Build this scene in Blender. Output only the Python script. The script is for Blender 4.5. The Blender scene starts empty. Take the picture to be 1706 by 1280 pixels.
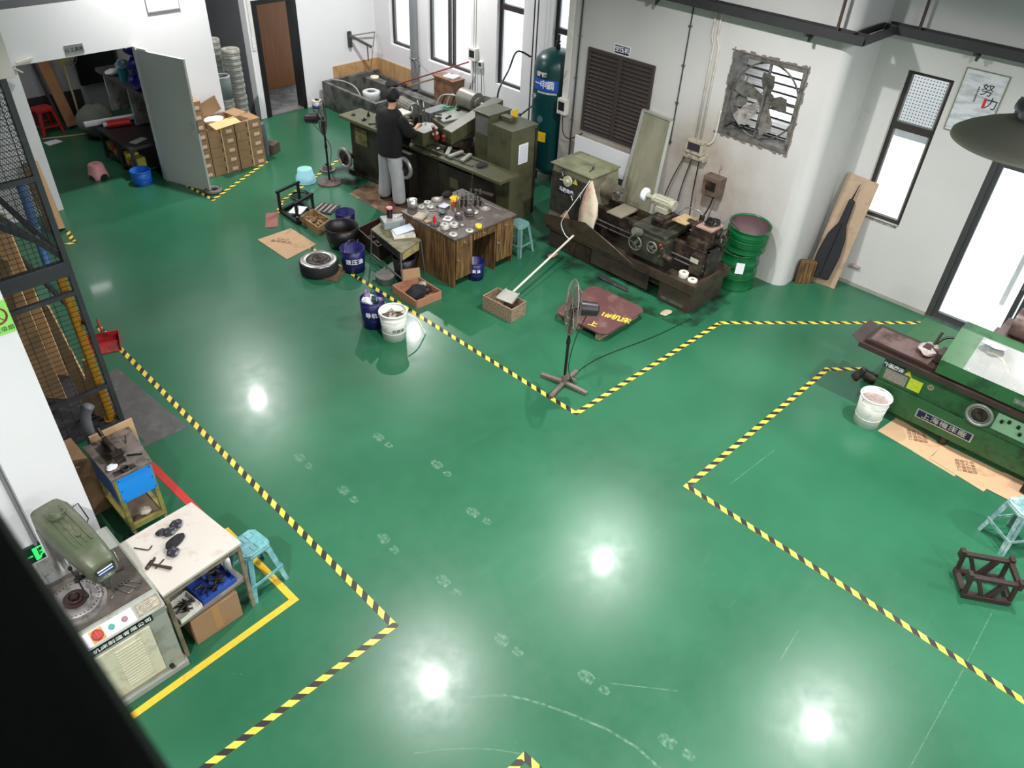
import bpy, math, random
from mathutils import Matrix, Vector
random.seed(7)
PI = math.pi
SC = bpy.context.scene
COL = SC.collection

# ------------------------------------------------------------------ camera, world, exposure
W_PX, H_PX, F_PX, CAM_H = 1706.0, 1280.0, 1293.0, 5.5
MR = ((0.69978909, -0.71297212, 0.04433937),      # camera right
      (-0.416333, -0.45749866, -0.78572375),      # camera down
      (0.58048433, 0.53138097, -0.6169864))       # camera forward
cam_data = bpy.data.cameras.new('camera')
cam = bpy.data.objects.new('camera', cam_data); COL.objects.link(cam)
SC.camera = cam
cam_data.sensor_width = 36.0
cam_data.lens = 36.0 * F_PX / W_PX
cam_data.clip_start = 0.02; cam_data.clip_end = 200
rt, dn, fw = (Vector(r) for r in MR)
cam.matrix_world = Matrix(((rt.x, -dn.x, -fw.x, 0), (rt.y, -dn.y, -fw.y, 0), (rt.z, -dn.z, -fw.z, CAM_H), (0, 0, 0, 1)))
cam_data.dof.use_dof = True
cam_data.dof.focus_distance = 8.0
cam_data.dof.aperture_fstop = 9.0

SC.view_settings.view_transform = 'Standard'
SC.view_settings.look = 'None'
SC.view_settings.gamma = 1.0
SC.view_settings.use_curve_mapping = False
SC.view_settings.exposure = 0.0

world = bpy.data.worlds.new('daylight'); SC.world = world
world.use_nodes = True
wn = world.node_tree.nodes; wl = world.node_tree.links
for n in list(wn): wn.remove(n)
w_out = wn.new('ShaderNodeOutputWorld'); w_bg = wn.new('ShaderNodeBackground')
w_bg.inputs[0].default_value = (0.90, 0.95, 1.0, 1); w_bg.inputs[1].default_value = 3.0
wl.new(w_bg.outputs[0], w_out.inputs[0])

LAMPS = [(3.65, .62, 4.42), (7.14, .55, 4.45), (7.18, 4.34, 4.45), (3.8, 4.65, 4.45), (5.31, 11.69, 4.45), (9.13, 11.45, 4.45),
         (3.7, -3.3, 4.45), (7.15, -3.3, 4.45), (-.6, 2.6, 4.45)]  # last lamp is unseen, added to brighten the white column on the left
LAMP_W = 150.0

def P(x, y, z=0.0):
    """the point at height z that the photograph shows at pixel (x, y)"""
    d = rt * (x - W_PX / 2) + dn * (y - H_PX / 2) + fw * F_PX
    t = (z - CAM_H) / d.z
    return Vector((d.x * t, d.y * t, z))

# ------------------------------------------------------------------ materials
def lin(c):
    return tuple(((v / 255) / 12.92 if v <= 10.3 else (((v / 255) + .055) / 1.055) ** 2.4) for v in c[:3]) + (1,)

MATS = {}
def mat(name, col, rough=.5, metal=0.0, var=.12, scale=4.0, dirt=None, damt=.4, dscale=6.0, bump=0.0, bscale=40.0,
        emit=0.0, coat=0.0, stretch=None, alpha=1.0, spec=.5, trans=0.0):
    """principled material with a noise variation of the base colour, an optional dirt colour and bump"""
    if name in MATS: return MATS[name]
    m = bpy.data.materials.new(name); m.use_nodes = True; MATS[name] = m
    nt = m.node_tree; N = nt.nodes; L = nt.links
    b = N['Principled BSDF']
    b.inputs['Roughness'].default_value = rough; b.inputs['Metallic'].default_value = metal
    b.inputs['Coat Weight'].default_value = coat
    b.inputs['Specular IOR Level'].default_value = spec
    b.inputs['Alpha'].default_value = alpha
    b.inputs['Transmission Weight'].default_value = trans
    c = lin(col)
    tc = N.new('ShaderNodeTexCoord'); mp = N.new('ShaderNodeMapping')
    L.new(tc.outputs['Object'], mp.inputs[0])
    if stretch: mp.inputs['Scale'].default_value = stretch
    last = None
    if var > 0:
        no = N.new('ShaderNodeTexNoise'); no.inputs['Scale'].default_value = scale; no.inputs['Detail'].default_value = 5
        L.new(mp.outputs[0], no.inputs['Vector'])
        mx = N.new('ShaderNodeMix'); mx.data_type = 'RGBA'
        mx.inputs['A'].default_value = tuple(v * (1 - var) for v in c[:3]) + (1,)
        mx.inputs['B'].default_value = tuple(min(1, v * (1 + var)) for v in c[:3]) + (1,)
        rp = N.new('ShaderNodeValToRGB'); rp.color_ramp.elements[0].position = .3; rp.color_ramp.elements[1].position = .7
        L.new(no.outputs['Fac'], rp.inputs[0]); L.new(rp.outputs[0], mx.inputs['Factor'])
        last = mx.outputs['Result']
    else:
        b.inputs['Base Color'].default_value = c
    if dirt is not None:
        n2 = N.new('ShaderNodeTexNoise'); n2.inputs['Scale'].default_value = dscale; n2.inputs['Detail'].default_value = 8; n2.inputs['Roughness'].default_value = .65
        L.new(mp.outputs[0], n2.inputs['Vector'])
        r2 = N.new('ShaderNodeValToRGB')
        r2.color_ramp.elements[0].position = max(0, .62 - damt * .45); r2.color_ramp.elements[1].position = min(1, .78 - damt * .3)
        L.new(n2.outputs['Fac'], r2.inputs[0])
        m2 = N.new('ShaderNodeMix'); m2.data_type = 'RGBA'
        if last: L.new(last, m2.inputs['A'])
        else: m2.inputs['A'].default_value = c
        m2.inputs['B'].default_value = lin(dirt)
        L.new(r2.outputs[0], m2.inputs['Factor']); last = m2.outputs['Result']
    if last: L.new(last, b.inputs['Base Color'])
    if bump > 0:
        n3 = N.new('ShaderNodeTexNoise'); n3.inputs['Scale'].default_value = bscale; n3.inputs['Detail'].default_value = 4
        L.new(mp.outputs[0], n3.inputs['Vector'])
        bp = N.new('ShaderNodeBump'); bp.inputs['Strength'].default_value = bump; bp.inputs['Distance'].default_value = .01
        L.new(n3.outputs['Fac'], bp.inputs['Height']); L.new(bp.outputs[0], b.inputs['Normal'])
    if emit > 0:
        b.inputs['Emission Color'].default_value = c; b.inputs['Emission Strength'].default_value = emit
    return m

def sooted(name, base, spots, col=(146, 132, 116)):
    """copy of a plaster with grime gathered round the given points (x, y, z, radius)"""
    m = base.copy(); m.name = name; N = m.node_tree.nodes; L = m.node_tree.links; b = N['Principled BSDF']
    src = b.inputs['Base Color'].links[0].from_socket; tc = N.new('ShaderNodeTexCoord')
    no = N.new('ShaderNodeTexNoise'); no.inputs['Scale'].default_value = 2.6; no.inputs['Detail'].default_value = 8; no.inputs['Roughness'].default_value = .65; L.new(tc.outputs['Object'], no.inputs['Vector'])
    for x, y, z, r in spots:
        d = N.new('ShaderNodeVectorMath'); d.operation = 'DISTANCE'; L.new(tc.outputs['Object'], d.inputs[0]); d.inputs[1].default_value = (x, y, z)
        mr = N.new('ShaderNodeMapRange'); mr.inputs['From Min'].default_value = 0; mr.inputs['From Max'].default_value = r; mr.inputs['To Min'].default_value = 1.5; mr.inputs['To Max'].default_value = 0; L.new(d.outputs['Value'], mr.inputs['Value'])
        mu = N.new('ShaderNodeMath'); mu.operation = 'MULTIPLY'; mu.use_clamp = True; L.new(mr.outputs[0], mu.inputs[0]); L.new(no.outputs['Fac'], mu.inputs[1])
        mx = N.new('ShaderNodeMix'); mx.data_type = 'RGBA'; L.new(src, mx.inputs['A']); mx.inputs['B'].default_value = lin(col); L.new(mu.outputs[0], mx.inputs['Factor']); src = mx.outputs['Result']
    L.new(src, b.inputs['Base Color']); return m

# ------------------------------------------------------------------ mesh building
class MB:
    def __init__(s): s.v = []; s.f = []; s.mi = []; s.sm = []; s.m = 0; s.T = None; s.uv = None
    def _add(s, vs, fs, smooth=False, m=None):
        o = len(s.v)
        if s.T is not None: vs = [s.T @ Vector(p) for p in vs]
        s.v += [tuple(p) for p in vs]
        for f in fs:
            s.f.append(tuple(i + o for i in f)); s.mi.append(s.m if m is None else m); s.sm.append(smooth)
        return s
    def box(s, x0, x1, y0, y1, z0, z1, m=None):
        vs = [(x0, y0, z0), (x1, y0, z0), (x1, y1, z0), (x0, y1, z0), (x0, y0, z1), (x1, y0, z1), (x1, y1, z1), (x0, y1, z1)]
        return s._add(vs, [(3, 2, 1, 0), (4, 5, 6, 7), (0, 1, 5, 4), (1, 2, 6, 5), (2, 3, 7, 6), (3, 0, 4, 7)], False, m)
    def bar(s, a, b, w, h, m=None, up=(0, 0, 1)):
        """rectangular bar from a to b, w across, h along 'up'"""
        a = Vector(a); b = Vector(b); d = (b - a); L = d.length; d.normalize(); u = Vector(up)
        sd = d.cross(u)
        if sd.length < 1e-4: sd = d.cross(Vector((1, 0, 0)))
        sd.normalize(); u = sd.cross(d); u.normalize()
        vs = []
        for p in (a, b):
            for i, j in ((-1, -1), (1, -1), (1, 1), (-1, 1)): vs.append(p + sd * (i * w / 2) + u * (j * h / 2))
        return s._add(vs, [(3, 2, 1, 0), (4, 5, 6, 7), (0, 1, 5, 4), (1, 2, 6, 5), (2, 3, 7, 6), (3, 0, 4, 7)], False, m)
    def cyl(s, a, b, r, r2=None, n=20, caps=True, m=None):
        r2 = r if r2 is None else r2
        a = Vector(a); b = Vector(b); d = (b - a).normalized()
        e1 = d.orthogonal().normalized(); e2 = d.cross(e1)
        ra = [a + (e1 * math.cos(2 * PI * i / n) + e2 * math.sin(2 * PI * i / n)) * r for i in range(n)]
        rb = [b + (e1 * math.cos(2 * PI * i / n) + e2 * math.sin(2 * PI * i / n)) * r2 for i in range(n)]
        s._add(ra + rb, [(i, (i + 1) % n, n + (i + 1) % n, n + i) for i in range(n)], True, m)
        if caps:
            if r > 1e-5: s._add(ra, [tuple(reversed(range(n)))], False, m)
            if r2 > 1e-5: s._add(rb, [tuple(range(n))], False, m)
        return s
    def rev(s, prof, c=(0, 0, 0), n=32, ax=None, m=None, closed=False, smooth=True):
        """surface of revolution of (radius, height) profile about z (or about the matrix ax)"""
        vs = []; k = len(prof)
        for i in range(n):
            a = 2 * PI * i / n
            for r, z in prof: vs.append(Vector((r * math.cos(a), r * math.sin(a), z)))
        if ax is not None: vs = [ax @ v for v in vs]
        vs = [v + Vector(c) for v in vs]
        fs = []
        for i in range(n):
            j = (i + 1) % n
            for q in range(k if closed else k - 1):
                q2 = (q + 1) % k
                fs.append((i * k + q, j * k + q, j * k + q2, i * k + q2))
        return s._add(vs, fs, smooth, m)
    def ring(s, c, R, r, ax=None, n=32, k=8, m=None):
        return s.rev([(R + r * math.cos(2 * PI * i / k), r * math.sin(2 * PI * i / k)) for i in range(k)], c, n, ax, m, closed=True)
    def tube(s, pts, r, n=8, m=None, closed=False, caps=True):
        pts = [Vector(p) for p in pts]; K = len(pts); rings = []
        prev = None
        for i, p in enumerate(pts):
            if closed: t = (pts[(i + 1) % K] - pts[i - 1])
            else: t = pts[min(i + 1, K - 1)] - pts[max(i - 1, 0)]
            t.normalize()
            e1 = t.orthogonal().normalized() if prev is None else (prev - t * prev.dot(t))
            if e1.length < 1e-5: e1 = t.orthogonal()
            e1.normalize(); prev = e1; e2 = t.cross(e1)
            rr = r[i] if isinstance(r, (list, tuple)) else r
            rings.append([p + (e1 * math.cos(2 * PI * j / n) + e2 * math.sin(2 * PI * j / n)) * rr for j in range(n)])
        vs = [q for rg in rings for q in rg]; fs = []
        for i in range(K if closed else K - 1):
            i2 = (i + 1) % K
            for j in range(n): fs.append((i * n + j, i * n + (j + 1) % n, i2 * n + (j + 1) % n, i2 * n + j))
        if caps and not closed: fs += [tuple(reversed(range(n))), tuple((K - 1) * n + j for j in range(n))]
        return s._add(vs, fs, True, m)
    def prism(s, poly, z0, z1, T=None, m=None):
        n = len(poly)
        area = sum(poly[i][0] * poly[(i + 1) % n][1] - poly[(i + 1) % n][0] * poly[i][1] for i in range(n))
        if area < 0: poly = list(reversed(poly))
        vs = [Vector((x, y, z0)) for x, y in poly] + [Vector((x, y, z1)) for x, y in poly]
        if T is not None: vs = [T @ v for v in vs]
        return s._add(vs, [tuple(reversed(range(n))), tuple(range(n, 2 * n))] + [(i, (i + 1) % n, n + (i + 1) % n, n + i) for i in range(n)], False, m)
    def frust(s, x0, x1, y0, y1, z0, X0, X1, Y0, Y1, z1, m=None):
        vs = [(x0, y0, z0), (x1, y0, z0), (x1, y1, z0), (x0, y1, z0), (X0, Y0, z1), (X1, Y0, z1), (X1, Y1, z1), (X0, Y1, z1)]
        return s._add(vs, [(3, 2, 1, 0), (4, 5, 6, 7), (0, 1, 5, 4), (1, 2, 6, 5), (2, 3, 7, 6), (3, 0, 4, 7)], False, m)
    def face(s, pts, m=None): return s._add([Vector(p) for p in pts], [tuple(range(len(pts)))], False, m)
    def blob(s, c, rx, ry, rz, n=12, k=8, rough=0.0, m=None, rnd=None):
        rnd = rnd or random
        vs = [(c[0], c[1], c[2] - rz)]; fs = []
        for i in range(1, k):
            t = PI * i / k - PI / 2
            for j in range(n):
                a = 2 * PI * j / n; q = 1 + rough * rnd.uniform(-1, 1)
                vs.append((c[0] + rx * math.cos(t) * math.cos(a) * q, c[1] + ry * math.cos(t) * math.sin(a) * q, c[2] + rz * math.sin(t) * q))
        vs.append((c[0], c[1], c[2] + rz)); e = len(vs) - 1
        for j in range(n):
            fs.append((0, 1 + (j + 1) % n, 1 + j)); fs.append((e, e - n + j, e - n + (j + 1) % n))
        for i in range(k - 2):
            for j in range(n):
                a = 1 + i * n + j; b = 1 + i * n + (j + 1) % n
                fs.append((a, b, b + n, a + n))
        return s._add(vs, fs, rough < .08, m)
    def build(s, name, mats, parent=None, loc=None, rot=None, bevel=0.0, label=None, seg=2):
        me = bpy.data.meshes.new(name); me.from_pydata(s.v, [], s.f)
        ml = mats if isinstance(mats, (list, tuple)) else [mats]
        for m in ml: me.materials.append(m)
        me.polygons.foreach_set('material_index', s.mi); me.polygons.foreach_set('use_smooth', s.sm)
        if s.uv:
            l = me.uv_layers.new(name='UVMap')
            for p in me.polygons:
                for k, li in enumerate(p.loop_indices): l.data[li].uv = s.uv[p.index][k]
        me.update()
        o = bpy.data.objects.new(name, me); COL.objects.link(o)
        if parent is not None: o.parent = parent
        if loc is not None: o.location = loc
        if rot is not None: o.rotation_euler = rot
        if bevel > 0:
            bv = o.modifiers.new('edge', 'BEVEL'); bv.width = bevel; bv.segments = seg; bv.limit_method = 'ANGLE'; bv.angle_limit = math.radians(50)
        if label: o['label'] = label
        return o

def tag(o, label, cat, group=None, kind=None):
    o['label'] = label; o['category'] = cat
    if group: o['group'] = group
    if kind: o['kind'] = kind
    return o
def thing(name, label, cat, loc=(0, 0, 0), rz=0.0, group=None, rot=None):
    o = bpy.data.objects.new(name, None); COL.objects.link(o)
    o.empty_display_size = .1; o.location = loc; o.rotation_euler = rot or (0, 0, rz)
    return tag(o, label, cat, group)
def structure(o, label=None):
    o['kind'] = 'structure'
    if label: o['label'] = label
    return o
def copy_tree(o, parent=None):
    c = o.copy(); COL.objects.link(c)
    if parent is not None: c.parent = parent
    for ch in list(o.children): copy_tree(ch, c)
    return c
def text_part(body, size, T, m, parent=None, name='lettering', depth=.0015, bold=0.0, sx=1.0, label=None, align='CENTER', spacing=1.0):
    """lettering turned into a mesh; T places its local x (reading) / y (up) / z (out) axes"""
    cu = bpy.data.curves.new(name, 'FONT'); cu.body = body; cu.size = size; cu.extrude = depth; cu.offset = bold
    cu.align_x = align; cu.align_y = 'CENTER'; cu.resolution_u = 3; cu.space_character = spacing
    tmp = bpy.data.objects.new(name, cu); COL.objects.link(tmp)
    dg = bpy.context.evaluated_depsgraph_get()
    me = bpy.data.meshes.new_from_object(tmp.evaluated_get(dg))
    bpy.data.objects.remove(tmp)
    me.transform(T @ Matrix.Diagonal((sx, 1, 1, 1)))
    me.materials.clear(); me.materials.append(m)
    o = bpy.data.objects.new(name, me); COL.objects.link(o)
    if parent is not None: o.parent = parent
    if label: o['label'] = label
    return o
def frame_T(o, x, y):
    """matrix with origin o, x axis x, y axis y"""
    x = Vector(x).normalized(); y = Vector(y).normalized(); z = x.cross(y).normalized(); y = z.cross(x)
    return Matrix(((x.x, y.x, z.x, o[0]), (x.y, y.y, z.y, o[1]), (x.z, y.z, z.z, o[2]), (0, 0, 0, 1)))
RX = Matrix.Rotation(PI / 2, 3, 'X'); RY = Matrix.Rotation(PI / 2, 3, 'Y')
def arc(c, r, a0, a1, n, z=0): return [(c[0] + r * math.cos(a0 + (a1 - a0) * i / n), c[1] + r * math.sin(a0 + (a1 - a0) * i / n), z) for i in range(n + 1)]
def circ(cx, cy, r, n=16): return [(cx + r * math.cos(2 * PI * i / n), cy + r * math.sin(2 * PI * i / n)) for i in range(n)]
def spline(pts, k=6):
    pts = [Vector(p) for p in pts]; out = []
    for i in range(len(pts) - 1):
        p0 = pts[max(i - 1, 0)]; p1 = pts[i]; p2 = pts[i + 1]; p3 = pts[min(i + 2, len(pts) - 1)]
        for j in range(k):
            t = j / k
            out.append(.5 * ((2 * p1) + (p2 - p0) * t + (2 * p0 - 5 * p1 + 4 * p2 - p3) * t * t + (3 * p1 - p0 - 3 * p2 + p3) * t ** 3))
    return out + [pts[-1]]

# common materials
WHITE = mat('white plaster', (224, 224, 226), .75, var=.02, scale=1.2, dirt=(196, 194, 188), damt=-.1, dscale=2.2, bump=.05, bscale=30)
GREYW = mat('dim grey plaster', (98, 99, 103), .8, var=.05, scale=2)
WARMW = mat('soot tinged plaster', (194, 193, 191), .75, var=.05, scale=1.0, dirt=(176, 168, 156), damt=-.05, dscale=1.2, bump=.05, bscale=30)
BLACKM = mat('black metal', (28, 28, 30), .5, .3, var=.2)
DARKGREY = mat('dark grey steel', (66, 68, 72), .5, .3, var=.15, dirt=(40, 38, 36), damt=.2)
STEEL = mat('bare steel', (150, 150, 148), .32, .85, var=.2, scale=12, dirt=(80, 70, 62), damt=.2, dscale=14)
BRIGHT = mat('bright machined steel', (205, 205, 202), .25, .8, var=.1, scale=20)
GREASE = mat('greasy dark iron', (46, 38, 34), .42, .25, var=.35, scale=9, dirt=(92, 76, 62), damt=.3, dscale=9, bump=.25, bscale=30)
OLIVE = mat('olive machine paint', (82, 82, 60), .42, .0, var=.10, scale=3, dirt=(62, 58, 44), damt=.2, dscale=5, bump=.06)
OLIVED = mat('shade darkened oily olive paint', (48, 47, 35), .42, .0, var=.25, scale=3, dirt=(30, 24, 18), damt=.55, dscale=4, bump=.1)  # oily paint, with the shade below the grinder tables darkened into its colour
MGREEN = mat('machine green paint', (44, 92, 52), .38, .0, var=.12, scale=3, dirt=(30, 48, 34), damt=.25, dscale=5)
CARD = mat('brown cardboard', (152, 120, 88), .8, var=.07, scale=5, dirt=(140, 104, 70), damt=.12, dscale=3)
CARDL = mat('light cardboard sheet', (184, 152, 118), .8, var=.06, scale=3, dirt=(150, 116, 84), damt=.15, dscale=2.5)
PLY = mat('raw plywood', (190, 154, 108), .7, var=.12, scale=2, stretch=(1, 6, 1), dirt=(150, 112, 70), damt=.3, dscale=4)
WOOD = mat('aged brown wood', (138, 104, 64), .5, var=.25, scale=5, stretch=(9, 9, .7), dirt=(66, 44, 26), damt=.62, dscale=4)
WOODL = mat('weathered pale wood', (150, 130, 106), .75, var=.2, scale=5, stretch=(1, 8, 8), dirt=(86, 70, 56), damt=.4, dscale=7)
RUBBER = mat('black rubber', (26, 26, 27), .7, var=.1)
BLACKP = mat('black plastic', (22, 22, 24), .35, var=.1)
WPAPER = mat('white paper', (226, 228, 232), .7, var=.02)
WPLAST = mat('white plastic', (218, 216, 208), .45, var=.04, dirt=(150, 142, 130), damt=.15, dscale=8)
BLUEP = mat('navy blue painted tin', (22, 24, 92), .38, var=.1, dirt=(18, 18, 50), damt=.2)
RED = mat('red paint', (190, 40, 36), .45, var=.1)
YEL = mat('yellow plastic', (240, 200, 40), .4, var=.05)
SIGNBLUE = mat('dark blue sign enamel', (16, 14, 60), .4, var=0)
LETTERW = mat('white lettering', (238, 238, 238), .5, var=0)
# ------------------------------------------------------------------ lamps
SHADE = mat('dull metal lamp shade', (206, 194, 176), .5, .0, var=.06, scale=3)
SHADEIN = mat('white enamel shade lining', (235, 235, 235), .5, var=0)
LAMPHEAD = mat('grey cast lamp head', (150, 152, 154), .3, .7, var=.05)
BULB = mat('lit lamp lens', (255, 250, 240), .4, var=0, emit=14.0)
def pendant(loc, label):
    if True:
        t = thing('pendant_lamp', label, 'lamp', loc, group='high bay pendant lamps over the hall')
        # origin is the rim plane
        b = MB(); b.rev([(.285, 0), (.283, .012), (.25, .035), (.19, .065), (.12, .092), (.075, .105), (.07, .1), (.118, .084), (.19, .055), (.25, .026), (.279, .004)], n=48, closed=True)
        b.build('lamp_shade', [SHADE], t)
        b = MB(); b.rev([(0, .075), (.11, .075), (.11, .082), (0, .082)], n=32); b.build('lens', BULB, t)
        b = MB(); b.cyl((0, 0, .1), (0, 0, .135), .075, n=28); b.cyl((0, 0, .135), (0, 0, .145), .1, n=28); b.rev([(.1, .145), (.095, .165), (.06, .185), (.05, .19), (0, .19)], n=28)
        for i in range(14):
            a = 2 * PI * i / 14; b.bar((.072 * math.cos(a), .072 * math.sin(a), .1), (.072 * math.cos(a), .072 * math.sin(a), .14), .006, .012)
        b.build('lamp_head', LAMPHEAD, t)
        b = MB(); b.cyl((0, 0, .19), (0, 0, .225), .045, .04, n=16); b.cyl((0, 0, .225), (0, 0, .27), .032, .028, n=16); b.ring((0, 0, .205), .045, .008, n=20)
        b.build('socket_cap', BLACKP, t)
        b = MB(); b.cyl((0, 0, .27), (0, 0, 7.4 - loc[2]), .006, n=8); b.build('cord', BLACKP, t)
    ld = bpy.data.lights.new('lamp_light', 'AREA'); ld.shape = 'DISK'; ld.size = .13; ld.energy = LAMP_W; ld.color = (1.0, .985, .965)
    try: ld.spread = math.radians(165)
    except Exception: pass
    lo = bpy.data.objects.new('lamp_light', ld); COL.objects.link(lo); lo.parent = t; lo.location = (0, 0, .068)
    return t
LL = ['dull metal high bay lamp hanging before the glass doors', 'high bay lamp hanging above the green grinder and cardboard',
      'high bay lamp hanging above the lathe and pallet', 'high bay lamp hanging above the open floor by the white table',
      'high bay lamp hanging above the aisle near the grey door', 'high bay lamp hanging above the far grinder by the back wall',
      'high bay lamp behind the camera over the open hall', 'high bay lamp behind the camera beside the glass doors',
      'unseen high bay lamp added to brighten the white column left of the railing']
p0 = None
for i, l in enumerate(LAMPS):
    if p0 is None: p0 = pendant(l, LL[i]); continue
    c = p0.copy(); COL.objects.link(c); c.location = l; c['label'] = LL[i]
    for ch in list(p0.children):
        k = ch.copy(); COL.objects.link(k); k.parent = c

# ------------------------------------------------------------------ the setting
XW, XL, YB, YP, CEIL = 10.39, 9.53, 13.9, 12.35, 7.4
# floor
fm = bpy.data.materials.new('green epoxy floor'); fm.use_nodes = True
N = fm.node_tree.nodes; L = fm.node_tree.links; b = N['Principled BSDF']
tc = N.new('ShaderNodeTexCoord')
n1 = N.new('ShaderNodeTexNoise'); n1.inputs['Scale'].default_value = .55; n1.inputs['Detail'].default_value = 6; L.new(tc.outputs['Object'], n1.inputs['Vector'])
r1 = N.new('ShaderNodeValToRGB'); r1.color_ramp.elements[0].position = .3; r1.color_ramp.elements[1].position = .72
r1.color_ramp.elements[0].color = lin((29, 86, 59)); r1.color_ramp.elements[1].color = lin((46, 109, 79)); L.new(n1.outputs['Fac'], r1.inputs[0])
mp = N.new('ShaderNodeMapping'); mp.inputs['Rotation'].default_value = (0, 0, .6); mp.inputs['Scale'].default_value = (1.1, 14, 1); L.new(tc.outputs['Object'], mp.inputs[0])
n2 = N.new('ShaderNodeTexNoise'); n2.inputs['Scale'].default_value = 1.6; n2.inputs['Detail'].default_value = 8; n2.inputs['Roughness'].default_value = .7; n2.inputs['Distortion'].default_value = .6; L.new(mp.outputs[0], n2.inputs['Vector'])
r2 = N.new('ShaderNodeValToRGB'); r2.color_ramp.elements[0].position = .6; r2.color_ramp.elements[1].position = .82
r2.color_ramp.elements[0].color = (0, 0, 0, 1); r2.color_ramp.elements[1].color = (.16, .16, .16, 1); L.new(n2.outputs['Fac'], r2.inputs[0])
m1 = N.new('ShaderNodeMix'); m1.data_type = 'RGBA'; L.new(r1.outputs[0], m1.inputs['A']); m1.inputs['B'].default_value = lin((84, 160, 122)); L.new(r2.outputs[0], m1.inputs['Factor'])
L.new(m1.outputs['Result'], b.inputs['Base Color'])
n4 = N.new('ShaderNodeTexNoise'); n4.inputs['Scale'].default_value = 5; n4.inputs['Detail'].default_value = 12; n4.inputs['Roughness'].default_value = .8; L.new(tc.outputs['Object'], n4.inputs['Vector'])
mr = N.new('ShaderNodeMapRange'); mr.inputs['To Min'].default_value = .2; mr.inputs['To Max'].default_value = .44; L.new(n4.outputs['Fac'], mr.inputs['Value']); L.new(mr.outputs[0], b.inputs['Roughness'])
b.inputs['Coat Weight'].default_value = .16; b.inputs['Coat Roughness'].default_value = .09
b.inputs['Specular IOR Level'].default_value = .5
n5 = N.new('ShaderNodeTexNoise'); n5.inputs['Scale'].default_value = 1.1; n5.inputs['Detail'].default_value = 3; L.new(tc.outputs['Object'], n5.inputs['Vector'])
bp = N.new('ShaderNodeBump'); bp.inputs['Strength'].default_value = .1; bp.inputs['Distance'].default_value = .02; L.new(n5.outputs['Fac'], bp.inputs['Height']); L.new(bp.outputs[0], b.inputs['Normal']); L.new(bp.outputs[0], b.inputs['Coat Normal'])
o = MB().box(-4, XW + .25, -7, 17, -.1, 0).build('floor', fm); structure(o, 'glossy green epoxy floor of the workshop'); FLOOR = o

CEILM = mat('grey ceiling', (120, 122, 124), .8, var=.05)
structure(MB().box(-4.2, XW + .25, -7.2, 17.2, CEIL, CEIL + .1).build('ceiling', CEILM))
def wall_x(name, x0, x1, y0, y1, z0, z1, holes, m):
    """wall slab spanning y0..y1 with rectangular holes (ya, yb, za, zb)"""
    b = MB(); ys = sorted({y0, y1, *[h[0] for h in holes], *[h[1] for h in holes]})
    for a, c in zip(ys, ys[1:]):
        hs = sorted([h for h in holes if h[0] <= a + 1e-6 and h[1] >= c - 1e-6], key=lambda h: h[2]); z = z0
        for h in hs:
            if h[2] > z: b.box(x0, x1, a, c, z, h[2])
            z = h[3]
        if z < z1: b.box(x0, x1, a, c, z, z1)
    return structure(b.build(name, m))
def wall_y(name, y0, y1, x0, x1, z0, z1, holes, m):
    b = MB(); xs = sorted({x0, x1, *[h[0] for h in holes], *[h[1] for h in holes]})
    for a, c in zip(xs, xs[1:]):
        hs = sorted([h for h in holes if h[0] <= a + 1e-6 and h[1] >= c - 1e-6], key=lambda h: h[2]); z = z0
        for h in hs:
            if h[2] > z: b.box(a, c, y0, y1, z, h[2])
            z = h[3]
        if z < z1: b.box(a, c, y0, y1, z, z1)
    return structure(b.build(name, m))
WIN_R = (2.76, 3.32, 1.02, 2.91)
DOORW = (-.9, 2.03, 0.0, 2.92)
wall_x('wall_right', XW, XW + .24, -7, 3.72, 0, CEIL, [WIN_R, DOORW, (-5.5, -4.3, 1.0, 2.9), (-3.2, -2.0, 1.0, 2.9)], WARMW)
LOUV = (6.34, 7.55, 1.17, 2.40)
FAN = (4.16, 5.18, 1.81, 2.86)
b_wall = wall_x('wall_right_middle', XL, XW + .24, 3.96, 8.0, 0, CEIL, [FAN], sooted('sooted pier plaster', WARMW, [(9.53, 5.1, .9, 1.5), (9.53, 6.6, .9, 1.2), (9.53, 7.6, .8, 1.0), (9.53, 5.45, 1.5, .6)]))
# rounded corner of the projecting pier
b = MB(); b.T = None
pts = [(XW, 3.72), (XL + .16, 3.72)] + [(XL + .16 - .16 * math.sin(a), 3.88 - .16 * math.cos(a)) for a in [PI / 2 * i / 8 for i in range(9)]] + [(XL, 3.96), (XW, 3.96)]
b.prism(pts, 0, CEIL); o = b.build('wall_pier_corner', WARMW); structure(o)
WINS = [(12.78, 13.40, 1.06, 3.3), (11.02, 12.24, 1.0, 3.3), (9.72, 10.36, 1.02, 3.3), (8.45, 9.05, 1.02, 3.3)]
wall_x('wall_right_far', XW, XW + .24, 8.0, YB, 0, CEIL, WINS, WHITE)
# the side of the pier towards the tank recess is part of wall_right_middle; back wall with the doorway
wall_y('wall_back', YB, YB + .2, 7.53, XW + .24, 0, CEIL, [(7.66, 8.58, 0, 2.1)], WHITE)
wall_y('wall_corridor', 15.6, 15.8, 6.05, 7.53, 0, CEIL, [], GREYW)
structure(MB().box(7.53, 7.60, YB + .2, 15.6, 0, CEIL).build('wall_corridor_side', GREYW))
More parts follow.
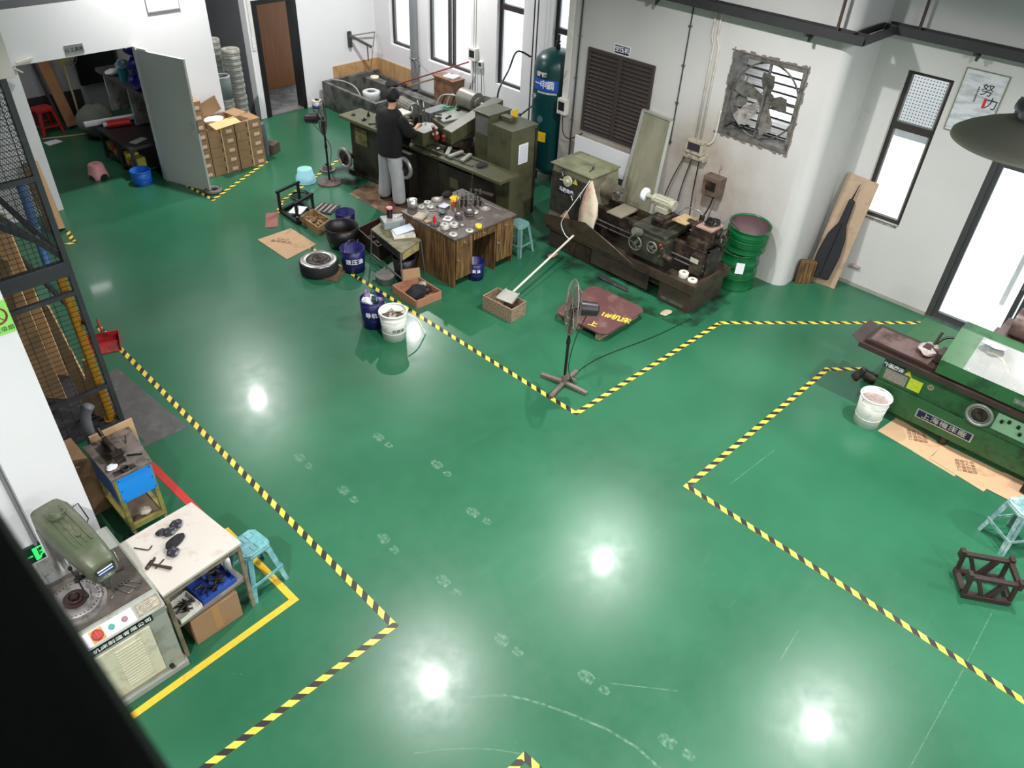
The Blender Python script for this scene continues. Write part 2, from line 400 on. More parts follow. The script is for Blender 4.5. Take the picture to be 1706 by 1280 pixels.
# partition with the tool room opening
wall_y('wall_partition', YP, YP + .12, -1.0, 6.05, 0, 2.80, [(3.19, 4.83, 0, 2.10)], WHITE)
structure(MB().box(5.93, 6.05, YP + .12, 16.3, 0, 2.8).build('wall_partition_side', WHITE))
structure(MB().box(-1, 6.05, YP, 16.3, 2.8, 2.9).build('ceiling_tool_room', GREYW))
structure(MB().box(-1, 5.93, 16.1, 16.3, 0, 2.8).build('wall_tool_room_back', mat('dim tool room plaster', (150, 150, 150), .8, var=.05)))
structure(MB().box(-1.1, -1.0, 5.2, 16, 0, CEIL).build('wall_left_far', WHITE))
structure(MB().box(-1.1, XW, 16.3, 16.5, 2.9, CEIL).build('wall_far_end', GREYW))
structure(MB().box(-4.0, .40, 5.06, 5.3, 0, CEIL).build('wall_left_front', WHITE))
structure(MB().box(.40, .80, 5.0, 5.42, 0, CEIL).build('wall_column_left', WHITE))
structure(MB().box(-4.2, -4.0, -7, 5.3, 0, CEIL).build('wall_left_near', WHITE))
wall_y('wall_behind', -7.2, -7.0, -4.2, XW + .24, 0, CEIL, [(-2, 1.5, 3.2, 6.6), (2, 5.5, 3.2, 6.6), (6, 9.5, 3.2, 6.6)], WHITE)  # high openings added out of view to let in neutral fill daylight
# room behind the back doorway
structure(MB().box(7.0, 9.6, YB + .2, 16.0, -.005, .004).build('floor_back_room', mat('worn grey concrete', (96, 96, 96), .7, var=.15, dirt=(60, 56, 54), damt=.4)))
structure(MB().box(7.6, 9.6, 16.0, 16.1, 0, 3).build('wall_back_room', mat('dark veneer', (70, 48, 30), .6, var=.2)))
# exterior ground and things outdoors
OUTG = mat('bright outdoor concrete', (226, 226, 224), .9, var=.06, scale=.8)
structure(MB().box(XW + .24, 40, -20, 30, -.12, -.02).build('ground_outside', OUTG))
# baseboard along the foot of the right wall
structure(MB().box(XW - .012, XW, 2.03, 3.72, 0, .05).build('baseboard_right', mat('scuffed skirting', (150, 148, 140), .7)))

# windows
FRAME = mat('dark brown aluminium window frame', (62, 56, 54), .4, .3, var=.05)
gm = bpy.data.materials.new('window glass'); gm.use_nodes = True
N = gm.node_tree.nodes; L = gm.node_tree.links
for n in list(N): N.remove(n)
go = N.new('ShaderNodeOutputMaterial'); gt = N.new('ShaderNodeBsdfTransparent'); gg = N.new('ShaderNodeBsdfGlossy'); gx = N.new('ShaderNodeMixShader'); fr = N.new('ShaderNodeLayerWeight')
gt.inputs[0].default_value = (.95, .97, .97, 1); gg.inputs['Roughness'].default_value = .02; fr.inputs[0].default_value = .12
L.new(fr.outputs[1], gx.inputs[0]); L.new(gt.outputs[0], gx.inputs[1]); L.new(gg.outputs[0], gx.inputs[2]); L.new(gx.outputs[0], go.inputs[0])
GLASS = gm
wi = [0]
def window(y0, y1, z0, z1, transom=None, mull=None, x=XW + .10, name='window', fw_=.05):
    wi[0] += 1
    t = bpy.data.objects.new('%s_%d' % (name, wi[0]), None); COL.objects.link(t); t.location = (x, y0, z0); t['kind'] = 'structure'
    w, h = y1 - y0, z1 - z0; e = .003
    f = MB(); f.box(-.03, .03, e, fw_, e, h - e); f.box(-.03, .03, w - fw_, w - e, e, h - e); f.box(-.03, .03, fw_, w - fw_, e, fw_); f.box(-.03, .03, fw_, w - fw_, h - fw_, h - e)
    if transom: f.box(-.035, .035, fw_, w - fw_, transom - z0 - .045, transom - z0 + .045)
    for q in (mull or []): f.box(-.03, .03, q - .022, q + .022, fw_, h - fw_)
    f.build('window_frame', FRAME, t)
    s = MB(); s.box(-.018, -.006, fw_, fw_ + .022, fw_, h - fw_); s.box(-.018, -.006, w - fw_ - .022, w - fw_, fw_, h - fw_)
    s.build('sash', mat('grey sash edge', (120, 116, 114), .4), t)
    MB().box(-.004, .004, fw_, w - fw_, fw_, h - fw_).build('pane', GLASS, t)
    return t
w = window(*WIN_R[:2], *WIN_R[2:], transom=2.24)
MB().box(-.10, -.08, .02, .54, -.03, .0).build('window_sill', mat('chipped sill', (190, 188, 184), .8, dirt=(60, 56, 50), damt=.5, dscale=30), w)
window(*WINS[0], transom=2.9)
window(*WINS[1], transom=2.9, mull=[.56, .68])
window(*WINS[2], transom=2.33)
window(*WINS[3], transom=2.2)
window(-5.5, -4.3, 1.0, 2.9, mull=[.6]); window(-3.2, -2.0, 1.0, 2.9, mull=[.6])
# glass doors on the right: fixed leaf, moving leaf
d = bpy.data.objects.new('door_1', None); COL.objects.link(d); d.location = (XW + .06, DOORW[0], 0); d['kind'] = 'structure'; d['label'] = 'tall dark framed glass double doors in the right wall'
w_, h_ = DOORW[1] - DOORW[0], DOORW[3]
DFR = mat('dark grey door frame', (74, 74, 76), .4, .4, var=.05)
f = MB(); f.box(-.05, .05, .003, .07, .002, h_ - .003); f.box(-.05, .05, w_ - .07, w_ - .003, .002, h_ - .003); f.box(-.05, .05, .07, w_ - .07, h_ - .08, h_ - .003); f.box(-.05, .05, .07, w_ - .07, 2.2, 2.27)
f.build('door_frame', DFR, d)
for k, (ya, yb) in enumerate([(1.99, 2.86), (1.06, 1.97), (.09, 1.04)]):
    f = MB(); f.box(-.025, .025, ya, ya + .06, .012, 2.19); f.box(-.025, .025, yb - .06, yb, .012, 2.19); f.box(-.025, .025, ya + .06, yb - .06, .012, .10); f.box(-.025, .025, ya + .06, yb - .06, 2.12, 2.19)
    lf = f.build('door_leaf', DFR, d); MB().box(-.004, .004, ya + .06, yb - .06, .10, 2.12).build('pane', GLASS, lf)
    h = MB(); hx = -.055; yy = ya + .03
    h.bar((hx, yy, .8), (hx, yy, 1.5), .018, .018); h.bar((hx, yy, .84), (-.02, yy, .84), .014, .014); h.bar((hx, yy, 1.46), (-.02, yy, 1.46), .014, .014)
    h.build('door_handle', BRIGHT, lf)
MB().box(-.004, .004, .07, w_ - .07, 2.27, h_ - .08).build('pane', GLASS, d)
MB().box(-.06, .08, .0, w_, .001, .012).build('sill', STEEL, d)
# perforated canopy screen outside
pm = bpy.data.materials.new('perforated white sheet'); pm.use_nodes = True
N = pm.node_tree.nodes; L = pm.node_tree.links; b = N['Principled BSDF']; tc = N.new('ShaderNodeTexCoord'); vo = N.new('ShaderNodeTexVoronoi'); vo.inputs['Scale'].default_value = 24; vo.inputs['Randomness'].default_value = 0.0
L.new(tc.outputs['Object'], vo.inputs['Vector']); rr = N.new('ShaderNodeValToRGB'); rr.color_ramp.elements[0].position = .22; rr.color_ramp.elements[1].position = .26
rr.color_ramp.elements[0].color = lin((120, 120, 122)); rr.color_ramp.elements[1].color = lin((238, 238, 240)); L.new(vo.outputs['Distance'], rr.inputs[0]); L.new(rr.outputs[0], b.inputs['Base Color'])
o = MB().box(0, .03, -3, 5.2, 0, 1.0).build('perforated_screen', pm, loc=(11.5, -1.0, 1.86)); tag(o, 'white perforated screen outside beyond the right windows', 'screen')
for py in (-3.6, -.5, 1.7, 3.9):
    pass
f = MB(); f.box(-.03, .0, -3, 5.2, -.08, .0); f.build('bottom_rail', mat('pale grey rail', (190, 190, 190), .5), o)
for py in (-2.8, -.2, 2.4, 5.0): MB().box(.03, .09, py - .03, py + .03, -1.86, 1.0).build('post', mat('pale grey rail', (190, 190, 190), .5), o)

# ------------------------------------------------------------------ footprints and scratches on the floor
mk = bpy.data.materials.new('dusty scuff'); mk.use_nodes = True; N = mk.node_tree.nodes; L = mk.node_tree.links; b_ = N['Principled BSDF']; b_.inputs['Base Color'].default_value = lin((150, 188, 166)); b_.inputs['Roughness'].default_value = .7
tc = N.new('ShaderNodeTexCoord'); no = N.new('ShaderNodeTexNoise'); no.inputs['Scale'].default_value = 30; no.inputs['Detail'].default_value = 5; L.new(tc.outputs['Object'], no.inputs['Vector']); mr = N.new('ShaderNodeMapRange'); mr.inputs['From Min'].default_value = .35; mr.inputs['From Max'].default_value = .8; mr.inputs['To Max'].default_value = .55; L.new(no.outputs['Fac'], mr.inputs['Value']); L.new(mr.outputs[0], b_.inputs['Alpha'])
b = MB(); zq = .0009
def sole(a, c):
    d = (c - a); d.normalize(); s_ = Vector((-d.y, d.x, 0)); Ln = .29
    def q(u, v): return a + d * u * Ln + s_ * v + Vector((0, 0, zq))
    for u0, u1, w0, w1 in ((.0, .06, .02, .036), (.07, .15, .038, .046), (.16, .26, .047, .049), (.27, .37, .049, .045), (.38, .46, .043, .036), (.68, .78, .030, .034), (.79, .89, .035, .034), (.90, .98, .032, .018)):
        b.face([q(u0, -w0), q(u1, -w1), q(u1, -.003), q(u0, -.003)]); b.face([q(u0, .003), q(u1, .003), q(u1, w1), q(u0, w0)])
for x0, y0, x1, y1 in ((565, 811, 598, 840), (632, 890, 668, 928), (730, 960, 768, 995), (721, 768, 752, 795), (779, 848, 820, 875), (624, 723, 655, 748), (492, 757, 522, 783), (825, 1058, 875, 1096), (965, 1119, 1020, 1160), (1098, 1226, 1158, 1266)): sole(P(x0, y0), P(x1, y1))
def scratch(px, w):
    ps = [P(*p) for p in px]
    for k in range(len(ps) - 1):
        d = (ps[k + 1] - ps[k]).normalized(); s_ = Vector((-d.y, d.x, 0)) * w / 2; z_ = Vector((0, 0, zq)); b.face([ps[k] - s_ + z_, ps[k + 1] - s_ + z_, ps[k + 1] + s_ + z_, ps[k] + s_ + z_])
scratch([(770, 1165), (805, 1160), (840, 1159), (870, 1164), (900, 1172), (950, 1190), (1010, 1215), (1060, 1245), (1110, 1290)], .02)
scratch([(690, 1256), (740, 1249), (790, 1247), (830, 1250), (870, 1257)], .01); scratch([(1652, 1022), (1600, 1125), (1510, 1290)], .007); scratch([(448, 718), (495, 700)], .008); scratch([(1215, 808), (1290, 750)], .006); scratch([(1300, 1100), (1330, 1050)], .01); scratch([(1010, 1138), (1130, 1152)], .008)
r3 = random.Random(21)
for k in range(90):
    p = P(r3.uniform(300, 1680), r3.uniform(480, 1270)); s_ = r3.uniform(.002, .006); a = r3.uniform(0, PI); b.face([p + Vector((s_ * math.cos(a + q), s_ * math.sin(a + q), zq)) for q in (0, 1.4, 3.0, 4.4)])
b.build('scuff_marks', mk, FLOOR)

# ------------------------------------------------------------------ hazard and plain floor tapes
def tape_material():
    m = bpy.data.materials.new('black and yellow hazard tape'); m.use_nodes = True
    N = m.node_tree.nodes; L = m.node_tree.links; b = N['Principled BSDF']
    uv = N.new('ShaderNodeUVMap'); uv.uv_map = 'UVMap'; sp = N.new('ShaderNodeSeparateXYZ'); L.new(uv.outputs[0], sp.inputs[0])
    ad = N.new('ShaderNodeMath'); ad.operation = 'ADD'; L.new(sp.outputs[0], ad.inputs[0]); L.new(sp.outputs[1], ad.inputs[1])
    dv = N.new('ShaderNodeMath'); dv.operation = 'DIVIDE'; L.new(ad.outputs[0], dv.inputs[0]); dv.inputs[1].default_value = .15
    fr = N.new('ShaderNodeMath'); fr.operation = 'FRACT'; L.new(dv.outputs[0], fr.inputs[0])
    gt = N.new('ShaderNodeMath'); gt.operation = 'GREATER_THAN'; L.new(fr.outputs[0], gt.inputs[0]); gt.inputs[1].default_value = .48
    tc = N.new('ShaderNodeTexCoord'); no = N.new('ShaderNodeTexNoise'); no.inputs['Scale'].default_value = 9; no.inputs['Detail'].default_value = 6; L.new(tc.outputs['Object'], no.inputs['Vector'])
    rp = N.new('ShaderNodeValToRGB'); rp.color_ramp.elements[0].position = .3; rp.color_ramp.elements[1].position = .7
    rp.color_ramp.elements[0].color = lin((206, 178, 52)); rp.color_ramp.elements[1].color = lin((240, 218, 84)); L.new(no.outputs['Fac'], rp.inputs[0])
    mx = N.new('ShaderNodeMix'); mx.data_type = 'RGBA'; mx.inputs['A'].default_value = lin((34, 34, 34)); L.new(rp.outputs[0], mx.inputs['B']); L.new(gt.outputs[0], mx.inputs['Factor'])
    L.new(mx.outputs['Result'], b.inputs['Base Color']); b.inputs['Roughness'].default_value = .45
    return m
TAPE = tape_material()
def tape(name, pts, label, cat='floor tape', m=None, w=.058, group=None, z=.002):
    b = MB(); b.uv = []; s = 0.0
    for k in range(len(pts) - 1):
        a = Vector((pts[k][0], pts[k][1], 0)); c = Vector((pts[k + 1][0], pts[k + 1][1], 0)); d = (c - a); Ln = d.length; d.normalize(); n = Vector((-d.y, d.x, 0))
        a2 = a - d * (w / 2 if k else 0); c2 = c + d * (w / 2 if k < len(pts) - 2 else 0); zz = z + k * .0004; L2 = (c2 - a2).length
        vs = [a2 - n * w / 2, c2 - n * w / 2, c2 + n * w / 2, a2 + n * w / 2]
        b._add([v + Vector((0, 0, zz)) for v in vs], [(0, 1, 2, 3)]); b.uv.append([(s, 0), (s + L2, 0), (s + L2, w), (s, w)])
        b._add([v + Vector((0, 0, q)) for q in (.0005, zz) for v in vs], [(0, 1, 5, 4), (1, 2, 6, 5), (2, 3, 7, 6), (3, 0, 4, 7)]); b.uv += [[(s, 0)] * 4] * 4
        s += L2
    o = b.build(name, m or TAPE); return tag(o, label, cat, group)
tape('hazard_tape', [(2.25, 8.95), (2.18, 3.15), (-.6, 3.16)], 'black and yellow hazard tape around the drill press and white table', group='black and yellow floor tape')
tape('hazard_tape', [(5.29, 9.5), (5.29, 7.76), (5.32, 3.89), (8.11, 3.81), (10.25, 1.90)], 'black and yellow hazard tape running past the white bucket to the glass doors', group='black and yellow floor tape')
tape('hazard_tape', [(8.6, 2.02), (8.22, 2.36), (5.29, 2.4), (5.27, -1.6)], 'black and yellow hazard tape enclosing the green grinder and its cardboard', group='black and yellow floor tape')
tape('hazard_tape', [(4.96, 12.2), (5.04, 11.24), (6.50, 12.04), (6.3, 12.2)], 'short black and yellow hazard tape corner around the stacked cartons', group='black and yellow floor tape')
tape('hazard_tape', [P(612, 168 + 300)[:2], P(459, 366)[:2], P(470, 335)[:2], P(575, 258)[:2]][1:], 'hazard tape beneath the steel rack reaching toward the far wheel', group='black and yellow floor tape')
tape('hazard_tape', [P(112, 385)[:2], P(124, 404)[:2], P(108, 408)[:2]], 'short hazard tape corner beside the cardboard tube', group='black and yellow floor tape')
tape('hazard_tape', [(1.2, 1.66), (2.17, 1.66), (2.19, .7)], 'hazard tape corner at the bottom edge of the hall', group='black and yellow floor tape')
YT = mat('yellow floor tape', (222, 178, 42), .5, var=.08, scale=5, dirt=(150, 120, 50), damt=.12)
RT = mat('red floor tape', (196, 46, 46), .5, var=.08)
tape('yellow_tape', [(1.72, 5.0), (1.74, 3.92), (-.4, 3.83)], 'plain yellow tape outlining the drill press and white table', m=YT, w=.06)
p1, p2 = P(268, 797), P(318, 862)
tape('red_tape', [(1.62, 6.25), (1.66, 5.0)], 'red tape on the floor beside the blue panel bench', m=RT, w=.07)
tape('red_tape', [P(150, 845)[:2], P(190, 828)[:2]], 'short red tape behind the blue panel bench by the column', m=RT, w=.07)
# ================================================================== left side: column, cage, drilling machine, white table
def wb(t):
    b = MB(); b.T = (Matrix.Translation(Vector(t.location)) @ Matrix.Rotation(t.rotation_euler[2], 4, 'Z')).inverted(); return b
# foreground railing of the gallery the photograph was taken from (a black rail running along y, out of focus)
RAILM = mat('black painted gallery rail', (20, 19, 18), .6, var=.05)
t = thing('gallery_railing', 'black blurred handrail of the gallery in the near bottom left', 'railing', (-.1, .0, 4.6))
b = wb(t); b.box(-.22, .0155, -1.2, 2.2, 5.21, 5.27); b.box(-.22, -.16, -1.2, 2.2, 4.6, 5.21); b.build('rail', RAILM, t, bevel=.01)
# lift cage --------------------------------------------------------
CAGE = mat('dark grey cage steel', (62, 64, 68), .45, .4, var=.12, dirt=(96, 92, 84), damt=.1)
WIREM = mat('dark mesh wire', (50, 50, 52), .45, .5, var=0)
def wire_mesh(b, axis, fixed, a0, a1, z0, z1, sa, sz, r=.0034):
    n = int((a1 - a0) / sa); k = int((z1 - z0) / sz)
    for i in range(1, n + 1):
        a = a0 + (a1 - a0) * i / (n + 1)
        p, q = ((a, fixed, z0), (a, fixed, z1)) if axis == 'x' else ((fixed, a, z0), (fixed, a, z1))
        b.cyl(p, q, r, n=4, caps=False)
    for i in range(1, k + 1):
        z = z0 + (z1 - z0) * i / (k + 1)
        p, q = ((a0, fixed + .004, z), (a1, fixed + .004, z)) if axis == 'x' else ((fixed + .004, a0, z), (fixed + .004, a1, z))
        b.cyl(p, q, r, n=4, caps=False)
YC = 6.99; XC = 1.715; X0 = -.6; Y1 = 9.9
t = thing('lift_cage', 'dark grey steel goods lift cage with wire mesh sides beside the left aisle', 'lift cage', (XC, YC, 0))
b = wb(t); b.box(XC - .05, XC, YC, YC + .05, 0, 3.52); b.build('corner_post', CAGE, t, bevel=.003)
b = wb(t); b.box(XC - .05, XC, Y1 - .05, Y1, 0, 3.52); b.build('corner_post', CAGE, t, bevel=.003)
b = wb(t); b.box(X0, X0 + .05, YC, YC + .05, 0, 3.52); b.build('corner_post', CAGE, t, bevel=.003)
b = wb(t); b.box(X0, XC - .052, YC - .02, YC + .05, 1.79, 1.93); b.build('front_beam', CAGE, t, bevel=.004)
for z in (.50, 1.58, 2.68):
    b = wb(t); b.box(X0 + .05, XC - .05, YC, YC + .035, z, z + .045); b.build('front_rail', CAGE, t)
b = wb(t); b.box(X0 + .05, XC - .05, YC, YC + .04, .03, .07); b.build('front_rail', CAGE, t)
b = wb(t); wire_mesh(b, 'x', YC + .015, X0 + .05, XC - .05, .07, 1.79, .10, .055); b.build('mesh_panel', WIREM, t)
b = wb(t); wire_mesh(b, 'x', YC + .015, X0 + .05, XC - .05, 1.93, 3.5, .05, .05, .0028); b.build('mesh_panel', WIREM, t)
b = wb(t); wire_mesh(b, 'y', XC - .03, YC + .05, Y1 - .05, 1.93, 3.5, .05, .05, .0026); b.build('mesh_panel', WIREM, t)
for z in (.03, 1.2, 1.9, 3.46):
    b = wb(t); b.box(XC - .045, XC - .005, YC + .05, Y1 - .05, z, z + .05); b.build('side_rail', CAGE, t)
b = wb(t); b.bar((1.60, YC + .2, 3.26), (.6, YC + .25, 2.0), .05, .05); b.build('brace', CAGE, t)
b = wb(t); b.bar((1.66, YC + .06, 1.98), (.85, YC + .1, 3.1), .05, .05); b.build('brace', CAGE, t)
b = wb(t); b.bar((1.64, YC + .5, 1.95), (.1, YC + .6, 3.3), .06, .06); b.build('brace', CAGE, t)
b = wb(t); b.box(X0, XC, YC + .02, Y1, .004, .03); b.build('platform', DARKGREY, t)
t = thing('lift_header', 'pale beam across the top of the lift cage', 'beam', (1.0, 6.95, 3.52))
b = wb(t); b.box(-.6, 1.76, 6.90, 6.985, 3.525, 3.95); b.build('beam', mat('cream beam paint', (214, 206, 196), .6, var=.04), t, bevel=.004)
t = thing('guide_post', 'bright yellow guard post standing inside the cage corner', 'post', (XC - .09, YC + .13, .03))
b = wb(t); b.cyl((XC - .09, YC + .13, .032), (XC - .09, YC + .13, 1.86), .042, n=20); b.cyl((XC - .09, YC + .13, .031), (XC - .09, YC + .13, .045), .07, n=20); b.build('tube', mat('yellow safety paint', (226, 160, 30), .4, var=.08, dirt=(140, 96, 30), damt=.15), t)
# sheets of plywood leaning inside the cage
PLYC = mat('pale clean plywood', (214, 174, 124), .7, var=.06, scale=3)
for k, (pts, lab) in enumerate([
    ([(1.28, 8.55, .032), (1.60, 8.15, .032), (1.62, 8.35, 1.9), (1.34, 8.7, 2.05)], 'tapered plywood offcut leaning inside the lift cage, tallest'),
    ([(1.50, 7.45, .032), (1.60, 7.25, .032), (1.54, 7.55, 1.25), (1.50, 7.65, 1.25)], 'narrow plywood strip leaning behind the yellow post'),
    ([(1.16, 8.05, .032), (1.42, 7.75, .032), (1.44, 7.95, 1.62), (1.38, 8.1, 1.62)], 'wedge shaped plywood sheet leaning in the cage'),
    ([(1.60, 7.12, .032), (1.52, 7.35, .032), (1.59, 7.24, .75), (1.63, 7.16, .75)], 'short plywood piece by the foot of the yellow post')]):
    n = (Vector(pts[1]) - Vector(pts[0])).cross(Vector(pts[3]) - Vector(pts[0])).normalized() * .009
    c = sum((Vector(p) for p in pts), Vector()) / 4
    b = MB(); vs = [Vector(p) - c + n for p in pts] + [Vector(p) - c - n for p in pts]
    b._add(vs, [(0, 1, 2, 3), (7, 6, 5, 4), (0, 4, 5, 1), (1, 5, 6, 2), (2, 6, 7, 3), (3, 7, 4, 0)])
    tag(b.build('plywood_sheet', PLYC, loc=c), lab, 'plywood sheet', 'plywood leaning in the cage')
for k, (x, y, h, lab) in enumerate([(.98, 7.5, 1.72, 'tall dark grey steel door leaning in the cage centre'), (.55, 7.7, 1.7, 'dark steel panel deeper in the cage')]):
    b = MB(); b.box(-.2, .2, -.02, .02, 0, h); b.box(-.17, .17, -.026, -.02, .1, h - .1); o = b.build('leaning_plate', mat('charcoal steel panel', (58, 60, 68), .5, .2, var=.15), loc=(x, y, .032), rot=(-.1, 0, .12)); tag(o, lab, 'panel', 'steel panels in the cage')
t = thing('cage_trolley', 'dark steel trolley frame with clutter inside the lift cage', 'trolley', (.95, 8.4, .032))
b = wb(t)
for x in (.30, 1.04):
    for y in (7.95, 8.9): b.box(x, x + .04, y, y + .04, .032, 1.5)
for z in (.35, .9, 1.45): b.box(.30, 1.08, 7.95, 8.94, z, z + .03)
b.build('frame', DARKGREY, t)
b = MB()
for k in range(10):
    x, y, z = random.uniform(.45, .95), random.uniform(8.05, 8.8), random.choice((.381, .931, 1.481)); w, d_, h = random.uniform(.05, .12), random.uniform(.05, .12), random.uniform(.06, .16)
    o = MB().box(-w, w, -d_, d_, 0, h).build('storage_carton', random.choice([WPAPER, CARD, DARKGREY]), loc=(x, y, z), rot=(0, 0, random.uniform(-.3, .3)), bevel=.004)
    tag(o, 'small box on the trolley inside the lift cage', 'box', 'boxes on the cage trolley')
# upper clutter seen through the mesh
o = MB().box(-.3, .3, -.02, .02, 0, 1.5).build('brown_panel', mat('red brown board', (88, 66, 60), .6, var=.1), loc=(1.2, 9.6, 1.0), rot=(0, 0, .1)); tag(o, 'red brown board standing behind the cage mesh', 'board')
t = thing('blue_roll', 'tall blue rolled sheet standing behind the lift cage', 'roll', (2.35, 10.4, 0))
b = wb(t); b.cyl((2.3, 10.5, .0), (2.42, 10.9, 1.15), .055, n=16); b.build('sheet', mat('blue tarpaulin', (64, 112, 164), .5, var=.15), t); b = wb(t); b.ring((2.36, 10.7, .6), .057, .006, n=16); b.build('strap', WPLAST, t)
t = thing('cardboard_tube', 'thick cardboard tube leaning at the partition behind the cage post', 'tube', (2.86, 11.75, 0))
b = wb(t); b.cyl((2.86, 11.75, .0), (2.9, 12.15, .86), .11, n=28); b.build('tube_wall', mat('tube cardboard', (170, 138, 100), .7, var=.06), t)
b = wb(t); b.cyl((2.8995, 12.146, .852), (2.9005, 12.155, .868), .108, n=28); b.build('end_cap', mat('grey tube end', (112, 110, 106), .6), t)
# dust pan on the aisle
t = thing('dustpan', 'red metal dustpan lying on the left hazard tape', 'dustpan', (2.14, 8.45, 0), .0)
b = MB(); b.T = Matrix.Translation((0, .02, .004)) @ Matrix.Rotation(-.35, 4, 'Z') @ Matrix.Rotation(.0, 4, 'X')
b.box(-.17, .17, -.16, .16, 0, .006); b.box(-.17, -.162, -.16, .16, .006, .07); b.box(.162, .17, -.16, .16, .006, .07); b.box(-.17, .17, .152, .16, .006, .09)
b.build('pan', mat('dark red pan', (168, 40, 44), .4, var=.15, dirt=(80, 24, 24), damt=.3), t)
b = MB(); b.T = Matrix.Translation((0, .02, .004)) @ Matrix.Rotation(-.35, 4, 'Z'); b.cyl((0, .16, .05), (-.03, .36, .16), .014, n=12); b.build('handle', mat('dark red pan', (168, 40, 44), .4), t)
# rubber mat in front of the cage
o = MB().prism([P(195, 613)[:2], P(313, 712)[:2], P(207, 760)[:2], (1.40, 6.56), (1.72, 6.60), (1.73, 7.9)], .001, .0015).build('entrance_mat', mat('grey rubber mat', (84, 84, 84), .8, var=.12, scale=8, dirt=(110, 106, 100), damt=.2, bump=.3, bscale=120)); tag(o, 'dark grey rubber mat in front of the lift cage', 'mat')

# signs on the column -----------------------------------------------
t = thing('no_smoking_sign', 'green no smoking sign on the white column edge', 'sign', (.73, 4.995, 2.7))
b = wb(t); b.box(.64, .80, 4.994, 4.9995, 2.60, 2.83); b.build('sign_board', mat('pale green sign', (150, 220, 110), .4, var=0), t)
b = wb(t); b.ring((.725, 4.992, 2.735), .055, .006, ax=RX, n=28); b.bar((.69, 4.992, 2.775), (.76, 4.992, 2.695), .004, .011, up=(0, 1, 0)); b.build('prohibition_ring', mat('sign brown red', (120, 40, 20), .4, var=0), t)
text_part('禁止吸烟', .038, frame_T((-.01, -.0015, -.065), (1, 0, 0), (0, 0, 1)), mat('sign dark green', (20, 90, 30), .5, var=0), t)
t = thing('exit_sign', 'lit green running man exit sign low on the white wall', 'sign', (.40, 5.055, .77))
GLOW = mat('lit exit green', (40, 225, 96), .4, var=0, emit=1.3)
b = wb(t); b.box(.27, .53, 5.03, 5.058, .70, .85); b.build('housing', mat('dark green sign housing', (14, 50, 34), .4, var=0), t)
b = MB(); y = -.028
b.box(-.065, -.035, y, y + .002, -.06, .065); b.box(.045, .075, y, y + .002, -.06, .065); b.box(-.035, .045, y, y + .002, .052, .065)
b.prism(circ(.006, .035, .011, 12), -y, -y + .0015, T=Matrix.Rotation(PI / 2, 4, 'X'))
for p, q in (((.0, .02), (-.008, -.012)), ((-.008, -.012), (.018, -.022)), ((.018, -.022), (.02, -.052)), ((-.008, -.012), (-.026, -.028)), ((-.026, -.028), (-.032, -.05)), ((0, .018), (.024, .006)), ((0, .018), (-.022, .012))):
    b.bar((p[0], y, p[1]), (q[0], y, q[1]), .002, .011, up=(1, 0, 0) if abs(q[1] - p[1]) > abs(q[0] - p[0]) else (0, 0, 1))
b.bar((-.075, y, .0), (-.115, y, .0), .002, .012); b.prism([(-.115, .02), (-.115, -.02), (-.132, 0)], -y, -y + .0015, T=Matrix.Rotation(PI / 2, 4, 'X'))
b.bar((.08, y, .0), (.11, y, .0), .002, .012)
b.build('running_man', GLOW, t)
t = thing('conduit_pipe', 'thin dark grey conduit running down the left wall beside the column', 'conduit', (.37, 5.04, .0))
b = wb(t); b.cyl((.375, 5.043, .75), (.375, 5.043, 6.5), .014, n=10); b.build('pipe', mat('grey conduit', (128, 128, 130), .5, var=.05), t)
t = thing('wall_switch', 'white double switch box on the left wall', 'switch', (.20, 5.055, 1.6))
b = wb(t); b.box(.05, .32, 5.035, 5.058, 1.53, 1.66); b.build('plate', WPLAST, t, bevel=.004)
for x in (.09, .20): b = wb(t); b.box(x, x + .07, 5.03, 5.036, 1.56, 1.63); b.build('rocker', WPAPER, t, bevel=.002)
t = thing('cable_cover', 'white cable trunking above the wall switch', 'trunking', (.12, 5.055, 1.7))
b = wb(t); b.box(.10, .14, 5.04, 5.058, 1.665, 6.0); b.build('trunk', WPLAST, t)

# drilling machine with rotary table -----------------------------------
t = thing('drilling_machine', 'green headed drilling machine with round index table on a grey cabinet', 'drilling machine', (.25, 4.4, 0))
CABG = mat('grey machine cabinet', (150, 154, 146), .45, var=.06, dirt=(110, 108, 92), damt=.25, dscale=4)
CREAM = mat('cream vent cover', (206, 202, 178), .5, var=.05, dirt=(168, 158, 128), damt=.2)
b = wb(t); b.box(-.36, .82, 3.98, 4.86, .03, .78); b.box(-.38, .84, 3.96, 4.88, .0, .06)
b.frust(-.36, .82, 3.94, 4.86, .78, -.36, .82, 4.05, 4.86, .86)
b.build('cabinet', CABG, t, bevel=.006)
b = wb(t); b.box(-.34, .80, 4.07, 4.60, .861, .868); b.build('work_mat', mat('oily brown mat', (74, 66, 60), .55, var=.2, dirt=(100, 92, 84), damt=.3), t)
b = wb(t); b.box(-.34, .80, 4.602, 4.85, .8605, .867); b.build('rear_top', mat('light grey top', (176, 178, 172), .5, var=.05), t)
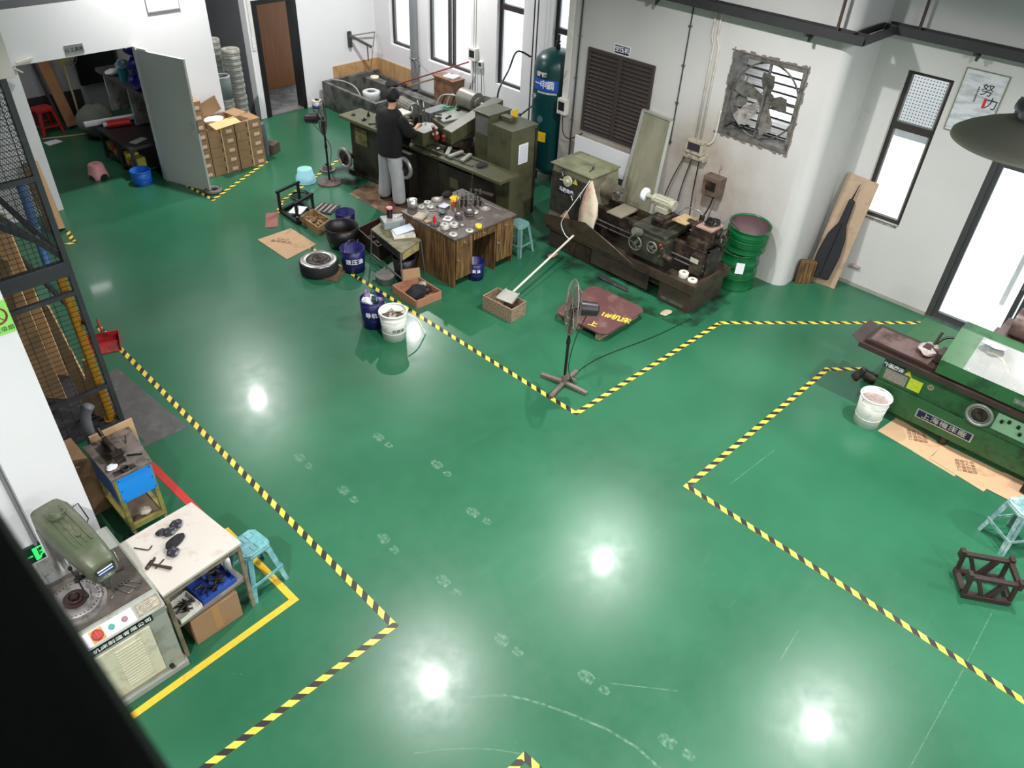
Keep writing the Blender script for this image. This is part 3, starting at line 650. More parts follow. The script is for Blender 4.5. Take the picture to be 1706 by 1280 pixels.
# sloped control strip plane: from (y 3.94,z .78) to (4.05,.86)
sl = Vector((0, .11, .08)).normalized(); nn = Vector((1, 0, 0)).cross(sl)
def strip_T(x, k, off): p = Vector((x, 3.94, .78)) + sl * k + nn * off - Vector(t.location); return frame_T(p, (1, 0, 0), sl)
b = MB(); T0 = strip_T(.46, .068, .001); b.T = T0; b.box(-.165, .165, -.05, .05, 0, .003); b.build('control_plate', WPAPER, t)
b = MB(); b.T = strip_T(.375, .068, .005); b.box(-.042, .042, -.045, .045, 0, .006); b.build('switch_plate', mat('tan switch plate', (176, 140, 80), .4, .3), t)
b = MB(); b.T = strip_T(.375, .068, .010); b.ring((0, 0, .004), .034, .005, n=28); b.cyl((0, 0, 0), (0, 0, .012), .029, n=24); b.box(-.008, .008, -.028, .028, .012, .026); b.build('rotary_switch', mat('switch red', (170, 50, 40), .4, var=.05), t)
for x, c, nme in ((.47, (70, 150, 140), 'green push button'), (.56, (150, 112, 122), 'mauve push button')):
    b = MB(); b.T = strip_T(x, .068, .004); b.cyl((0, 0, 0), (0, 0, .012), .02, n=20); b.cyl((0, 0, .012), (0, 0, .02), .016, n=20); b.build('push_button', mat(nme, c, .35, var=0), t, label=nme)
b = MB(); b.T = strip_T(.725, .068, .001); b.box(-.085, .085, -.043, .043, 0, .002); b.build('rating_plate', mat('rating plate', (176, 170, 152), .4, .5, var=.25, scale=60), t)
b = MB(); b.T = strip_T(.725, .068, .0032)
for w_, h_ in ((.16, .08), (.148, .068)):
    for s_ in (-1, 1): b.box(-w_ / 2, w_ / 2, s_ * h_ / 2 - .001, s_ * h_ / 2 + .001, 0, .001); b.box(s_ * w_ / 2 - .001, s_ * w_ / 2 + .001, -h_ / 2, h_ / 2, 0, .001)
for k in range(5): b.box(-.06, .02 + .02 * (k % 3), -.024 + k * .011, -.021 + k * .011, 0, .001)
b.build('plate_engraving', mat('engraved lines', (70, 62, 56), .5, var=0), t)
b = wb(t); b.box(.14, .72, 3.974, 3.9795, .672, .735); b.build('name_strip', mat('black name strip', (20, 20, 22), .4, var=0), t)
text_part('武汉市机床制造有限公司', .042, frame_T((.18, -.4275, .704), (1, 0, 0), (0, 0, 1)), mat('white lettering', (238, 238, 238)), t, sx=1.15, bold=.0006, spacing=1.12)
b = wb(t); b.box(.05, .68, 3.966, 3.98, .12, .645); b.build('vent_cover', CREAM, t, bevel=.004)
b = wb(t)
for k in range(14):
    for x0_ in (.42,): b.box(x0_, x0_ + .18, 3.958, 3.966, .18 + k * .031, .192 + k * .031)
b.build('louvre_slots', CREAM, t)
b = wb(t); b.cyl((.72, 3.98, .1), (.72, 3.955, .1), .018, n=12); b.build('drain_plug', BLACKP, t)
b = wb(t); b.cyl((.38, 4.29, .868), (.38, 4.29, .885), .19, n=48); b.cyl((.38, 4.29, .885), (.38, 4.29, .915), .165, n=56)
b.rev([(.165, .915), (.163, .920), (.09, .922), (.085, .918), (.0, .918)], (.38, 4.29, 0), n=56); b.build('index_table', mat('dusty cast table', (136, 132, 130), .5, .35, var=.12, scale=10, dirt=(90, 84, 80), damt=.3, dscale=16), t)
b = wb(t)
for k in range(36):
    a = 2 * PI * k / 36; b.box(.38 + .148 * math.cos(a) - .004, .38 + .148 * math.cos(a) + .004, 4.29 + .148 * math.sin(a) - .004, 4.29 + .148 * math.sin(a) + .004, .9215, .9225)
b.build('index_marks', BLACKP, t)
b = wb(t); b.cyl((.38, 4.29, .918), (.38, 4.29, .93), .078, n=32); b.ring((.38, 4.29, .94), .045, .008, n=28); b.cyl((.38, 4.29, .93), (.38, 4.29, .955), .025, n=20); b.build('chuck_plate', mat('oily brown hub', (64, 48, 44), .4, .5, var=.2), t)
# column and head
b = wb(t); b.box(.30, .56, 4.55, 4.80, .868, .91); b.cyl((.43, 4.66, .91), (.43, 4.66, 1.30), .05, n=24); b.build('column', STEEL, t, bevel=.004)
b = wb(t)
hd = Vector((.585, 4.12, 0)) - Vector((.50, 4.78, 0)); hl = hd.length; hd.normalize(); hs = Vector((-hd.y, hd.x, 0))
hc = Vector((.50, 4.78, 0))
def hp(l, s_, z): return hc + hd * l + hs * s_ + Vector((0, 0, z))
secs = [(-.03, .06, 1.27, 1.36), (.0, .105, 1.23, 1.39), (.08, .125, 1.22, 1.40), (.3, .12, 1.19, 1.385), (.55, .105, 1.15, 1.35), (.66, .092, 1.13, 1.31), (.685, .07, 1.15, 1.28)]
vs = []; fs = []
for l, w_, za, zb in secs:
    for k in range(16):
        a = 2 * PI * k / 16; ca, sa = math.cos(a), math.sin(a); e = .45
        sx_ = math.copysign(abs(ca) ** e, ca); sz_ = math.copysign(abs(sa) ** e, sa)
        vs.append(hp(l, sx_ * w_, (za + zb) / 2 + sz_ * (zb - za) / 2))
for i in range(len(secs) - 1):
    for k in range(16): fs.append((i * 16 + k, i * 16 + (k + 1) % 16, (i + 1) * 16 + (k + 1) % 16, (i + 1) * 16 + k))
fs.append(tuple(range(16))); fs.append(tuple(reversed(range((len(secs) - 1) * 16, len(secs) * 16))))
b._add(vs, fs, True)
HEADM = mat('dusty green drill head', (70, 80, 56), .42, var=.08, scale=4, dirt=(104, 104, 92), damt=.45, dscale=3)
b.build('belt_cover', HEADM, t)
b = wb(t)
for s_ in (-.05, -.015, .02, .055): b.tube([hp(.1, s_, 1.399), hp(.3, s_, 1.385), hp(.5, s_, 1.36)], .004, n=6)
b.build('cover_ribs', HEADM, t)
b = wb(t); c = hp(.17, .0, 1.39); b.cyl(c, c + Vector((0, 0, .02)), .055, n=24); b.cyl(c + Vector((0, 0, .02)), c + Vector((0, 0, .045)), .045, .03, n=24); b.ring(c + Vector((.03, 0, .03)), .03, .005, n=18); b.build('pulley_cap', HEADM, t)
b = wb(t); c = hp(.31, .0, 1.38); b.cyl(c, c + Vector((0, 0, .018)), .03, .02, n=18); c = hp(.42, .01, 1.37); b.cyl(c, c + Vector((0, 0, .012)), .016, n=14); b.build('oil_cap', HEADM, t)
b = wb(t); b.cyl(hp(.6, 0, 1.17), hp(.6, 0, 1.08), .07, .055, n=24); b.cyl(hp(.6, 0, 1.08), hp(.6, 0, 1.02), .035, n=20); b.cyl(hp(.6, 0, 1.02), hp(.6, 0, .97), .026, .018, n=16); b.build('spindle', mat('oily spindle', (90, 92, 84), .35, .6, var=.2), t)
b = wb(t); b.cyl(hp(.6, 0, .97), hp(.6, 0, .925), .005, n=8); b.build('drill_bit', STEEL, t)
b = wb(t)
for a in (0, 2.1, 4.2):
    c = hp(.52, -.13, 1.12); d_ = Vector((0, math.cos(a), math.sin(a))) * .13; b.cyl(c, c + d_, .006, n=8); b.blob(c + d_, .015, .015, .02, 10, 6)
b.cyl(hp(.52, -.08, 1.12), hp(.52, -.15, 1.12), .018, n=14); b.build('feed_lever', BLACKM, t)
b = wb(t); b.ring(hp(.5, .14, 1.1), .045, .008, ax=RY, n=24); b.cyl(hp(.5, .08, 1.1), hp(.5, .15, 1.1), .012, n=10); b.build('handwheel', STEEL, t)
b = wb(t); b.box(.52, .66, 4.105, 4.11, 1.0, 1.0); b = MB()
pa = hp(.68, .035, 1.25); b = wb(t); q = hp(.688, 0, 1.225); T_ = frame_T(q - Vector(t.location), hs * -1 if hs.x < 0 else hs, (0, 0, 1))
b = MB(); b.T = T_; b.box(-.05, .05, -.02, .02, -.002, .004); b.build('maker_badge', mat('blue badge', (46, 70, 140), .4, var=0), t)
b = MB(); b.T = T_; b.box(-.05, .05, -.004, .004, .004, .005); b.box(-.052, .052, .02, .024, -.002, .005); b.build('badge_lines', LETTERW, t)
b = wb(t); b.tube([hp(.04, .11, 1.26), hp(.0, .2, 1.24), hp(.12, .19, 1.17), hp(.2, .12, 1.18)], .005, n=6); b.build('belt_lever', BLACKM, t)
# tools lying on the cabinet
def spanner(name, loc, rz, L, label, group=None, m=STEEL, r=.006):
    b = MB(); b.bar((-L / 2 + .015, 0, .004), (L / 2 - .015, 0, .004), .011, .006)
    for s_ in (-1, 1):
        for k in range(10):
            if s_ > 0 and k in (0, 9): continue
            a0, a1 = 2 * PI * k / 10, 2 * PI * (k + 1) / 10
            b.bar((s_ * L / 2 + .012 * math.cos(a0), .012 * math.sin(a0), .004), (s_ * L / 2 + .012 * math.cos(a1), .012 * math.sin(a1), .004), .006, .007)
    o = b.build(name, m, loc=loc, rot=(0, 0, rz)); return tag(o, label, 'spanner', group)
def hexkey(loc, rz, a_, c_, label, r=.004, m=STEEL):
    o = MB().tube([(0, 0, r), (a_, 0, r), (a_ + .008, .008, r), (a_ + .008, c_, r)], r, n=6).build('hex_key', m, loc=loc, rot=(0, 0, rz)); return tag(o, label, 'hex key')
spanner('spanner', (.70, 4.19, .8685), -1.0, .13, 'spanner lying on the drilling machine mat')
hexkey((.62, 4.24, .8685), -1.15, .11, .05, 'bent hex key on the drilling machine mat, nearest the round table')
spanner('spanner', (.74, 4.20, .8685), -.8, .09, 'small spanner on the drilling machine mat by the white table')
hexkey((.56, 4.17, .8685), .6, .03, .012, 'tiny hex key beside the round table')
hexkey((.66, 4.38, .8685), -.2, .07, .02, 'thin hex key at the rear of the oily mat', m=GREASE)

# white topped work table ------------------------------------------------
t = thing('work_table', 'square work table with scuffed white top and open shelf', 'table', (1.13, 4.37, 0), 0)
WT = mat('scuffed white board', (194, 188, 180), .55, var=.03, dirt=(176, 160, 142), damt=.15, dscale=6)
TL = mat('grimy table leg', (132, 122, 104), .6, var=.15, dirt=(84, 74, 62), damt=.3)
b = wb(t); b.prism([(.835, 4.015), (1.49, 4.07), (1.42, 4.71), (.79, 4.68)], .775, .802); b.build('table_top', WT, t, bevel=.004)
b = wb(t); b.prism([(.84, 4.03), (1.475, 4.085), (1.41, 4.69), (.80, 4.66)], .72, .7745); b.build('apron', TL, t)
for x, y in ((.845, 4.03), (1.455, 4.09), (1.38, 4.66), (.805, 4.64)): b = wb(t); b.box(x, x + .03, y, y + .03, 0, .72); b.build('leg', TL, t)
b = wb(t); b.prism([(.85, 4.05), (1.465, 4.105), (1.40, 4.67), (.82, 4.64)], .335, .355); b.build('shelf', mat('grey shelf board', (120, 116, 108), .6, var=.15), t)
# on top
RAG = mat('blackened rag', (34, 32, 42), .8, var=.5, scale=16, dirt=(150, 150, 158), damt=.28, dscale=18)
def crumple(name, loc, rx, ry, rz_, m, label, cat, seed=1, rough=.3, rot=0, group=None):
    r_ = random.Random(seed); b = MB(); b.blob((0, 0, rz_), rx, ry, rz_, 14, 8, rough, rnd=r_)
    o = b.build(name, m, loc=loc, rot=(0, 0, rot)); s_ = o.modifiers.new('soft', 'SUBSURF'); s_.levels = 1; s_.render_levels = 1
    return tag(o, label, cat, group)
crumple('oily_rag', (1.10, 4.56, .803), .045, .035, .013, RAG, 'round flat blackened rag on the white table, farthest from the stool', 'rag', 1)
crumple('oily_rag', (1.145, 4.52, .803), .055, .04, .02, RAG, 'crumpled black rag in the middle of the white table', 'rag', 2)
crumple('oily_rag', (1.215, 4.55, .803), .05, .045, .022, RAG, 'ring shaped black rag near the white table back edge', 'rag', 3)
crumple('work_glove', (1.13, 4.40, .803), .095, .045, .025, mat('black glove cloth', (18, 18, 24), .8, var=.3), 'black glove bundle lying at the centre of the white table', 'glove', 4, rot=.3)
crumple('oily_rag', (1.07, 4.315, .803), .05, .045, .02, RAG, 'stained black and white rag nearest the hammer', 'rag', 5)
hexkey((.885, 4.56, .803), -.95, .11, .045, 'large dark hex key on the corner of the white table', r=.005, m=GREASE)
t = thing('hammer', 'steel hammer with dark handle on the white table', 'hammer', (.90, 4.33, .803), -1.0)
b = MB(); b.box(-.012, .012, -.05, .03, .0, .024); b.frust(-.012, .012, .03, .05, .0, -.008, .008, .05, .07, .012); b.build('hammer_head', GREASE, t, bevel=.004)
b = MB(); b.cyl((.01, 0, .012), (.17, 0, .014), .010, .013, n=12); b.build('handle', mat('dark wood handle', (66, 44, 36), .5, var=.2), t)
o = MB().tube([(0, 0, .005), (.09, .02, .005)], .005, n=6).build('punch', GREASE, loc=(.91, 4.27, .803), rot=(0, 0, .2)); tag(o, 'thin steel punch beside the hammer', 'punch')
# shelf content
def open_tray(name, loc, rz, w, d_, h, th, m, label, cat='tray', inner=None):
    t = thing(name, label, cat, loc, rz); b = MB()
    b.box(-w / 2, w / 2, -d_ / 2, d_ / 2, 0, th); b.box(-w / 2, w / 2, -d_ / 2, -d_ / 2 + th, th, h); b.box(-w / 2, w / 2, d_ / 2 - th, d_ / 2, th, h)
    b.box(-w / 2, -w / 2 + th, -d_ / 2 + th, d_ / 2 - th, th, h); b.box(w / 2 - th, w / 2, -d_ / 2 + th, d_ / 2 - th, th, h); b.build('tray_body', m, t); return t
open_tray('white_tray', (.98, 4.17, .356), .15, .19, .2, .045, .004, WPLAST, 'white tray of dark drill bits on the work table shelf')
open_tray('blue_tray', (1.24, 4.24, .356), .1, .30, .26, .05, .004, mat('blue steel tray', (40, 74, 160), .4, var=.1), 'blue steel tray full of blackened tools on the shelf')
r_ = random.Random(5)
def scatter_rods(n, cx, cy, z, w, d_, m, label, cat, group, rmin=.004, rmax=.009, lmin=.05, lmax=.12, name='tool_bit', seed=1, dz=.02):
    r_ = random.Random(seed)
    for k in range(n):
        L_ = r_.uniform(lmin, lmax); r = r_.uniform(rmin, rmax); a = r_.uniform(0, PI)
        zz = z + r + (k % 4) * dz * .5; e = min(w, d_) / 2 - .004
        L_ = min(L_, 2 * e * .95)
        x = cx + r_.uniform(-1, 1) * max(0, (w / 2 - L_ / 2)); y = cy + r_.uniform(-1, 1) * max(0, (d_ / 2 - L_ / 2))
        b = MB(); b.cyl((-L_ / 2, 0, 0), (L_ * .2, 0, 0), r, n=8); b.cyl((L_ * .2, 0, 0), (L_ / 2, 0, 0), r * .6, n=8)
        tag(b.build(name, m, loc=(x, y, zz), rot=(0, 0, a)), label, cat, group)
scatter_rods(14, .98, 4.17, .361, .17, .18, GREASE, 'dark drill bit heaped in the white tray under the table', 'drill bit', 'drill bits in the white tray', seed=3, name='drill_bit')
scatter_rods(20, 1.24, 4.24, .361, .27, .23, GREASE, 'blackened tool piece heaped in the blue tray', 'tool piece', 'tool pieces in the blue tray', seed=4, rmax=.014, name='tool_piece')
def bottle(name, loc, r, h, m, capm, label):
    t = thing(name, label, 'bottle', loc); b = MB(); b.rev([(0, 0), (r, 0), (r, h * .72), (r * .9, h * .78), (r * .35, h * .88), (r * .35, h * .9), (0, h * .9)], n=20); b.build('bottle_body', m, t)
    b = MB(); b.cyl((0, 0, h * .9), (0, 0, h), r * .42, n=14); b.build('cap', capm, t); return t
bottle('spray_bottle', (1.41, 4.27, .356), .03, .17, WPLAST, WPAPER, 'white plastic bottle on the shelf beside the stool')
bottle('oil_bottle', (1.37, 4.36, .356), .026, .14, mat('pink tint plastic', (210, 180, 190), .4, var=.05), WPLAST, 'smaller pinkish bottle behind the white bottle on the shelf')
def carton(loc, rz, w, d_, h, label, name='carton', m=None, cat='box', tape_=True, group=None, lbl=None):
    t = thing(name, label, cat, loc, rz, group); b = MB(); b.box(-w / 2, w / 2, -d_ / 2, d_ / 2, 0, h); b.build('carton_body', m or CARD, t, bevel=.004)
    if tape_:
        b = MB(); b.box(-.03, .03, -d_ / 2 - .001, d_ / 2 + .001, h + .0002, h + .001); b.box(-.03, .03, -d_ / 2 - .0015, -d_ / 2 - .0005, h * .1, h); b.build('packing_tape', mat('tan packing tape', (168, 128, 84), .3, var=.05), t)
    return t
carton((1.16, 4.235, 0), .02, .40, .32, .30, 'brown cardboard carton under the white topped table')
# blue plastic stool
def stool(loc, rz, m, label, h=.47, w=.28, spread=.055, first=None, slots=True, group=None):
    t = thing('plastic_stool', label, 'stool', loc, rz, group); q = w / 2; p = q + spread
    b = MB(); ch = .04
    poly = [(-q + ch, -q), (q - ch, -q), (q, -q + ch), (q, q - ch), (q - ch, q), (-q + ch, q), (-q, q - ch), (-q, -q + ch)]
    b.prism(poly, h - .02, h); b.prism([(x * 1.04, y * 1.04) for x, y in poly], h - .05, h - .0195); b.build('seat', m, t, bevel=.006)
    b = MB()
    for x0_, y0_, w2, d2 in ((-.06, -.06, .07, .05), (.05, -.06, .06, .05), (-.06, .05, .07, .06), (.05, .06, .06, .05)):
        for s_ in (-1, 1): b.box(x0_ - w2 / 2, x0_ + w2 / 2, y0_ + s_ * d2 / 2 - .004, y0_ + s_ * d2 / 2 + .004, h, h + .004); b.box(x0_ + s_ * w2 / 2 - .004, x0_ + s_ * w2 / 2 + .004, y0_ - d2 / 2, y0_ + d2 / 2, h, h + .004)
    b.build('seat_ridges', m, t)
    for sx_ in (-1, 1):
        for sy_ in (-1, 1):
            b = MB(); X, Y = sx_ * q * .93, sy_ * q * .93; x, y = sx_ * p, sy_ * p; a_ = .028
            for (ux, uy) in ((sx_, 0), (0, sy_)):
                # two flanges forming an L section
                if ux: b.frust(min(x, x - ux * .006), max(x, x - ux * .006), min(y, y - sy_ * .042), max(y, y - sy_ * .042), 0, min(X, X - ux * .006), max(X, X - ux * .006), min(Y, Y - sy_ * .055), max(Y, Y - sy_ * .055), h - .045)
                else: b.frust(min(x, x - sx_ * .042), max(x, x - sx_ * .042), min(y, y - uy * .006), max(y, y - uy * .006), 0, min(X, X - sx_ * .055), max(X, X - sx_ * .055), min(Y, Y - uy * .006), max(Y, Y - uy * .006), h - .045)
            b.build('leg', m, t)
    f_ = .35; P_ = q * .93 + (p - q * .93) * (1 - f_)
    for k in range(4):
        b = MB(); c = [(-P_, -P_), (P_, -P_), (P_, P_), (-P_, P_)]; b.bar((*c[k], h * f_), (*c[(k + 1) % 4], h * f_), .008, .03); b.build('rung', m, t)
    return t
TEAL = mat('chalky turquoise plastic', (92, 156, 162), .5, var=.08, scale=6, dirt=(140, 188, 190), damt=.4, dscale=8)
stool((1.635, 4.30, 0), .12, TEAL, 'turquoise plastic stool beside the white topped table', h=.48, w=.245, spread=.06)
# the bench with a blue front panel
t = thing('polishing_bench', 'small steel bench with blue front panel and castors', 'bench', (1.27, 5.7, 0))
YG = mat('grubby yellow green frame', (138, 132, 70), .5, var=.15, dirt=(90, 80, 50), damt=.35)
BX0, BX1, BY0, BY1 = 1.09, 1.415, 5.44, 5.98
for x in (BX0, BX1 - .035):
    for y in (BY0, BY1 - .035): b = wb(t); b.box(x, x + .035, y, y + .035, .10, .735); b.build('leg', YG, t)
b = wb(t); b.box(BX0 + .035, BX1 - .035, BY0, BY0 + .035, .10, .15); b.box(BX0, BX0 + .035, BY0 + .035, BY1 - .035, .10, .15); b.box(BX1 - .035, BX1, BY0 + .035, BY1 - .035, .10, .15); b.box(BX0 + .035, BX1 - .035, BY1 - .035, BY1, .10, .15); b.build('base_frame', YG, t)
b = wb(t); b.box(BX0 + .035, BX1 - .035, BY0 + .035, BY1 - .035, .13, .14); b.build('lower_shelf', mat('brown lower board', (92, 78, 66), .6, var=.2), t)
BLU = mat('bright blue panel', (34, 142, 232), .4, var=.03)
b = wb(t); b.box(BX0 + .02, BX1 - .01, BY0 - .004, BY0 - .0005, .44, .715); b.build('front_panel', BLU, t)
b = wb(t)
for x in (BX0 + .035, BX1 - .025):
    for z in (.46, .575, .695): b.cyl((x, BY0 - .004, z), (x, BY0 - .008, z), .005, n=8)
b.build('screws', BLACKP, t)
b = wb(t); b.box(BX0 - .004, BX0 - .0005, BY0 + .05, BY1 - .03, .40, .70); b.build('side_panel', mat('deep blue panel', (24, 92, 160), .4, var=.05), t)
BT = mat('grimy bench steel', (128, 118, 112), .45, .3, var=.2, scale=8, dirt=(76, 68, 62), damt=.35, dscale=12)
b = wb(t); b.prism([(BX0 - .02, BY0 - .02), (BX1 + .01, BY0 - .02), (BX1 + .06, BY1 - .06), (BX1 + .06, BY1), (BX0 - .02, BY1)], .736, .752); b.build('bench_top', BT, t, bevel=.002)
b = wb(t); b.box(1.20, 1.27, 5.56, 5.90, .753, .80); b.box(1.185, 1.285, 5.60, 5.66, .80, .83); b.box(1.21, 1.25, 5.66, 5.86, .80, .86); b.cyl((1.23, 5.90, .84), (1.23, 5.96, .88), .018, n=10); b.build('vice', GREASE, t, bevel=.003)
b = wb(t); b.box(1.12, 1.30, 5.44, 5.50, .753, .756); b.ring((1.22, 5.47, .765), .03, .01, n=16); b.build('grinding_slot', GREASE, t)
b = wb(t); b.cyl((1.15, 5.70, .752), (1.15, 5.70, .757), .055, n=24); b.build('round_plate', mat('dark olive plate', (92, 84, 68), .5, .3), t)
b = wb(t); b.bar((1.30, 5.62, .76), (1.40, 5.55, .76), .012, .012); b.cyl((1.36, 5.78, .752), (1.39, 5.83, .80), .006, n=8); b.build('lever', BLACKM, t)
b = wb(t); b.blob((1.26, 5.50, .19), .05, .04, .04, 10, 6, .25); b.build('valve_block', mat('dusty valve', (168, 158, 140), .6, var=.2), t)
for x in (BX0 + .02, BX1 - .02):
    for y in (BY0 + .02, BY1 - .02):
        b = wb(t); b.cyl((x - .012, y, .04), (x + .012, y, .04), .04, n=20); b.cyl((x, y, .075), (x, y, .10), .016, n=10); b.box(x - .02, x + .02, y - .016, y + .016, .07, .082); b.build('castor', mat('castor rubber', (92, 88, 80), .6), t)
crumple('paper_rag', (1.145, 5.56, .753), .05, .04, .012, WPAPER, 'crumpled white paper on the blue panel bench', 'paper', 8)
t = thing('backing_board', 'tan board standing behind the blue panel bench', 'board', (1.34, 6.02, 0))
b = wb(t); b.box(1.15, 1.53, 6.0, 6.02, .0, .80); b.build('board', CARDL, t)
t = thing('floor_carton', 'large flattened carton leaning between the column and the bench', 'box', (1.0, 6.25, 0))
b = wb(t); b.T = b.T @ Matrix.Translation((1.02, 6.45, 0)); b.frust(-.2, .13, -.5, .1, 0, -.2, .10, -.45, .15, .42); b.build('carton_body', CARD, t)
text_part('木家用品', .07, frame_T((.14, -.2, .30), (0, -1, 0), (-.0, 0, 1)), mat('faded print', (90, 66, 44), .8, var=0), t)
t = thing('grey_hose', 'grey rubber duct piece standing behind the bench', 'duct', (1.19, 6.12, 0))
b = wb(t); b.tube(spline([(1.19, 6.14, .0), (1.19, 6.13, .5), (1.2, 6.12, .9), (1.26, 6.1, 1.04)]), .045, n=16); b.build('tube', mat('grey duct', (96, 98, 102), .5, var=.1), t)
t = thing('floor_cable', 'dark cable coiled on the floor below the bench', 'cable', (1.05, 5.4, 0))
b = wb(t); b.tube(spline([(1.12, 5.5, .06), (1.03, 5.5, .01), (.98, 5.35, .008), (1.0, 5.1, .008), (1.1, 4.95, .008)]), .007, n=6); b.build('cord', BLACKP, t)
# ================================================================== tool room opening, door leaf, cartons, filters
# grey flush door standing open on the partition
t = bpy.data.objects.new('door_2', None); COL.objects.link(t); t.location = (4.84, 12.335, 0); t.rotation_euler = (0, 0, math.atan2(-.82, .30)); t['kind'] = 'structure'; t['label'] = 'pale grey flush door standing open beside the cartons'
DG = mat('pale grey door paint', (176, 180, 176), .5, var=.02, scale=1, dirt=(150, 152, 146), damt=-.05)
b = MB(); b.box(.0, .89, -.02, .02, .02, 2.06); b.build('door_panel', DG, t, bevel=.003)
b = MB(); b.box(.80, .85, -.028, -.02, 1.0, 1.12); b.cyl((.825, -.02, 1.0), (.825, -.075, 1.0), .011, n=10); b.cyl((.825, -.07, 1.0), (.70, -.07, 1.0), .010, n=10); b.cyl((.825, -.02, 1.13), (.825, -.032, 1.13), .022, n=16); b.build('door_handle', BRIGHT, t)
b = MB(); b.box(.8905, .8925, -.014, .014, .96, 1.16); b.build('lock_plate', STEEL, t)
b = MB(); b.bar((.02, -.03, 2.09), (-.25, .02, 2.11), .03, .03); b.bar((.05, -.02, 2.08), (.22, -.02, 2.085), .05, .03); b.build('door_closer', mat('cream closer', (214, 208, 190), .5, var=0), t)
t = thing('tyre', 'grey old tyre lying on the floor under the grey door edge', 'tyre', (5.19, 11.50, 0))
b = MB(); b.ring((0, 0, .035), .105, .034, n=36, k=10); b.build('tyre_ring', mat('dusty grey rubber', (112, 112, 110), .8, var=.15, scale=20), t)
b = MB(); b.rev([(.118, .066), (.108, .071), (.100, .066)], n=36); b.build('tread_rib', RUBBER, t)
# sign over the opening and white panel above
t = thing('room_sign', 'small grey room plate above the tool room opening', 'sign', (3.99, YP, 2.19))
b = MB(); b.box(-.125, .125, -.008, -.001, -.055, .065); b.build('sign_plate', mat('brushed sign plate', (150, 150, 150), .35, .6, var=.1), t)
text_part('Q 工具房', .06, frame_T((0, -.009, 0), (1, 0, 0), (0, 0, 1)), mat('sign dark print', (30, 30, 32), .5, var=0), t)
t = thing('ceiling_panel', 'framed white panel mounted high on the partition', 'panel', (5.4, YP, 2.7))
b = wb(t); b.box(5.14, 5.62, YP - .012, YP - .001, 2.53, 2.79); b.build('panel', WHITE, t)
b = wb(t)
for q in ((5.13, 5.63, 2.52, 2.53), (5.13, 5.14, 2.53, 2.79), (5.62, 5.63, 2.53, 2.79)): b.box(q[0], q[1], YP - .018, YP - .001, q[2], q[3])
b.build('panel_frame', mat('grey trim', (150, 150, 152), .5, var=0), t)
t = thing('door_hook', 'cream door closer arm at the left end of the opening', 'closer', (3.2, 12.33, 2.1))
b = wb(t); b.bar((3.20, 12.32, 2.14), (3.42, 12.33, 2.17), .03, .03); b.bar((3.14, 12.30, 2.10), (3.24, 12.3, 2.02), .02, .02); b.build('arm', mat('cream closer', (214, 208, 190)), t)
# unseen ceiling tube added to brighten the tool room, then its furniture
t = thing('tube_lamp', 'unseen fluorescent tube lamp added to brighten the tool room', 'lamp', (3.6, 14.6, 2.75))
b = wb(t); b.box(3.0, 4.2, 14.57, 14.63, 2.74, 2.79); b.build('housing', WPLAST, t); b = wb(t); b.cyl((3.05, 14.6, 2.72), (4.15, 14.6, 2.72), .014, n=10); b.build('tube', mat('lit tube', (250, 252, 255), .5, var=0, emit=4), t)
ld = bpy.data.lights.new('fill_tube_light', 'AREA'); ld.shape = 'RECTANGLE'; ld.size = 1.1; ld.size_y = .05; ld.energy = 16
lo = bpy.data.objects.new('fill_tube_light', ld); COL.objects.link(lo); lo.parent = t; lo.location = (0, 0, -.05)
BN = mat('black work bench', (44, 42, 42), .4, .1, var=.15)
t = thing('low_bench', 'low black workbench inside the tool room opening', 'bench', (4.85, 13.4, 0))
b = wb(t); b.box(4.46, 5.35, 12.62, 13.95, .50, .55); b.build('bench_top', BN, t, bevel=.004)
b = wb(t); b.box(4.52, 5.3, 12.70, 13.9, .10, .13); b.build('lower_shelf', BN, t)
for x in (4.50, 5.27):
    for y in (12.68, 13.2, 13.85): b = wb(t); b.box(x, x + .05, y, y + .05, 0, .50); b.build('leg', BN, t)
for k in range(9):
    c = [(150, 160, 60), (190, 60, 60), (210, 200, 70), (60, 60, 62), (170, 140, 100), (120, 60, 50)][k % 6]
    w, d_, h = r_.uniform(.05, .1), r_.uniform(.05, .09), r_.uniform(.08, .2)
    o = MB().box(-w, w, -d_, d_, 0, h).build('parts_box', mat('parts box colour %d' % (k % 6), c, .5, var=.2), loc=(4.64, 12.84 + .12 * k, .131), rot=(0, 0, r_.uniform(-.2, .2)), bevel=.004); tag(o, 'small coloured box on the low shelf of the tool room bench', 'box', 'boxes under the tool room bench')
t = thing('wall_counter', 'grey counter with white end panels inside the tool room', 'counter', (5.2, 13.6, 0))
b = wb(t); b.box(4.92, 5.7, 12.60, 14.5, 1.22, 1.28); b.build('counter_top', mat('dark grey worktop', (82, 80, 82), .5, var=.1), t)
for y in (12.7, 13.5, 14.4): b = wb(t); b.box(5.0, 5.7, y, y + .05, .56, 1.22); b.build('end_panel', mat('grimy white board', (170, 168, 164), .6, var=.1, dirt=(90, 86, 80), damt=.3), t)
t = thing('paint_can', 'teal can standing on the tool room counter', 'can', (5.02, 13.55, 1.281)); b = MB(); b.cyl((0, 0, 0), (0, 0, .2), .075, .08, n=24); b.ring((0, 0, .2), .08, .006); b.build('can_body', mat('teal can', (50, 130, 150), .4), t)
b = MB(); b.blob((0, 0, .26), .1, .09, .07, 10, 6, .25); b.build('paper_stuffing', mat('pale blue paper', (150, 180, 190), .7), t)
crumple('rag_pile', (5.0, 13.95, 1.281), .12, .09, .05, WPAPER, 'pale cloth pile at the far end of the tool room counter', 'cloth', 31)
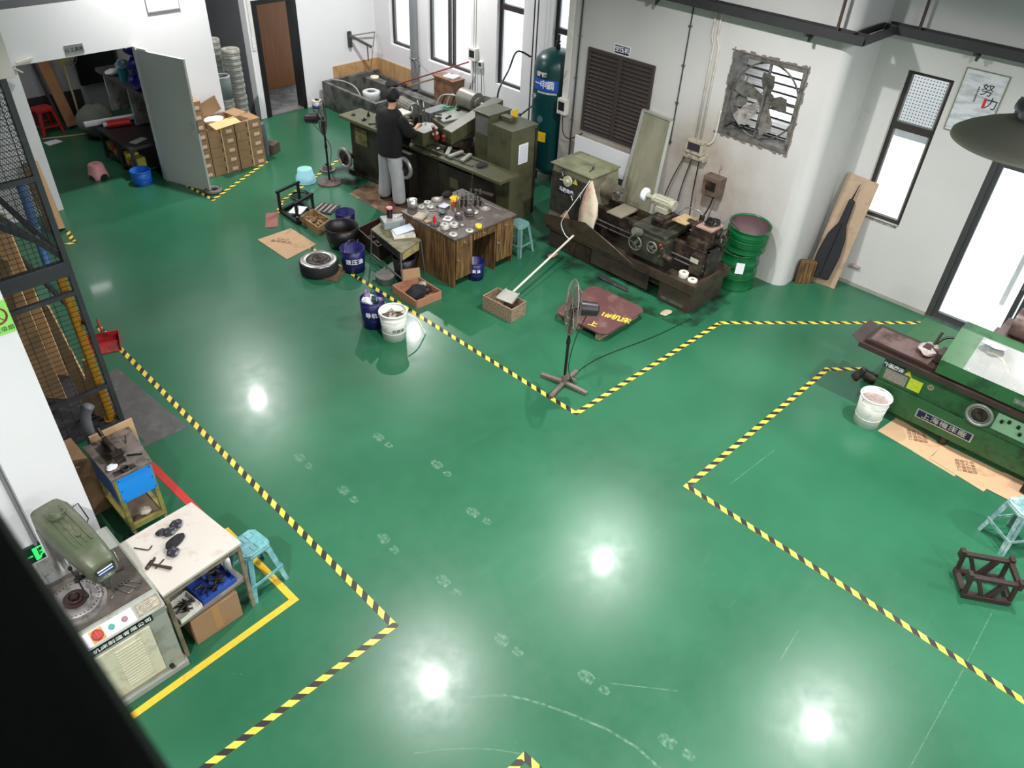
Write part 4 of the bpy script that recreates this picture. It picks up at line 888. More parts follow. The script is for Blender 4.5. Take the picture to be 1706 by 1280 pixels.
for k, (y, z, q) in enumerate(((12.98, 1.281, .13), (12.86, 1.545, .14), (12.90, 1.83, .13))):
    o = MB().blob((0, 0, q * .98), .16, .2, q, 14, 8, .12).build('blue_bag', mat('blue plastic wrap', (40, 36, 140), .25, var=.2), loc=(5.02, y, z)); tag(o, ['blue plastic wrapped bundle on the counter, lowest of three', 'blue plastic wrapped bundle, middle of three', 'blue plastic wrapped bundle, topmost of three'][k], 'bundle', 'blue bundles on the counter')
crumple('canvas_pile', (4.85, 14.9, .0), .35, .35, .28, mat('grey green canvas', (104, 108, 98), .85, var=.1), 'grey green canvas pile on the floor behind the low bench', 'canvas', 32, rough=.14)
t = thing('paper_roll', 'long white paper roll lying across the low bench', 'roll', (4.9, 14.0, .6)); b = wb(t); b.cyl((4.32, 13.93, .60), (5.5, 13.75, .60), .048, n=16); b.build('roll_body', WPAPER, t); b = wb(t); b.cyl((4.315, 13.931, .6), (4.3, 13.933, .6), .02, n=12); b.build('core', CARD, t)
t = thing('fire_extinguisher', 'red cylinder lying on the low bench', 'cylinder', (4.7, 13.62, .62)); b = wb(t); b.cyl((4.60, 13.70, .61), (4.95, 13.62, .61), .06, n=20); b.build('cylinder_body', RED, t); b = wb(t); b.cyl((4.6, 13.70, .61), (4.54, 13.712, .61), .035, n=14); b.build('cap', WPLAST, t)
o = MB().box(-.13, .13, -.06, .06, 0, .012).build('cloth_scrap', mat('grey scrap', (150, 150, 150), .7), loc=(4.72, 12.85, .551), rot=(0, 0, .4)); tag(o, 'grey scrap lying on the low bench corner', 'scrap')
REDS = mat('red stool plastic', (176, 34, 40), .4, var=.1)
stool((4.22, 15.62, 0), .1, REDS, 'red plastic stool inside the tool room', h=.46, w=.30, spread=.05)
t = thing('timber_board', 'long tan timber board leaning in the tool room', 'board', (4.6, 15.7, 0)); b = wb(t); b.bar((4.62, 15.55, 0.06), (4.50, 16.02, 1.65), .2, .03); b.build('board', mat('tan timber', (160, 116, 78), .6, var=.1), t)
t = thing('steel_angle', 'dark steel angle leaning beside the timber board', 'steel angle', (4.45, 15.75, 0)); b = wb(t); b.bar((4.47, 15.6, 0.03), (4.34, 16.05, 1.7), .05, .03); b.build('angle', DARKGREY, t)
o = MB().cyl((0, 0, .015), (.9, .02, .015), .014, n=8).build('wood_stick', mat('pale stick', (170, 150, 120), .6), loc=(4.0, 15.35, 0), rot=(0, 0, -.35)); tag(o, 'thin wooden stick on the tool room floor', 'stick')
o = MB().prism([(0, 0), (.25, .05), (.2, .22), (-.02, .2)], .001, .006).build('paper_sheet', WPAPER, loc=(3.98, 15.0, 0)); tag(o, 'white paper scrap on the floor inside the opening', 'paper')
t = thing('old_fan', 'cream pedestal fan in the dim tool room', 'fan', (4.86, 15.8, 0)); CF = mat('yellowed cream', (186, 176, 130), .5, var=.1)
b = wb(t); b.cyl((4.86, 15.8, 0), (4.86, 15.8, .04), .17, .15, n=28); b.build('base', CF, t); b = wb(t); b.cyl((4.86, 15.8, .04), (4.86, 15.8, 1.15), .018, n=12); b.build('pole', CF, t)
b = wb(t); b.cyl((4.86, 15.84, 1.25), (4.86, 15.68, 1.22), .08, .07, n=20); b.build('motor', CF, t)
b = wb(t)
for R_ in (.06, .11, .16, .21): b.ring((4.86, 15.63 + R_ * .1, 1.23), R_, .003, ax=RX, n=28, k=4)
for k in range(24): a = 2 * PI * k / 24; b.cyl((4.86 + .05 * math.cos(a), 15.62, 1.23 + .05 * math.sin(a)), (4.86 + .21 * math.cos(a), 15.66, 1.23 + .21 * math.sin(a)), .002, n=4, caps=False)
b.build('grille', CF, t)
b = wb(t)
for k in range(3):
    a = 2 * PI * k / 3; b.prism([(.02, -.03), (.17, -.07), (.17, .05), (.02, .03)], -.002, .002, T=Matrix.Translation((4.86, 15.65, 1.23)) @ Matrix.Rotation(PI / 2, 4, 'X') @ Matrix.Rotation(a, 4, 'Z'))
b.build('blade', mat('brass tint blade', (170, 150, 60), .4), t)
o = MB().box(0, .75, 0, .06, 0, 1.6).build('black_backboard', mat('black glossy panel', (16, 16, 20), .25, var=0), loc=(5.12, 16.02, .55), bevel=.05, seg=3); tag(o, 'black rounded panel behind the tool room counter', 'panel')
o = MB().box(0, 1.2, 0, .03, 0, .5).build('dark_skirt', mat('dark lower wall board', (38, 34, 34), .6), loc=(3.9, 16.06, .0)); tag(o, 'dark board along the foot of the tool room wall', 'board')
t = thing('hanging_cloth', 'pale grey cloth hanging at the left edge of the opening', 'cloth', (3.5, 14.2, 1.2)); b = wb(t)
b.tube(spline([(3.42, 14.3, 2.0), (3.40, 14.3, 1.5), (3.46, 14.25, .9), (3.5, 14.2, .35)]), [.03 + .004 * i for i in range(19)], n=12); b.build('cloth_body', mat('pale grey cloth', (160, 162, 160), .8, var=.1), t)
# pink stool and blue pail in front of the opening
PINK = mat('pink plastic', (226, 160, 160), .45, var=.04, dirt=(206, 150, 150), damt=.1)
t = thing('step_stool', 'small pink plastic stool on the floor before the tool room', 'stool', (4.07, 13.18, 0), .3)
b = MB(); n = 40; vs = []; rings_ = []
hS = .235
def sq(a, r, e=.5): ca, sa = math.cos(a), math.sin(a); return math.copysign(abs(ca) ** e, ca) * r, math.copysign(abs(sa) ** e, sa) * r
prof = [(.145, 0), (.135, .06), (.118, .15), (.105, .215), (.098, .232), (.07, .235), (0.02, .231)]
for k, (r, z) in enumerate(prof):
    for i in range(n):
        a = 2 * PI * i / n; x, y = sq(a, r, .7 if k < 4 else .85)
        zz = z
        if k == 0: zz = .085 * max(0, 1 - (min(abs((a % (PI / 2))), abs(PI / 2 - a % (PI / 2))) / .42) ** 2) ** .5 if min(a % (PI / 2), PI / 2 - a % (PI / 2)) < .42 else 0
        if k == 1: zz = max(z, .0 + (.09 if min(a % (PI / 2), PI / 2 - a % (PI / 2)) < .42 else .0))
        vs.append((x, y, zz))
fs = [(k * n + i, k * n + (i + 1) % n, (k + 1) * n + (i + 1) % n, (k + 1) * n + i) for k in range(len(prof) - 1) for i in range(n)] + [tuple((len(prof) - 1) * n + i for i in range(n))]
b._add(vs, fs, True); o = b.build('stool_body', PINK, t); sd = o.modifiers.new('thick', 'SOLIDIFY'); sd.thickness = .004
b = MB(); b.cyl((0, 0, .2345), (0, 0, .2365), .03, n=20); b.build('seat_centre', mat('deeper pink', (204, 140, 142), .5, var=0), t)
def pail(loc, r, h, m, label, taper=.86, inner=None, handle=None, rim=.006, name='bucket', group=None, hang=-1, content=None, crim=None):
    t = thing(name, label, 'bucket', loc, group=group); b = MB(); rb = r * taper
    b.rev([(0, 0), (rb, 0), (rb + (r - rb) * .5, h * .5), (r, h), (r - .004, h), (rb - .004, .006), (0, .006)], n=36); b.ring((0, 0, h - .004), r + .001, rim, n=36, k=6); b.build('bucket_body', m, t)
    b = MB(); b.ring((0, 0, h * .78), rb + (r - rb) * .78 + .001, .003, n=36, k=6); b.ring((0, 0, h * .30), rb + (r - rb) * .3 + .001, .0025, n=36, k=6); b.build('hoop', crim or m, t)
    if handle is not None:
        b = MB(); b.tube([(r * math.cos(q) * 1.02, r * math.sin(q) * 1.02 * abs(math.cos(handle)) if False else r * 1.02 * math.sin(q) * .35, h - .02 + hang * r * .75 * math.sin(q)) for q in [PI * i / 14 for i in range(15)]], .003, n=6); o = b.build('bail_handle', STEEL, t); o.rotation_euler = (0, 0, handle)
    if content is not None:
        b = MB(); b.rev([(r * .93, h * content), (r * .5, h * (content + .04)), (0, h * (content + .02))], n=24); b.build('contents', inner or GREASE, t)
    return t
pail((4.50, 12.50, 0), .155, .235, mat('bright blue tin', (30, 100, 196), .35, var=.05), 'bright blue open pail before the tool room bench', .95, crim=mat('bright blue tin', (30, 100, 196)))
# cartons -----------------------------------------------------------
def stacked_carton(x0, x1, y0, y1, z, h, label, var=0):
    t = thing('carton', label, 'carton', ((x0 + x1) / 2, (y0 + y1) / 2, z), r_.uniform(-.012, .012), 'strapped brown cartons stacked by the grey door')
    w, d_ = x1 - x0 - .006, y1 - y0; b = MB(); b.box(-w / 2, w / 2, -d_ / 2, d_ / 2, .001, h - .002); b.build('carton_body', CARD, t, bevel=.004)
    b = MB(); b.box(w * .18, w * .40, -d_ / 2 - .0015, -d_ / 2 - .0003, h * .2, h * .55); b.build('shipping_label', mat('label paper', (222, 190, 176), .6, var=.1, scale=60), t)
    b = MB(); b.box(-.006, .006, -d_ / 2 - .003, -d_ / 2 - .001, 0.001, h - .002); b.build('strap', mat('cream strap', (222, 208, 166), .4, var=0), t)
    b = MB(); b.box(-w * .08, -w * .03, -d_ / 2 - .0012, -d_ / 2 - .0002, h * .35, h * .8); b.build('carton_print', mat('dark carton print', (92, 66, 46), .8, var=.1), t)
    return t
nm = ['bottom', 'second', 'third', 'fourth', 'fifth', 'sixth', 'seventh', 'topmost']
CH = .158
for k in range(8): stacked_carton(5.14, 5.50, 12.0, 12.33, k * CH, CH, 'strapped carton in the tall stack touching the grey door, %s from the floor' % nm[k] if k < 7 else 'topmost strapped carton of the tall stack touching the grey door')
for k in range(5): stacked_carton(5.51, 5.98, 12.0, 12.33, k * CH, CH, 'strapped carton in the middle stack, %s from the floor' % nm[k])
for k in range(5): stacked_carton(5.99, 6.47, 12.0, 12.33, k * CH, CH, 'strapped carton in the stack nearest the round filters, %s from the floor' % nm[k])
t = thing('open_carton', 'open carton with raised flaps on top of the middle stack', 'carton', (5.78, 12.16, 5 * CH))
b = MB(); w, d_, h, q = .50, .32, .10, .004
b.box(-w / 2, w / 2, -d_ / 2, d_ / 2, 0, q); b.box(-w / 2, w / 2, -d_ / 2, -d_ / 2 + q, q, h); b.box(-w / 2, w / 2, d_ / 2 - q, d_ / 2, q, h); b.box(-w / 2, -w / 2 + q, -d_ / 2 + q, d_ / 2 - q, q, h); b.box(w / 2 - q, w / 2, -d_ / 2 + q, d_ / 2 - q, q, h)
b.build('carton_body', CARD, t)
b = MB(); b.bar((0, -d_ / 2, h), (.03, -d_ / 2 - .17, h - .05), w, q, up=(0, 0, 1)); b.build('flap', mat('light carton inside', (204, 166, 116), .8), t)
b = MB(); b.bar((0, d_ / 2 - .01, h), (-.08, d_ / 2 - .02, h + .24), w * .8, q, up=(0, 1, 0)); b.build('flap', CARD, t)
b = MB(); b.bar((w / 2, 0, h), (w / 2 + .21, .04, h + .02), d_, q); b.build('flap', CARD, t)
b = MB(); b.blob((-.05, 0, h - .015), .17, .12, .035, 14, 8, .1); b.build('foam_filling', WPAPER, t)
o = MB().bar((0, 0, .0), (.03, .02, .12), .008, .002).build('loose_strap', mat('cream strap', (222, 208, 166)), loc=(6.02, 11.98, .52)); tag(o, 'loose strap end hanging at the carton stacks', 'strap')
# filter drums stacked -----------------------------------------------
FD = mat('dusty filter rings', (168, 164, 154), .7, var=.1, scale=20, dirt=(98, 104, 100), damt=.35, dscale=10)
FG = mat('grey green filter rim', (104, 118, 116), .6, var=.1)
def filt(loc, r, h, label, m=FD, group='round filters stacked by the partition'):
    t = thing('filter_roll', label, 'filter', loc, 0, group); b = MB()
    b.rev([(r * .7, .002), (r * .96, .002), (r, h * .15), (r * .985, h * .5), (r, h * .85), (r * .96, h - .002), (r * .7, h - .002), (r * .7, .002)], n=28); b.build('filter_wall', m, t)
    b = MB(); b.ring((0, 0, h * .5), r * .99, h * .09, n=28, k=6); b.build('band', FG, t)
    return t
def filt_stack(x, y, r, h, n_, where, group, tilt=(0, 0)):
    for k in range(n_):
        filt((x + tilt[0] * k + r_.uniform(-.006, .006), y + tilt[1] * k, k * h), r, h, 'round white filter, %s the %s' % ('bottom of' if k == 0 else ('topmost of' if k == n_ - 1 else 'partway up'), where), group=group)
filt_stack(6.78, 13.25, .155, .098, 16, 'tall front filter stack by the white pier', 'filters in the tall front stack')
filt_stack(6.40, 12.98, .14, .098, 9, 'low filter stack beside the cartons', 'filters in the low stack')
t = thing('filter_roll', 'smooth grey green filter drum on top of the low stack', 'filter', (6.40, 12.98, 9 * .098)); b = MB(); b.rev([(.1, 0), (.145, 0), (.14, .36), (.1, .36), (.1, 0)], n=28); b.build('filter_wall', FG, t); b = MB(); b.ring((0, 0, .355), .125, .018, n=28, k=6); b.build('top_rim', mat('pale rim', (190, 196, 196), .5), t)
filt_stack(6.66, 13.65, .15, .098, 17, 'rear filter stack against the corridor', 'filters in the rear stack')
t = thing('felt_roll', 'slate grey felt roll standing by the end carton stack', 'roll', (6.62, 12.32, 0)); b = MB(); b.cyl((0, 0, 0), (-.02, .02, .56), .105, n=24); b.build('roll_body', mat('slate felt', (84, 92, 98), .9, var=.1), t); b = MB(); b.cyl((-.0202, .0202, .561), (-.0203, .0203, .566), .05, n=16); b.build('core', RUBBER, t)
carton((6.80, 12.35, 0), .5, .22, .2, .17, 'small dark brown box on the floor before the corridor', m=mat('dark brown box', (84, 70, 62), .7), tape_=False)
t = thing('dark_sheet', 'dark board standing in the corridor behind the filters', 'board', (7.2, 14.2, 0)); b = wb(t); b.box(7.05, 7.5, 14.3, 14.34, 0, .85); b.build('board', mat('dark corridor board', (60, 62, 66), .7), t)
# back doorway
t = bpy.data.objects.new('door_3', None); COL.objects.link(t); t.location = (7.66, YB, 0); t['kind'] = 'structure'; t['label'] = 'black framed doorway with brown wooden door beyond, back wall'
BF = mat('black door frame', (24, 22, 24), .4, var=.05)
b = wb(t); b.box(7.662, 7.76, YB - .015, YB + .21, .001, 2.098); b.box(8.50, 8.578, YB - .015, YB + .21, .001, 2.098); b.box(7.76, 8.50, YB - .015, YB + .21, 2.02, 2.098); b.build('door_frame', BF, t)
b = wb(t); b.box(7.762, 8.498, YB + .0, YB + .2, .0045, .03); b.build('sill', mat('grey threshold', (110, 108, 106), .6), t)
b = wb(t); b.box(8.15, 9.3, 15.30, 15.34, .01, 2.3); b.build('door_panel', mat('brown wood door', (122, 78, 42), .45, var=.15, scale=3, stretch=(12, 12, .6)), t)
b = wb(t); b.box(7.9, 8.13, 15.28, 15.33, .01, 2.3); b.build('door_side', BF, t)
t = thing('light_switch', 'white switch plate on the narrow pier beside the black doorway', 'switch', (7.60, YB, 1.35)); b = wb(t); b.box(7.565, 7.625, YB - .016, YB - .001, 1.26, 1.50); b.build('plate', WPLAST, t, bevel=.003)
b = wb(t); b.box(7.575, 7.615, YB - .02, YB - .016, 1.30, 1.36); b.box(7.575, 7.615, YB - .02, YB - .016, 1.40, 1.46); b.build('rocker', WPAPER, t)
t = thing('trunking', 'white cable trunking above the small switch', 'trunking', (7.595, YB, 1.9)); b = wb(t); b.box(7.58, 7.605, YB - .02, YB - .001, 1.505, 3.5); b.build('trunk', WPLAST, t)
t = pail((8.66, 13.66, 0), .10, .2, WPLAST, 'small white tub with blue band against the back wall', .92); b = MB(); b.rev([(.097, .05), (.0985, .05), (.1, .12), (.098, .12)], n=28); b.build('blue_label', mat('blue label band', (50, 70, 150), .5), t)
crumple('scrap_rag', (8.66, 13.66, .19), .05, .05, .02, GREASE, 'dark scraps lying on the small white tub', 'scrap', 41)

# ================================================================== corner: plywood boards, trough, brackets
o = MB().box(9.27, 10.37, YB - .02, YB - .002, 0, .69).build('plywood_board', PLY); tag(o, 'tan plywood board along the back wall corner', 'plywood board')
o = MB().box(XW - .02, XW - .002, 12.55, 13.87, 0, .70).build('plywood_board', PLY); tag(o, 'tan plywood board along the far window wall corner', 'plywood board')
TR = mat('grey settling trough', (112, 112, 108), .5, .2, var=.15, scale=3, dirt=(58, 56, 54), damt=.45, dscale=6, bump=.1)
t = thing('coolant_trough', 'long grey open coolant trough in the back corner', 'trough', (9.6, 12.8, 0))
b = wb(t); b.box(8.90, 8.98, 12.05, 13.78, 0, .50); b.box(8.98, 10.30, 13.70, 13.78, 0, .50); b.box(8.98, 9.95, 12.05, 12.13, 0, .50); b.box(8.98, 9.60, 12.13, 13.70, .0, .06); b.build('trough_wall', TR, t, bevel=.006)
b = wb(t); b.box(9.62, 9.82, 10.9, 13.30, 0, .56); b.build('divider', TR, t, bevel=.01)
b = wb(t); b.box(9.82, 10.35, 10.9, 10.98, 0, .5); b.box(10.27, 10.35, 10.98, 13.7, 0, .40); b.box(9.82, 10.27, 10.98, 13.68, 0, .08); b.build('rear_basin', TR, t, bevel=.006)
t = pail((9.32, 12.72, .061), .15, .34, BLUEP, 'blue tin with clear plastic liner standing in the trough', .95)
b = MB(); b.rev([(.155, .26), (.175, .30), (.165, .36), (.18, .42), (.14, .44), (.08, .43), (.12, .38), (.14, .33)], n=20); b.build('plastic_liner', mat('cloudy plastic film', (214, 216, 218), .3, var=.1, trans=.2), t)
o = MB().rev([(.03, 0), (.085, 0), (.085, .045), (.03, .045), (.03, 0)], n=28).build('tape_roll', mat('cream tape roll', (226, 214, 188), .5), loc=(9.72, 13.12, .561)); tag(o, 'cream tape roll on the trough divider', 'tape roll')
t = thing('drain_hose', 'grey hose lying over the trough edge', 'hose', (9.0, 13.2, .5)); b = wb(t); b.tube(spline([(9.05, 13.68, .53), (9.15, 13.3, .55), (9.2, 13.0, .45), (9.1, 12.6, .12)]), .016, n=8); b.build('tube', mat('grey hose', (150, 150, 146), .5), t)
# broom and poles leaning
t = thing('broom', 'long red handled broom leaning across the rear basin', 'broom', (9.9, 12.2, .5)); b = wb(t); b.cyl((9.75, 12.45, .60), (10.28, 10.95, 1.28), .014, n=10); b.build('handle', mat('dark red handle', (120, 50, 44), .5, var=.2), t); b = wb(t); b.blob((9.72, 12.55, .58), .12, .16, .06, 12, 6, .2); b.build('brush_head', mat('black bristle', (30, 28, 26), .9), t)
t = thing('broom_pole', 'pale wooden pole leaning below the red broom', 'pole', (9.95, 12.0, .5)); b = wb(t); b.cyl((9.85, 12.25, .60), (10.2, 11.3, 1.0), .016, n=10); b.build('handle', mat('pale pole', (176, 150, 116), .6), t); b = wb(t); b.blob((9.84, 12.3, .6), .05, .05, .04, 10, 6, .1); b.build('head', GREASE, t)
crumple('black_bag', (10.05, 12.7, .081), .18, .28, .17, mat('dark bag', (40, 40, 44), .5, var=.4), 'dark bag heaped in the rear basin', 'bag', 43)
crumple('dark_heap', (10.05, 12.0, .081), .17, .28, .15, mat('dark bag', (40, 40, 44)), 'dark sacking heaped in the rear basin nearest the crate', 'sack', 44)
# upright crate with a board on it
t = thing('wooden_crate', 'upright brown wooden crate under the far window', 'crate', (10.12, 11.25, 0))
b = wb(t); b.box(9.98, 10.0, 11.05, 11.60, .09, .93); b.box(10.24, 10.26, 11.05, 11.60, .41, .93); b.box(10.0, 10.24, 11.05, 11.07, .09, .93); b.box(10.0, 10.24, 11.32, 11.34, .09, .91); b.box(9.96, 10.26, 11.03, 11.62, .931, .955); b.box(10.0, 10.24, 11.58, 11.6, .09, .93)
b.build('crate_body', mat('reddish crate wood', (128, 92, 70), .6, var=.2, dirt=(80, 56, 44), damt=.3), t)
o = MB().box(-.1, .1, -.13, .13, 0, .04).build('folded_cloth', WPAPER, loc=(10.12, 11.25, .956), rot=(0, 0, .2), bevel=.01); tag(o, 'folded pale cloth on top of the wooden crate', 'cloth')
# steel post in front of windows
t = thing('steel_pipe', 'thick grey pipe standing before the far windows', 'pipe', (10.25, 12.52, 0)); b = wb(t); b.cyl((10.27, 12.52, .41), (10.27, 12.52, 6.8), .075, n=24); b.build('pipe_body', mat('grey galvanised pipe', (140, 142, 146), .4, .4, var=.1), t)
b = wb(t); b.ring((10.27, 12.52, 1.0), .085, .014, n=24); b.cyl((10.2, 12.45, 1.0), (10.14, 12.2, .95), .012, n=8); b.build('clamp', STEEL, t)
t = thing('lamp_arm', 'grey articulated bracket arm on the back wall corner', 'bracket arm', (9.85, 13.85, 1.15))
b = wb(t); b.bar((9.70, 13.86, 1.24), (10.02, 13.55, 1.02), .035, .05); b.bar((9.78, 13.84, 1.22), (10.3, 13.8, 1.22), .018, .018); b.bar((10.3, 13.8, 1.22), (10.05, 13.55, 1.04), .018, .018); b.build('arm', STEEL, t)
b = wb(t); b.cyl((9.72, 13.87, 1.3), (9.72, 13.87, 1.0), .04, n=14); b.cyl((9.96, 13.62, 1.05), (9.96, 13.62, .75), .012, n=8); b.box(9.68, 9.76, 13.85, 13.897, 1.0, 1.28); b.build('wall_plate', DARKGREY, t)
# switch boxes on the far window wall
def wall_box(loc, w, h, d_, label, face=(40, 40, 46), m=None, name='switch_box', axis=1):
    t = thing(name, label, 'switch box', loc); b = MB(); b.box(-d_, -.001, -w / 2, w / 2, -h / 2, h / 2); b.build('housing', m or WPLAST, t, bevel=.006)
    b = MB(); b.box(-d_ - .002, -d_, -w * .36, w * .36, -h * .25, h * .32); b.build('window', mat('dark switch window %d' % face[0], face, .3, var=0), t); return t
t = wall_box((XW, 10.90, 1.42), .19, .22, .09, 'white switch box between the far windows')
b = MB(); b.cyl((-.04, .0, .11), (-.04, .0, 5.0), .012, n=8); b.build('conduit', WPLAST, t)
t = wall_box((XW, 10.72, 1.27), .1, .12, .05, 'small white socket below the far switch box', name='socket'); 
for k, (dy, lab) in enumerate(((-.0, 'black cable hanging from the far switch box'), (-.05, 'black cable hanging second from the far switch box'), (-.2, 'thin cable hanging from the small socket'))):
    t = thing('hanging_cable', lab, 'cable', (XW - .03, 10.9 + dy, 1.3), group='cables below the far switch box'); b = wb(t); b.tube(spline([(XW - .04, 10.9 + dy, 1.31 if k < 2 else 1.2), (XW - .05, 10.9 + dy * 1.2, .9), (XW - .06, 10.88 + dy, .45)]), .007, n=6); b.build('cord', BLACKP, t)
# pipes in front of the tank recess
t = thing('air_pipe', 'thin dark vertical air pipe pair beside the green tank', 'pipe', (10.2, 9.2, 0))
b = wb(t)
for y in (9.30, 9.22): b.cyl((10.2, y, .05), (10.2, y, 6.5), .012, n=8)
b.build('pipe', DARKGREY, t)
t = thing('air_hose', 'black curved hose rising from the machine to the air pipe', 'hose', (10.0, 9.6, 1.2)); b = wb(t); b.tube(spline([(9.35, 9.25, 1.1), (9.4, 9.28, 1.35), (9.75, 9.4, 1.6), (9.95, 9.42, 1.85), (10.19, 9.32, 1.75)]), .016, n=8); b.build('tube', BLACKP, t)
t = thing('valve', 'small dark valve on the air pipe near the tank', 'valve', (10.15, 9.2, .9)); b = wb(t); b.cyl((10.19, 9.22, .95), (9.95, 9.3, .80), .016, n=8); b.ring((9.95, 9.3, .80), .04, .01, ax=RX, n=16); b.build('valve_body', DARKGREY, t)
# green air tank -------------------------------------------------------
t = thing('air_tank', 'tall dark green compressed air tank in the recess', 'tank', (9.83, 8.42, 0))
TG = mat('deep green tank paint', (10, 62, 64), .35, var=.06, scale=2)
b = MB(); b.rev([(0, .12), (.20, .13), (.32, .2), (.36, .30), (.36, 1.86), (.34, 1.97), (.27, 2.06), (.15, 2.12), (0, 2.135)], n=56); b.build('tank_shell', TG, t)
for a in (.4, 2.5, 4.6): b = MB(); b.box(.26 * math.cos(a) - .04, .26 * math.cos(a) + .04, .26 * math.sin(a) - .04, .26 * math.sin(a) + .04, 0, .2); b.build('leg', TG, t)
b = MB(); b.cyl((0, 0, 2.13), (0, 0, 2.2), .04, n=14); b.cyl((0, 0, 2.2), (.01, 0, 2.34), .02, n=10); b.ring((0, 0, 2.24), .03, .01); b.build('relief_valve', BLACKM, t)
def wrap(t, r, a0, a1, z0, z1, m, name, off=.002):
    b = MB(); n = 12; vs = []
    for i in range(n + 1):
        a = a0 + (a1 - a0) * i / n
        for rr, z in ((r + off, z0), (r + off, z1)): vs.append((rr * math.cos(a), rr * math.sin(a), z))
    b._add(vs, [(2 * i, 2 * i + 2, 2 * i + 3, 2 * i + 1) for i in range(n)], True); return b.build(name, m, t)
def wrap_text(t, r, a_mid, z, body, size, m, step, off=.004, name='lettering'):
    for k, ch in enumerate(body):
        a = a_mid + (k - (len(body) - 1) / 2) * step / r
        text_part(ch, size, frame_T(((r + off) * math.cos(a), (r + off) * math.sin(a), z), (-math.sin(a), math.cos(a), 0), (0, 0, 1)), m, t, name=name, bold=size * .01)
AF = math.atan2(-8.42, -9.83) - .12
wrap(t, .36, AF - .98, AF + .26, 1.56, 1.74, mat('blue tank banner', (40, 84, 190), .35, var=0), 'blue_banner')
wrap(t, .36, AF - .82, AF - .28, 1.75, 1.85, SIGNBLUE, 'name_plate', .003)
wrap_text(t, .36, AF - .56, 1.80, '储气罐', .085, LETTERW, .062, .006)
wrap_text(t, .36, AF - .42, 1.65, '一申霸', .14, LETTERW, .12, .005)
wrap(t, .36, AF - .75, AF + .22, 1.515, 1.545, mat('pale strip', (190, 196, 190), .5, var=.4, scale=60), 'small_print_strip')
b = MB(); b.T = Matrix.Rotation(AF - .95, 4, 'Z'); b.cyl((.355, 0, 1.43), (.39, 0, 1.43), .042, n=20); b.build('pressure_gauge', BRIGHT, t)
b = MB(); b.T = Matrix.Rotation(AF - .5, 4, 'Z'); b.ring((.362, 0, 1.1), .05, .006, ax=RY, n=20); b.box(.36, .364, -.03, .03, 1.07, 1.13); b.build('emblem', mat('dull emblem', (90, 120, 124), .4), t)
wrap(t, .36, AF - .55, AF - .15, .74, .90, YEL, 'warning_label')
# brackets and switches on the edge of the pier
t = wall_box((XL, 7.93, 1.43), .17, .24, .09, 'white switch box on the wall edge next to the green tank')
t = thing('hanging_cable', 'black cable looping from the tank side switch box to the louvre', 'cable', (XL - .04, 7.9, 1.2)); b = wb(t); b.tube(spline([(9.46, 7.9, 1.31), (9.44, 7.85, 1.05), (9.46, 7.72, .98), (9.50, 7.5, 1.12)]), .008, n=6); b.build('cord', BLACKP, t)
t = thing('wall_pipe', 'dark thin conduit running down the wall near the tank', 'conduit', (XL - .02, 7.76, 0)); b = wb(t); b.cyl((XL - .016, 7.74, .3), (XL - .016, 7.74, 6.8), .012, n=8); b.build('pipe', DARKGREY, t)
for k, z in enumerate((1.25, 1.9, 2.5, 3.1)): b = wb(t); b.box(XL - .032, XL - .001, 7.715, 7.765, z, z + .02); b.build('pipe_clip', STEEL, t)
t = thing('trunking', 'white trunking above the tank side switch box', 'trunking', (XL, 7.93, 2)); b = wb(t); b.box(XL - .03, XL - .001, 7.88, 7.98, 1.555, 6.5); b.build('trunk', WPLAST, t)

# ================================================================== louvre, fan, signs on the pier wall
t = thing('louvre_vent', 'brown double louvre shutter in the pier wall', 'louvre', (XL, 6.95, 1.78))
LB = mat('dark brown louvre', (66, 58, 55), .5, .1, var=.06)
y0, y1, z0, z1 = LOUV
b = wb(t); b.box(XL - .03, XL - .001, y0, y0 + .05, z0, z1); b.box(XL - .03, XL - .001, y1 - .05, y1, z0, z1); b.box(XL - .03, XL - .001, y0 + .05, y1 - .05, z0, z0 + .05); b.box(XL - .03, XL - .001, y0 + .05, y1 - .05, z1 - .05, z1); b.box(XL - .035, XL - .001, 6.91, 6.98, z0 + .05, z1 - .05); b.build('louvre_frame', LB, t, bevel=.003)
for (a, c) in ((y0 + .05, 6.91), (6.98, y1 - .05)):
    b = wb(t)
    b.box(XL - .003, XL - .001, a, c, z0 + .05, z1 - .05)
    for k in range(19):
        z = z0 + .07 + k * .0585; b._add([(XL - .003, a, z + .03), (XL - .032, a, z), (XL - .032, c, z), (XL - .003, c, z + .03), (XL - .003, a, z + .036), (XL - .034, a, z + .006), (XL - .034, c, z + .006), (XL - .003, c, z + .036)], [(0, 1, 2, 3), (7, 6, 5, 4), (0, 4, 5, 1), (1, 5, 6, 2), (2, 6, 7, 3), (3, 7, 4, 0)])
    b.build('slat_panel', LB, t)
t = thing('compressor_sign', 'dark blue sign above the louvre shutter', 'sign', (XL, 6.955, 2.475)); b = MB(); b.box(-.004, -.001, -.13, .13, -.055, .055); b.build('sign_plate', SIGNBLUE, t); b = MB(); b.box(-.003, -.0008, -.145, .145, -.07, .07); b.build('border', WPAPER, t)
text_part('空压机', .085, frame_T((-.006, 0, 0), (0, -1, 0), (0, 0, 1)), LETTERW, t, bold=.0012)
